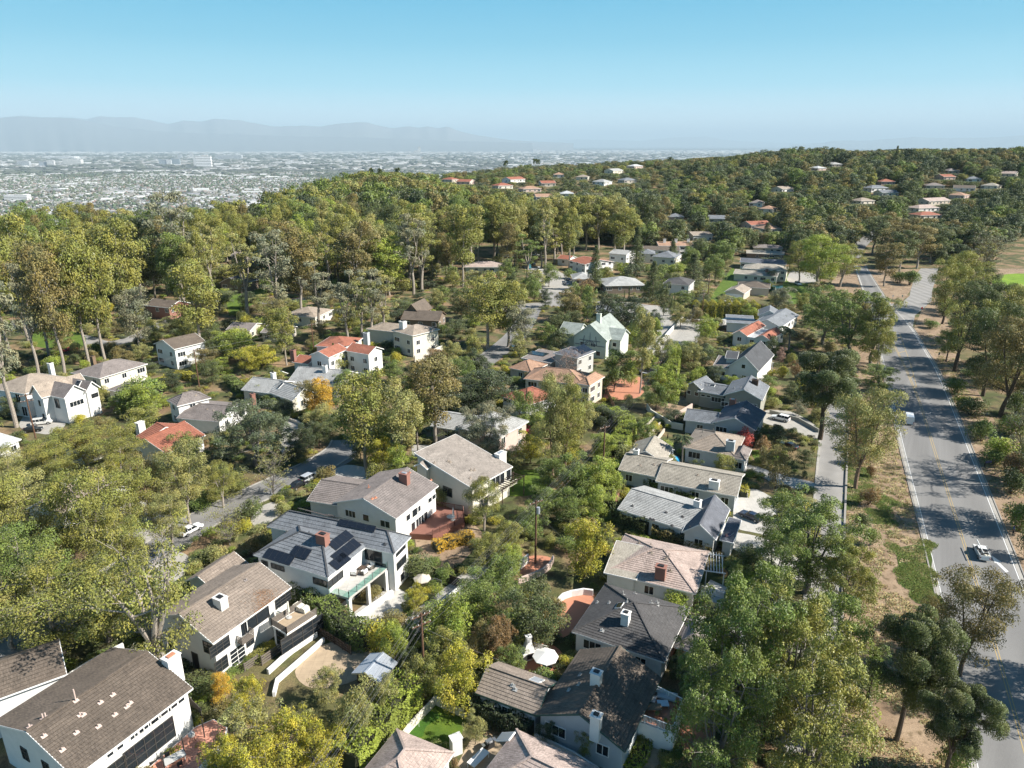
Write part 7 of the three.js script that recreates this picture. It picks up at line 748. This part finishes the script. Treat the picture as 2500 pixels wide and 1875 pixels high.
  set('covered_sofa', 'sofa under a rumpled beige cover on the roof deck', 'sofa', 735, 1488, 3.66, (g) => { const b = new MB(); for (let i = 0; i < 5; i++) prism(b, [[-1.1 + i * .45, 0], [-1.1 + i * .45 + .5, 0], [-1.1 + i * .45 + .44, .62 + .12 * (i % 2)], [-1.1 + i * .45 + .08, .7 - .1 * (i % 2)]], .5); meshOf('cover', b, M.cream, g); g.rotation.y = -.5; }); set('covered_armchair', 'armchair under a beige cover on the roof deck', 'armchair', 684, 1502, 3.66, (g) => { const b = new MB(); prism(b, [[-.5, 0], [.5, 0], [.42, .6], [-.3, .85]], .48); meshOf('cover', b, M.cream, g); });
  // slatted railing of the roof deck
  { const w = houses.B.wings[2], Y = w.E; const pts = [w.pt(0, w.W, Y), w.pt(0, 0, Y), w.pt(w.L, 0, Y), w.pt(w.L, w.W, Y), w.pt(0, w.W, Y)]; const off2 = houses.B.pos; for (let i = 1; i < 4; i++) { const a = pts[i - 1], d = pts[i]; for (let k = 0; k < 5; k++) meshOf('deck_slat', new MB(off2).beam([a[0], Y + .18 + k * .21, a[2]], [d[0], Y + .18 + k * .21, d[2]], .05, .14), M.woodGrey, houses.B.g); for (const q of [a, d]) meshOf('deck_post', new MB(off2).box(q[0], Y + .55, q[2], .12, 1.15, .12), M.woodGrey, houses.B.g); } }
  // bedroom balcony of the white two storey house
  { const h2 = houses.B, w = h2.wings[0], s = .36 * w.W; const o2 = h2.pos, U = w.faceU(1), N = w.faceN(1), c0 = w.facePt(1, s, 3.2, .5); meshOf('balcony_floor', new MB(o2).obox(c0, V.mul(U, 1.0), [0, .08, 0], V.mul(N, .5)), M.woodGrey, h2.g); for (let k = 0; k < 4; k++) { const e = w.facePt(1, s, 3.5 + k * .24, .98); meshOf('balcony_slat', new MB(o2).obox(e, V.mul(U, 1.0), [0, .06, 0], V.mul(N, .03)), M.woodGrey, h2.g); for (const sd of [-1, 1]) { const f = V.add(w.facePt(1, s, 3.5 + k * .24, .5), V.mul(U, sd * 1.0)); meshOf('balcony_slat', new MB(o2).obox(f, V.mul(U, .03), [0, .06, 0], V.mul(N, .5)), M.woodGrey, h2.g); } } }
  // red timber deck of the brown tiled house
  { const Y = 1.1, P = [[1000, 1302], [1066, 1236], [1131, 1247], [1134, 1275], [1110, 1284], [1056, 1306]].map((q) => at(...q, Y)), g = thing('timber_deck', 'red timber deck with railing behind the brown tiled house', 'deck', [P[0][0], 0, P[0][2]]), off3 = [P[0][0], 0, P[0][2]], f = flatPoly(P, Y), b = new MB(off3); b.p.push(...f.p.map((v, i) => v - off3[i % 3])); b.u.push(...f.u); meshOf('decking', b, M.woodRed, g); for (let i = 0; i < P.length; i++) { const a = P[i], d = P[(i + 1) % P.length]; meshOf('skirt', new MB(off3).beam([a[0], Y / 2 - .02, a[2]], [d[0], Y / 2 - .02, d[2]], .08, Y - .02), M.woodRed, g); } railing(P.slice(1), Y, 1.0, M.woodRed, '', null, g); }
  // balustraded deck of the broad brown roof
  { const Y = 2.9, P = [[1540, 1752], [1643, 1790], [1664, 1722], [1600, 1690]].map((q) => at(...q, Y)), off4 = [P[0][0], 0, P[0][2]], g = thing('raised_terrace', 'raised brick terrace with white balustrade and furniture', 'terrace', off4), f = flatPoly(P, Y), b = new MB(off4); b.p.push(...f.p.map((v, i) => v - off4[i % 3])); b.u.push(...f.u); meshOf('paving', b, M.terra, g); for (let i = 0; i < 4; i++) { const a = P[i], d = P[(i + 1) % 4]; meshOf('wall', new MB(off4).beam([a[0], Y / 2 - .02, a[2]], [d[0], Y / 2 - .02, d[2]], .25, Y - .04), M.white, g); } railing(P.slice(0, 4), Y, 1.0, M.trim, '', null, g);
    set('outdoor_sofa', 'white corner sofa on the balustraded terrace', 'sofa', 1622, 1706, Y, (q) => { sofa(q, 3, M.woodGrey, M.blueg); q.rotation.y = PI - .35; }); set('outdoor_sofa', 'short white sofa beside the white corner sofa', 'sofa', 1592, 1712, Y, (q) => { sofa(q, 1.9, M.woodGrey, M.blueg); q.rotation.y = PI + 1.2; }); set('glass_table', 'low glass table on the balustraded terrace', 'table', 1618, 1724, Y, (q) => table(q, 1.3, 1.0, .42, M.metal)); set('garden_table', 'brown dining table on the balustraded terrace', 'table', 1595, 1738, Y, (q) => table(q, 1.8, 1, .72, M.wood)); for (const [i, [x, yy]] of [[1552, 1745], [1640, 1758], [1648, 1738], [1625, 1768], [1602, 1752], [1655, 1716]].entries()) set('terracotta_pot', 'terracotta flower pot on the balustraded terrace', 'flower pot', x, yy, Y, (q) => { meshOf('pot', new MB().lathe([0, 0, 0], [[.18, 0], [.3, .42], [.33, .45], [.27, .45], [.2, .3]], 12), M.terra, q); const s = meshOf('plant', SP.bush[i % 3].leaf, leafMat(['lime', 'green', 'red'][i % 3]), q); s.scale.setScalar(.35); s.position.y = .4; }, 'pots on the balustraded terrace'); set('lounge_chair', 'curved white lounge chair on the balustraded terrace', 'lounger', 1566, 1722, Y, (q) => { const b2 = new MB(); const pr = [[-.9, .75], [-.5, .35], [.1, .28], [.5, .45], [.95, .3]]; for (let i = 1; i < 5; i++) b2.beam([pr[i - 1][0], pr[i - 1][1], 0], [pr[i][0], pr[i][1], 0], .62, .09); meshOf('seat', b2, M.trim, q); for (const s of [-1, 1]) meshOf('leg', new MB().box(s * .4, .15, 0, .08, .3, .5), M.trim, q); q.rotation.y = .5; }); }
  // outdoor fireplace, bench, fire stack
  set('outdoor_fireplace', 'white plastered outdoor fireplace with tapered chimney', 'fireplace', 1290, 1606, 0, (g) => { const b = new MB(); b.box(0, .55, 0, 1.9, 1.1, 1.2); meshOf('hearth', b, M.white, g); const t = new MB(); const A = [[-.8, 1.1, .5], [.8, 1.1, .5], [.8, 1.1, -.5], [-.8, 1.1, -.5]], C = [[-.35, 2.6, .3], [.35, 2.6, .3], [.35, 2.6, -.3], [-.35, 2.6, -.3]]; for (let i = 0; i < 4; i++) t.quad(A[i], A[(i + 1) % 4], C[(i + 1) % 4], C[i]); t.box(0, 3.0, 0, .7, .8, .6); t.box(0, 3.45, 0, .86, .1, .76); meshOf('chimney', t, M.white, g); meshOf('firebox', new MB().box(0, .6, .6, .8, .7, .03), M.black, g); g.rotation.y = .35; }); set('garden_bench', 'white plastered bench beside the outdoor fireplace', 'bench', 1318, 1592, 0, (g) => { meshOf('seat', new MB().box(0, .22, 0, 2, .44, .6), M.white, g); meshOf('backrest', new MB().box(0, .5, -.36, 2, 1, .16), M.white, g); g.rotation.y = -.4; }); set('fire_stack', 'white rectangular chimney block on the lawn edge', 'chimney', 1114, 1838, 0, (g) => { meshOf('block', new MB().box(0, 1.1, 0, 1.2, 2.2, .9, .5), M.white, g); meshOf('cap', new MB().box(0, 2.26, 0, 1.35, .12, 1.05, .5), M.white, g); }); set('dining_table', 'white topped outdoor dining table between the tile roofs', 'table', 1168, 1862, 0, (g) => { table(g, 2.6, 1.1, .75, M.trim); g.rotation.y = .9; }); set('flagstick', 'thin flagstick on the putting green', 'flagstick', 1023, 1775, 0, (g) => meshOf('stick', new MB().tube([0, 0, 0], [0, 1.1, 0], .02, .02, 6), M.trim, g)); set('wheelie_bin', 'green wheeled bin beside the mauve roof', 'bin', 1255, 1785, 0, (g) => { const b = new MB(); prism(b, [[-.3, .05, .05], [.3, .05, .05], [.36, 1, 0], [-.36, 1, 0]], .3); const gm = std([.02, .3, .08], { roughness: .5 }); meshOf('body', b, gm, g); meshOf('lid', new MB().box(0, 1.04, 0, .78, .08, .66), gm, g); for (const s of [-1, 1]) meshOf('wheel', new MB().tube([-.3, .1, s * .2], [-.3, .1, s * .28], .1, .1, 10), M.black, g); });
  set('dome_tent', 'small bright blue dome tent on the concrete yard', 'tent', 1646, 1128, 0, (g) => { const b = new MB(); b.lathe([0, 0, 0], [[1.35, 0], [1.25, .6], [.85, 1.15], [.35, 1.45], [0, 1.5]], 8); meshOf('canopy', b, std([.02, .33, .62]), g); meshOf('door_flap', new MB().tri([.5, .02, 1.34], [1.1, .02, .95], [.62, .95, .85]), std([.01, .2, .4]), g); }); set('trampoline', 'round black trampoline with pale rim in the sunken yard', 'trampoline', 1583, 912, 0, (g) => { meshOf('mat', new MB().lathe([0, .85, 0], [[0, 0], [2.3, 0]], 24), M.black, g); meshOf('rim', new MB().lathe([0, .86, 0], [[2.3, 0], [2.35, .06], [2.75, .04], [2.75, -.06], [2.3, -.02]], 24), M.blueg, g); for (let i = 0; i < 6; i++) { const a = i / 6 * 6.283; meshOf('leg', new MB().tube([cos(a) * 2.5, 0, sin(a) * 2.5], [cos(a) * 2.5, .85, sin(a) * 2.5], .05, .05, 6), M.metal, g); } });
  const pergola = (name, label, px, py, w, d, hh, rot, m, n) => set(name, label, 'pergola', px, py, 0, (g) => { for (const sx of [-1, 1]) { for (const sz of [-1, 1]) meshOf('post', new MB().box(sx * w / 2, hh / 2, sz * d / 2, .14, hh, .14), m, g); } for (const sz of [-1, 1]) meshOf('beam', new MB().box(0, hh, sz * d / 2, w + .6, .16, .1), m, g); for (let i = 0; i < n; i++) meshOf('rafter', new MB().box(-w / 2 + w * (i + .5) / n, hh + .15, 0, .08, .14, d + .8), m, g); g.rotation.y = rot; });
  pergola('pergola', 'white lattice pergola beside the pinkish tan roof', 1742, 1410, 2.6, 5, 2.6, -.25, M.trim, 6); pergola('pergola', 'dark beamed pergola over the beige house deck', 1240, 1222, 7, 2.6, 4.2, .95, M.woodDark, 9); pergola('pergola', 'white slatted pergola behind the beige ribbed roof', 1628, 1130, 2.4, 3, 2.5, -.2, M.trim, 7); pergola('pergola', 'white balcony pergola at the corner of the clapboard house', 1870, 905, 3, 3, 3, -.2, M.trim, 5);
  railing([[1702, 1440], [1768, 1462], [1782, 1440]], .9, 1.0, M.trim, 'white railing round the terrace below the pinkish tan roof'); single('terrace_floor', (() => { const P = [[1702, 1456], [1768, 1478], [1788, 1440], [1735, 1415]].map((q) => at(...q, .85)); const f = flatPoly(P, .85); for (let i = 0; i < 4; i++) { const a = P[i], d = P[(i + 1) % 4]; f.quad([a[0], 0, a[2]], [d[0], 0, d[2]], [d[0], .85, d[2]], [a[0], .85, a[2]]); } return f; })(), M.patio, 'pale raised terrace floor beside the pinkish tan roof', 'terrace');
  railing([[1212, 1208], [1262, 1180]], 3.2, 1.0, M.cream, 'cream deck parapet of the beige house'); railing([[1000, 1452], [1062, 1428], [1078, 1434]], .2, 1.2, M.wire, 'thin dark metal railing round the small court');
  // pools
  const pool = (px, label) => { const P = px.map((q) => at(...q)); single('swimming_pool', flatPoly(P, .09), new THREE.MeshPhysicalMaterial({ color: lin(.06, .45, .52), roughness: .05, clearcoat: 1 }), label, 'pool'); }; pool([[1735, 772], [1768, 770], [1772, 780], [1740, 784]], 'small pale blue pool in the white yard'); pool([[1886, 697], [1912, 698], [1910, 712], [1884, 712]], 'turquoise pool behind pale glass screens');
  // signs on the verge
  const sign = (px, py, hh, shape, m, label) => set('road_sign', label, 'sign', px, py, 0, (g) => { meshOf('post', new MB().tube([0, 0, 0], [0, hh, 0], .045, .045, 7), M.metal, g); const b = new MB(); const n = shape; if (n === 4) b.box(0, hh - .3, .06, .62, .8, .03); else b.tube([0, hh - .25, .05], [0, hh - .25, .09], .48, .48, n); meshOf('plate', b, m, g); g.rotation.y = .25; }); sign(2248, 766, 2.6, 8, std([.5, .02, .02], { roughness: .4 }), 'red octagonal sign at the side road junction'); sign(2289, 882, 2.8, 4, std([.12, .2, .15], { roughness: .4 }), 'grey green road sign on the far verge'); sign(2178, 735, 2.6, 4, M.metal, 'small sign post on the bare wedge of earth'); sign(2201, 735, 2.6, 4, std([.06, .1, .09]), 'dark sign on a thin post between the two roads');
  set('notice_board', 'blue notice board on two posts beside the main road', 'sign', 2411, 1140, 0, (g) => { for (const s of [-1, 1]) meshOf('post', new MB().box(s * .75, .7, 0, .1, 1.4, .1), M.woodDark, g); meshOf('board', new MB().box(0, 1.15, 0, 1.6, .55, .06), std([.1, .12, .3], { roughness: .5 }), g); g.rotation.y = .1; });
  // flag on the grey front gable
  { const cv = document.createElement('canvas'); cv.width = 64; cv.height = 40; const c2 = cv.getContext('2d'); for (let i = 0; i < 13; i++) { c2.fillStyle = i % 2 ? '#e8e4dc' : '#a5202e'; c2.fillRect(0, i * 40 / 13, 64, 40 / 13 + .5); } c2.fillStyle = '#23305c'; c2.fillRect(0, 0, 27, 22); c2.fillStyle = '#e8e4dc'; for (let i = 0; i < 5; i++) for (let j = 0; j < 4; j++) c2.fillRect(3 + i * 5, 3 + j * 5, 1.6, 1.6); const t = new THREE.CanvasTexture(cv); t.colorSpace = THREE.SRGBColorSpace; const p = at(1776, 1310, 3.2), g = thing('flag', 'striped flag on an angled pole at the grey front gable', 'flag', p); meshOf('pole', new MB().tube([-.6, -1.2, -.4], [.9, .9, .3], .025, .02, 7), M.trim, g); const f = new THREE.PlaneGeometry(1.5, .95, 10, 4); const P = f.attributes.position; for (let i = 0; i < P.count; i++) P.setZ(i, sin(P.getX(i) * 5) * .08); f.computeVertexNormals(); const m = meshOf('cloth', f, new THREE.MeshStandardMaterial({ map: t, roughness: .9, side: THREE.DoubleSide }), g); m.position.set(.2, -.1, .2); m.rotation.set(-.5, .2, -1.4); }
}
// ---------------------------------------------------------------- a walker on the verge
{
  const caps = (list, res, c, half) => { const mc = new MarchingCubes(res, std([1, 1, 1]), false, false, 60000); mc.isolation = 0; const f = mc.field, n = res; for (let k = 0; k < n; k++) for (let j = 0; j < n; j++) for (let i = 0; i < n; i++) { const p = [c[0] + ((i - n / 2) / (n / 2)) * half, c[1] + ((j - n / 2) / (n / 2)) * half, c[2] + ((k - n / 2) / (n / 2)) * half]; let d = 1e9; for (const [a, b, r0, r1] of list) { const ab = V.sub(b, a), t = clamp(V.dot(V.sub(p, a), ab) / (V.dot(ab, ab) || 1), 0, 1), e = V.len(V.sub(p, V.lerp(a, b, t))) - lerp(r0, r1, t); const h = clamp(.5 + .5 * (e - d) / .03, 0, 1); d = lerp(e, d, h) - .03 * h * (1 - h); } f[i + j * n + k * n * n] = -d; } mc.update(); const P = mc.positionArray.slice(0, mc.count * 3), N = mc.normalArray.slice(0, mc.count * 3); for (let i = 0; i < P.length; i += 3) { P[i] = c[0] + P[i] * half; P[i + 1] = c[1] + P[i + 1] * half; P[i + 2] = c[2] + P[i + 2] * half; } const g = new THREE.BufferGeometry(); g.setAttribute('position', new THREE.Float32BufferAttribute(P, 3)); g.setAttribute('normal', new THREE.Float32BufferAttribute(N, 3)); return g; };
  const p = at(2473, 1303), g = thing('person', 'person in a blue top and dark trousers walking along the verge', 'person', p); const skin = std([.42, .25, .17]);
  const H = [0, 1.5, 0], hand = (x, z, s) => { const o = [[[x, .86, z], [x, .78, z], .034, .04]]; for (let i = 0; i < 4; i++) o.push([[x, .79, z - .03 + i * .02], [x + s * .012, .7 + abs(i - 1.4) * .01, z - .03 + i * .022], .0095, .008]); o.push([[x, .82, z + .02], [x - s * .02, .76, z + .06], .011, .009]); return o; };
  const body = caps([[[0, .95, 0], [0, 1.35, 0], .13, .15], [[0, 1.4, 0], H, .055, .055], [[0, 1.57, .01], [0, 1.66, 0], .085, .095], [[0, 1.6, .08], [0, 1.585, .105], .018, .014], [[-.17, 1.38, 0], [-.24, 1.1, -.04], .06, .045], [[-.24, 1.1, -.04], [-.23, .86, .08], .045, .033], [[.17, 1.38, 0], [.24, 1.1, .03], .06, .045], [[.24, 1.1, .03], [.23, .86, -.06], .045, .033], ...hand(-.23, .08, 1), ...hand(.23, -.06, -1), [[-.09, .93, 0], [-.1, .5, .14], .1, .07], [[-.1, .5, .14], [-.1, .08, .04], .065, .045], [[.09, .93, 0], [.1, .5, -.04], .1, .07], [[.1, .5, -.04], [.1, .1, -.28], .065, .045], [[-.1, .05, .02], [-.1, .04, .2], .045, .04], [[.1, .06, -.3], [.1, .04, -.12], .045, .04]], 96, [0, .9, 0], .98);
  meshOf('body', body, skin, g); meshOf('shirt', caps([[[0, .98, 0], [0, 1.36, 0], .145, .165], [[-.17, 1.38, 0], [-.24, 1.1, -.04], .072, .056], [[.17, 1.38, 0], [.24, 1.1, .03], .072, .056]], 48, [0, 1.15, 0], .42), std([.05, .1, .3]), g); meshOf('trousers', caps([[[-.09, .95, 0], [-.1, .5, .14], .112, .082], [[-.1, .5, .14], [-.1, .12, .05], .078, .06], [[.09, .95, 0], [.1, .5, -.04], .112, .082], [[.1, .5, -.04], [.1, .14, -.26], .078, .06]], 56, [0, .55, 0], .58), std([.02, .02, .025]), g); meshOf('hair', caps([[[0, 1.66, -.03], [0, 1.69, 0], .1, .092]], 28, [0, 1.68, 0], .16), std([.02, .014, .01]), g); g.rotation.y = -2.7;
}

{ // brick terrace along the glass doors of the white house
  const Y = 1.05, P = [[330, 1905], [478, 1775], [520, 1757], [552, 1775], [548, 1800], [440, 1925]].map((q) => at(...q, Y)), o = [P[0][0], 0, P[0][2]], g = thing('brick_terrace', 'raised brick terrace along the black framed glass doors', 'terrace', o), f = flatPoly(P, Y), b = new MB(o); b.p.push(...f.p.map((v, i) => v - o[i % 3])); b.u.push(...f.u); meshOf('paving', b, M.brick, g); for (let i = 0; i < P.length; i++) { const a = P[i], d = P[(i + 1) % P.length]; meshOf('wall', new MB(o).beam([a[0], Y / 2 - .02, a[2]], [d[0], Y / 2 - .02, d[2]], .24, Y - .03), M.white, g); }
  for (const [i, [x, y]] of [[500, 1800], [452, 1845], [405, 1890]].entries()) { const p = at(x, y, Y); const t = single('terrace_post', new MB([p[0], Y, p[2]]).box(p[0], Y + 1.3, p[2], .1, 2.6, .1), M.trimDark, 'slim black post standing on the brick terrace', 'post', 'black posts on the brick terrace'); t.position.set(p[0], Y, p[2]); }
  const mk = (name, label, cat, x, y, fn) => { const p = at(x, y, Y), q = thing(name, label, cat, [p[0], Y + .005, p[2]]); fn(q); return q; };
  mk('ceramic_grill', 'pale egg shaped ceramic grill on the brick terrace', 'grill', 470, 1808, (q) => { meshOf('body', new MB().lathe([0, .5, 0], [[.12, 0], [.34, .2], [.38, .4], [.3, .62], [.1, .74], [0, .75]], 14), M.grey, q); for (let i = 0; i < 3; i++) meshOf('leg', new MB().tube([cos(i * 2.1) * .35, 0, sin(i * 2.1) * .35], [cos(i * 2.1) * .2, .6, sin(i * 2.1) * .2], .03, .03, 6), M.black, q); });
  mk('patio_table', 'grey dining table on the brick terrace', 'table', 428, 1862, (q) => { meshOf('tabletop', new MB().box(0, .74, 0, 2.2, .06, 1.1), M.grey, q); for (const sx of [-1, 1]) for (const sz of [-1, 1]) meshOf('leg', new MB().box(sx * .95, .36, sz * .42, .07, .72, .07), M.grey, q); q.rotation.y = .75; });
  for (const [i, [x, y]] of [[412, 1856], [440, 1872]].entries()) mk('patio_chair', ['dark metal chair between the dining table and the glass doors', 'dark metal chair on the garden side of the dining table'][i], 'chair', x, y, (q) => { meshOf('seat', new MB().box(0, .44, 0, .5, .05, .5), M.black, q); meshOf('backrest', new MB().box(0, .72, -.24, .5, .5, .05), M.black, q); for (const sx of [-1, 1]) for (const sz of [-1, 1]) meshOf('leg', new MB().box(sx * .22, .21, sz * .22, .04, .42, .04), M.black, q); q.rotation.y = .75 + i * 3.14; });
}
renderer.render(scene, camera);
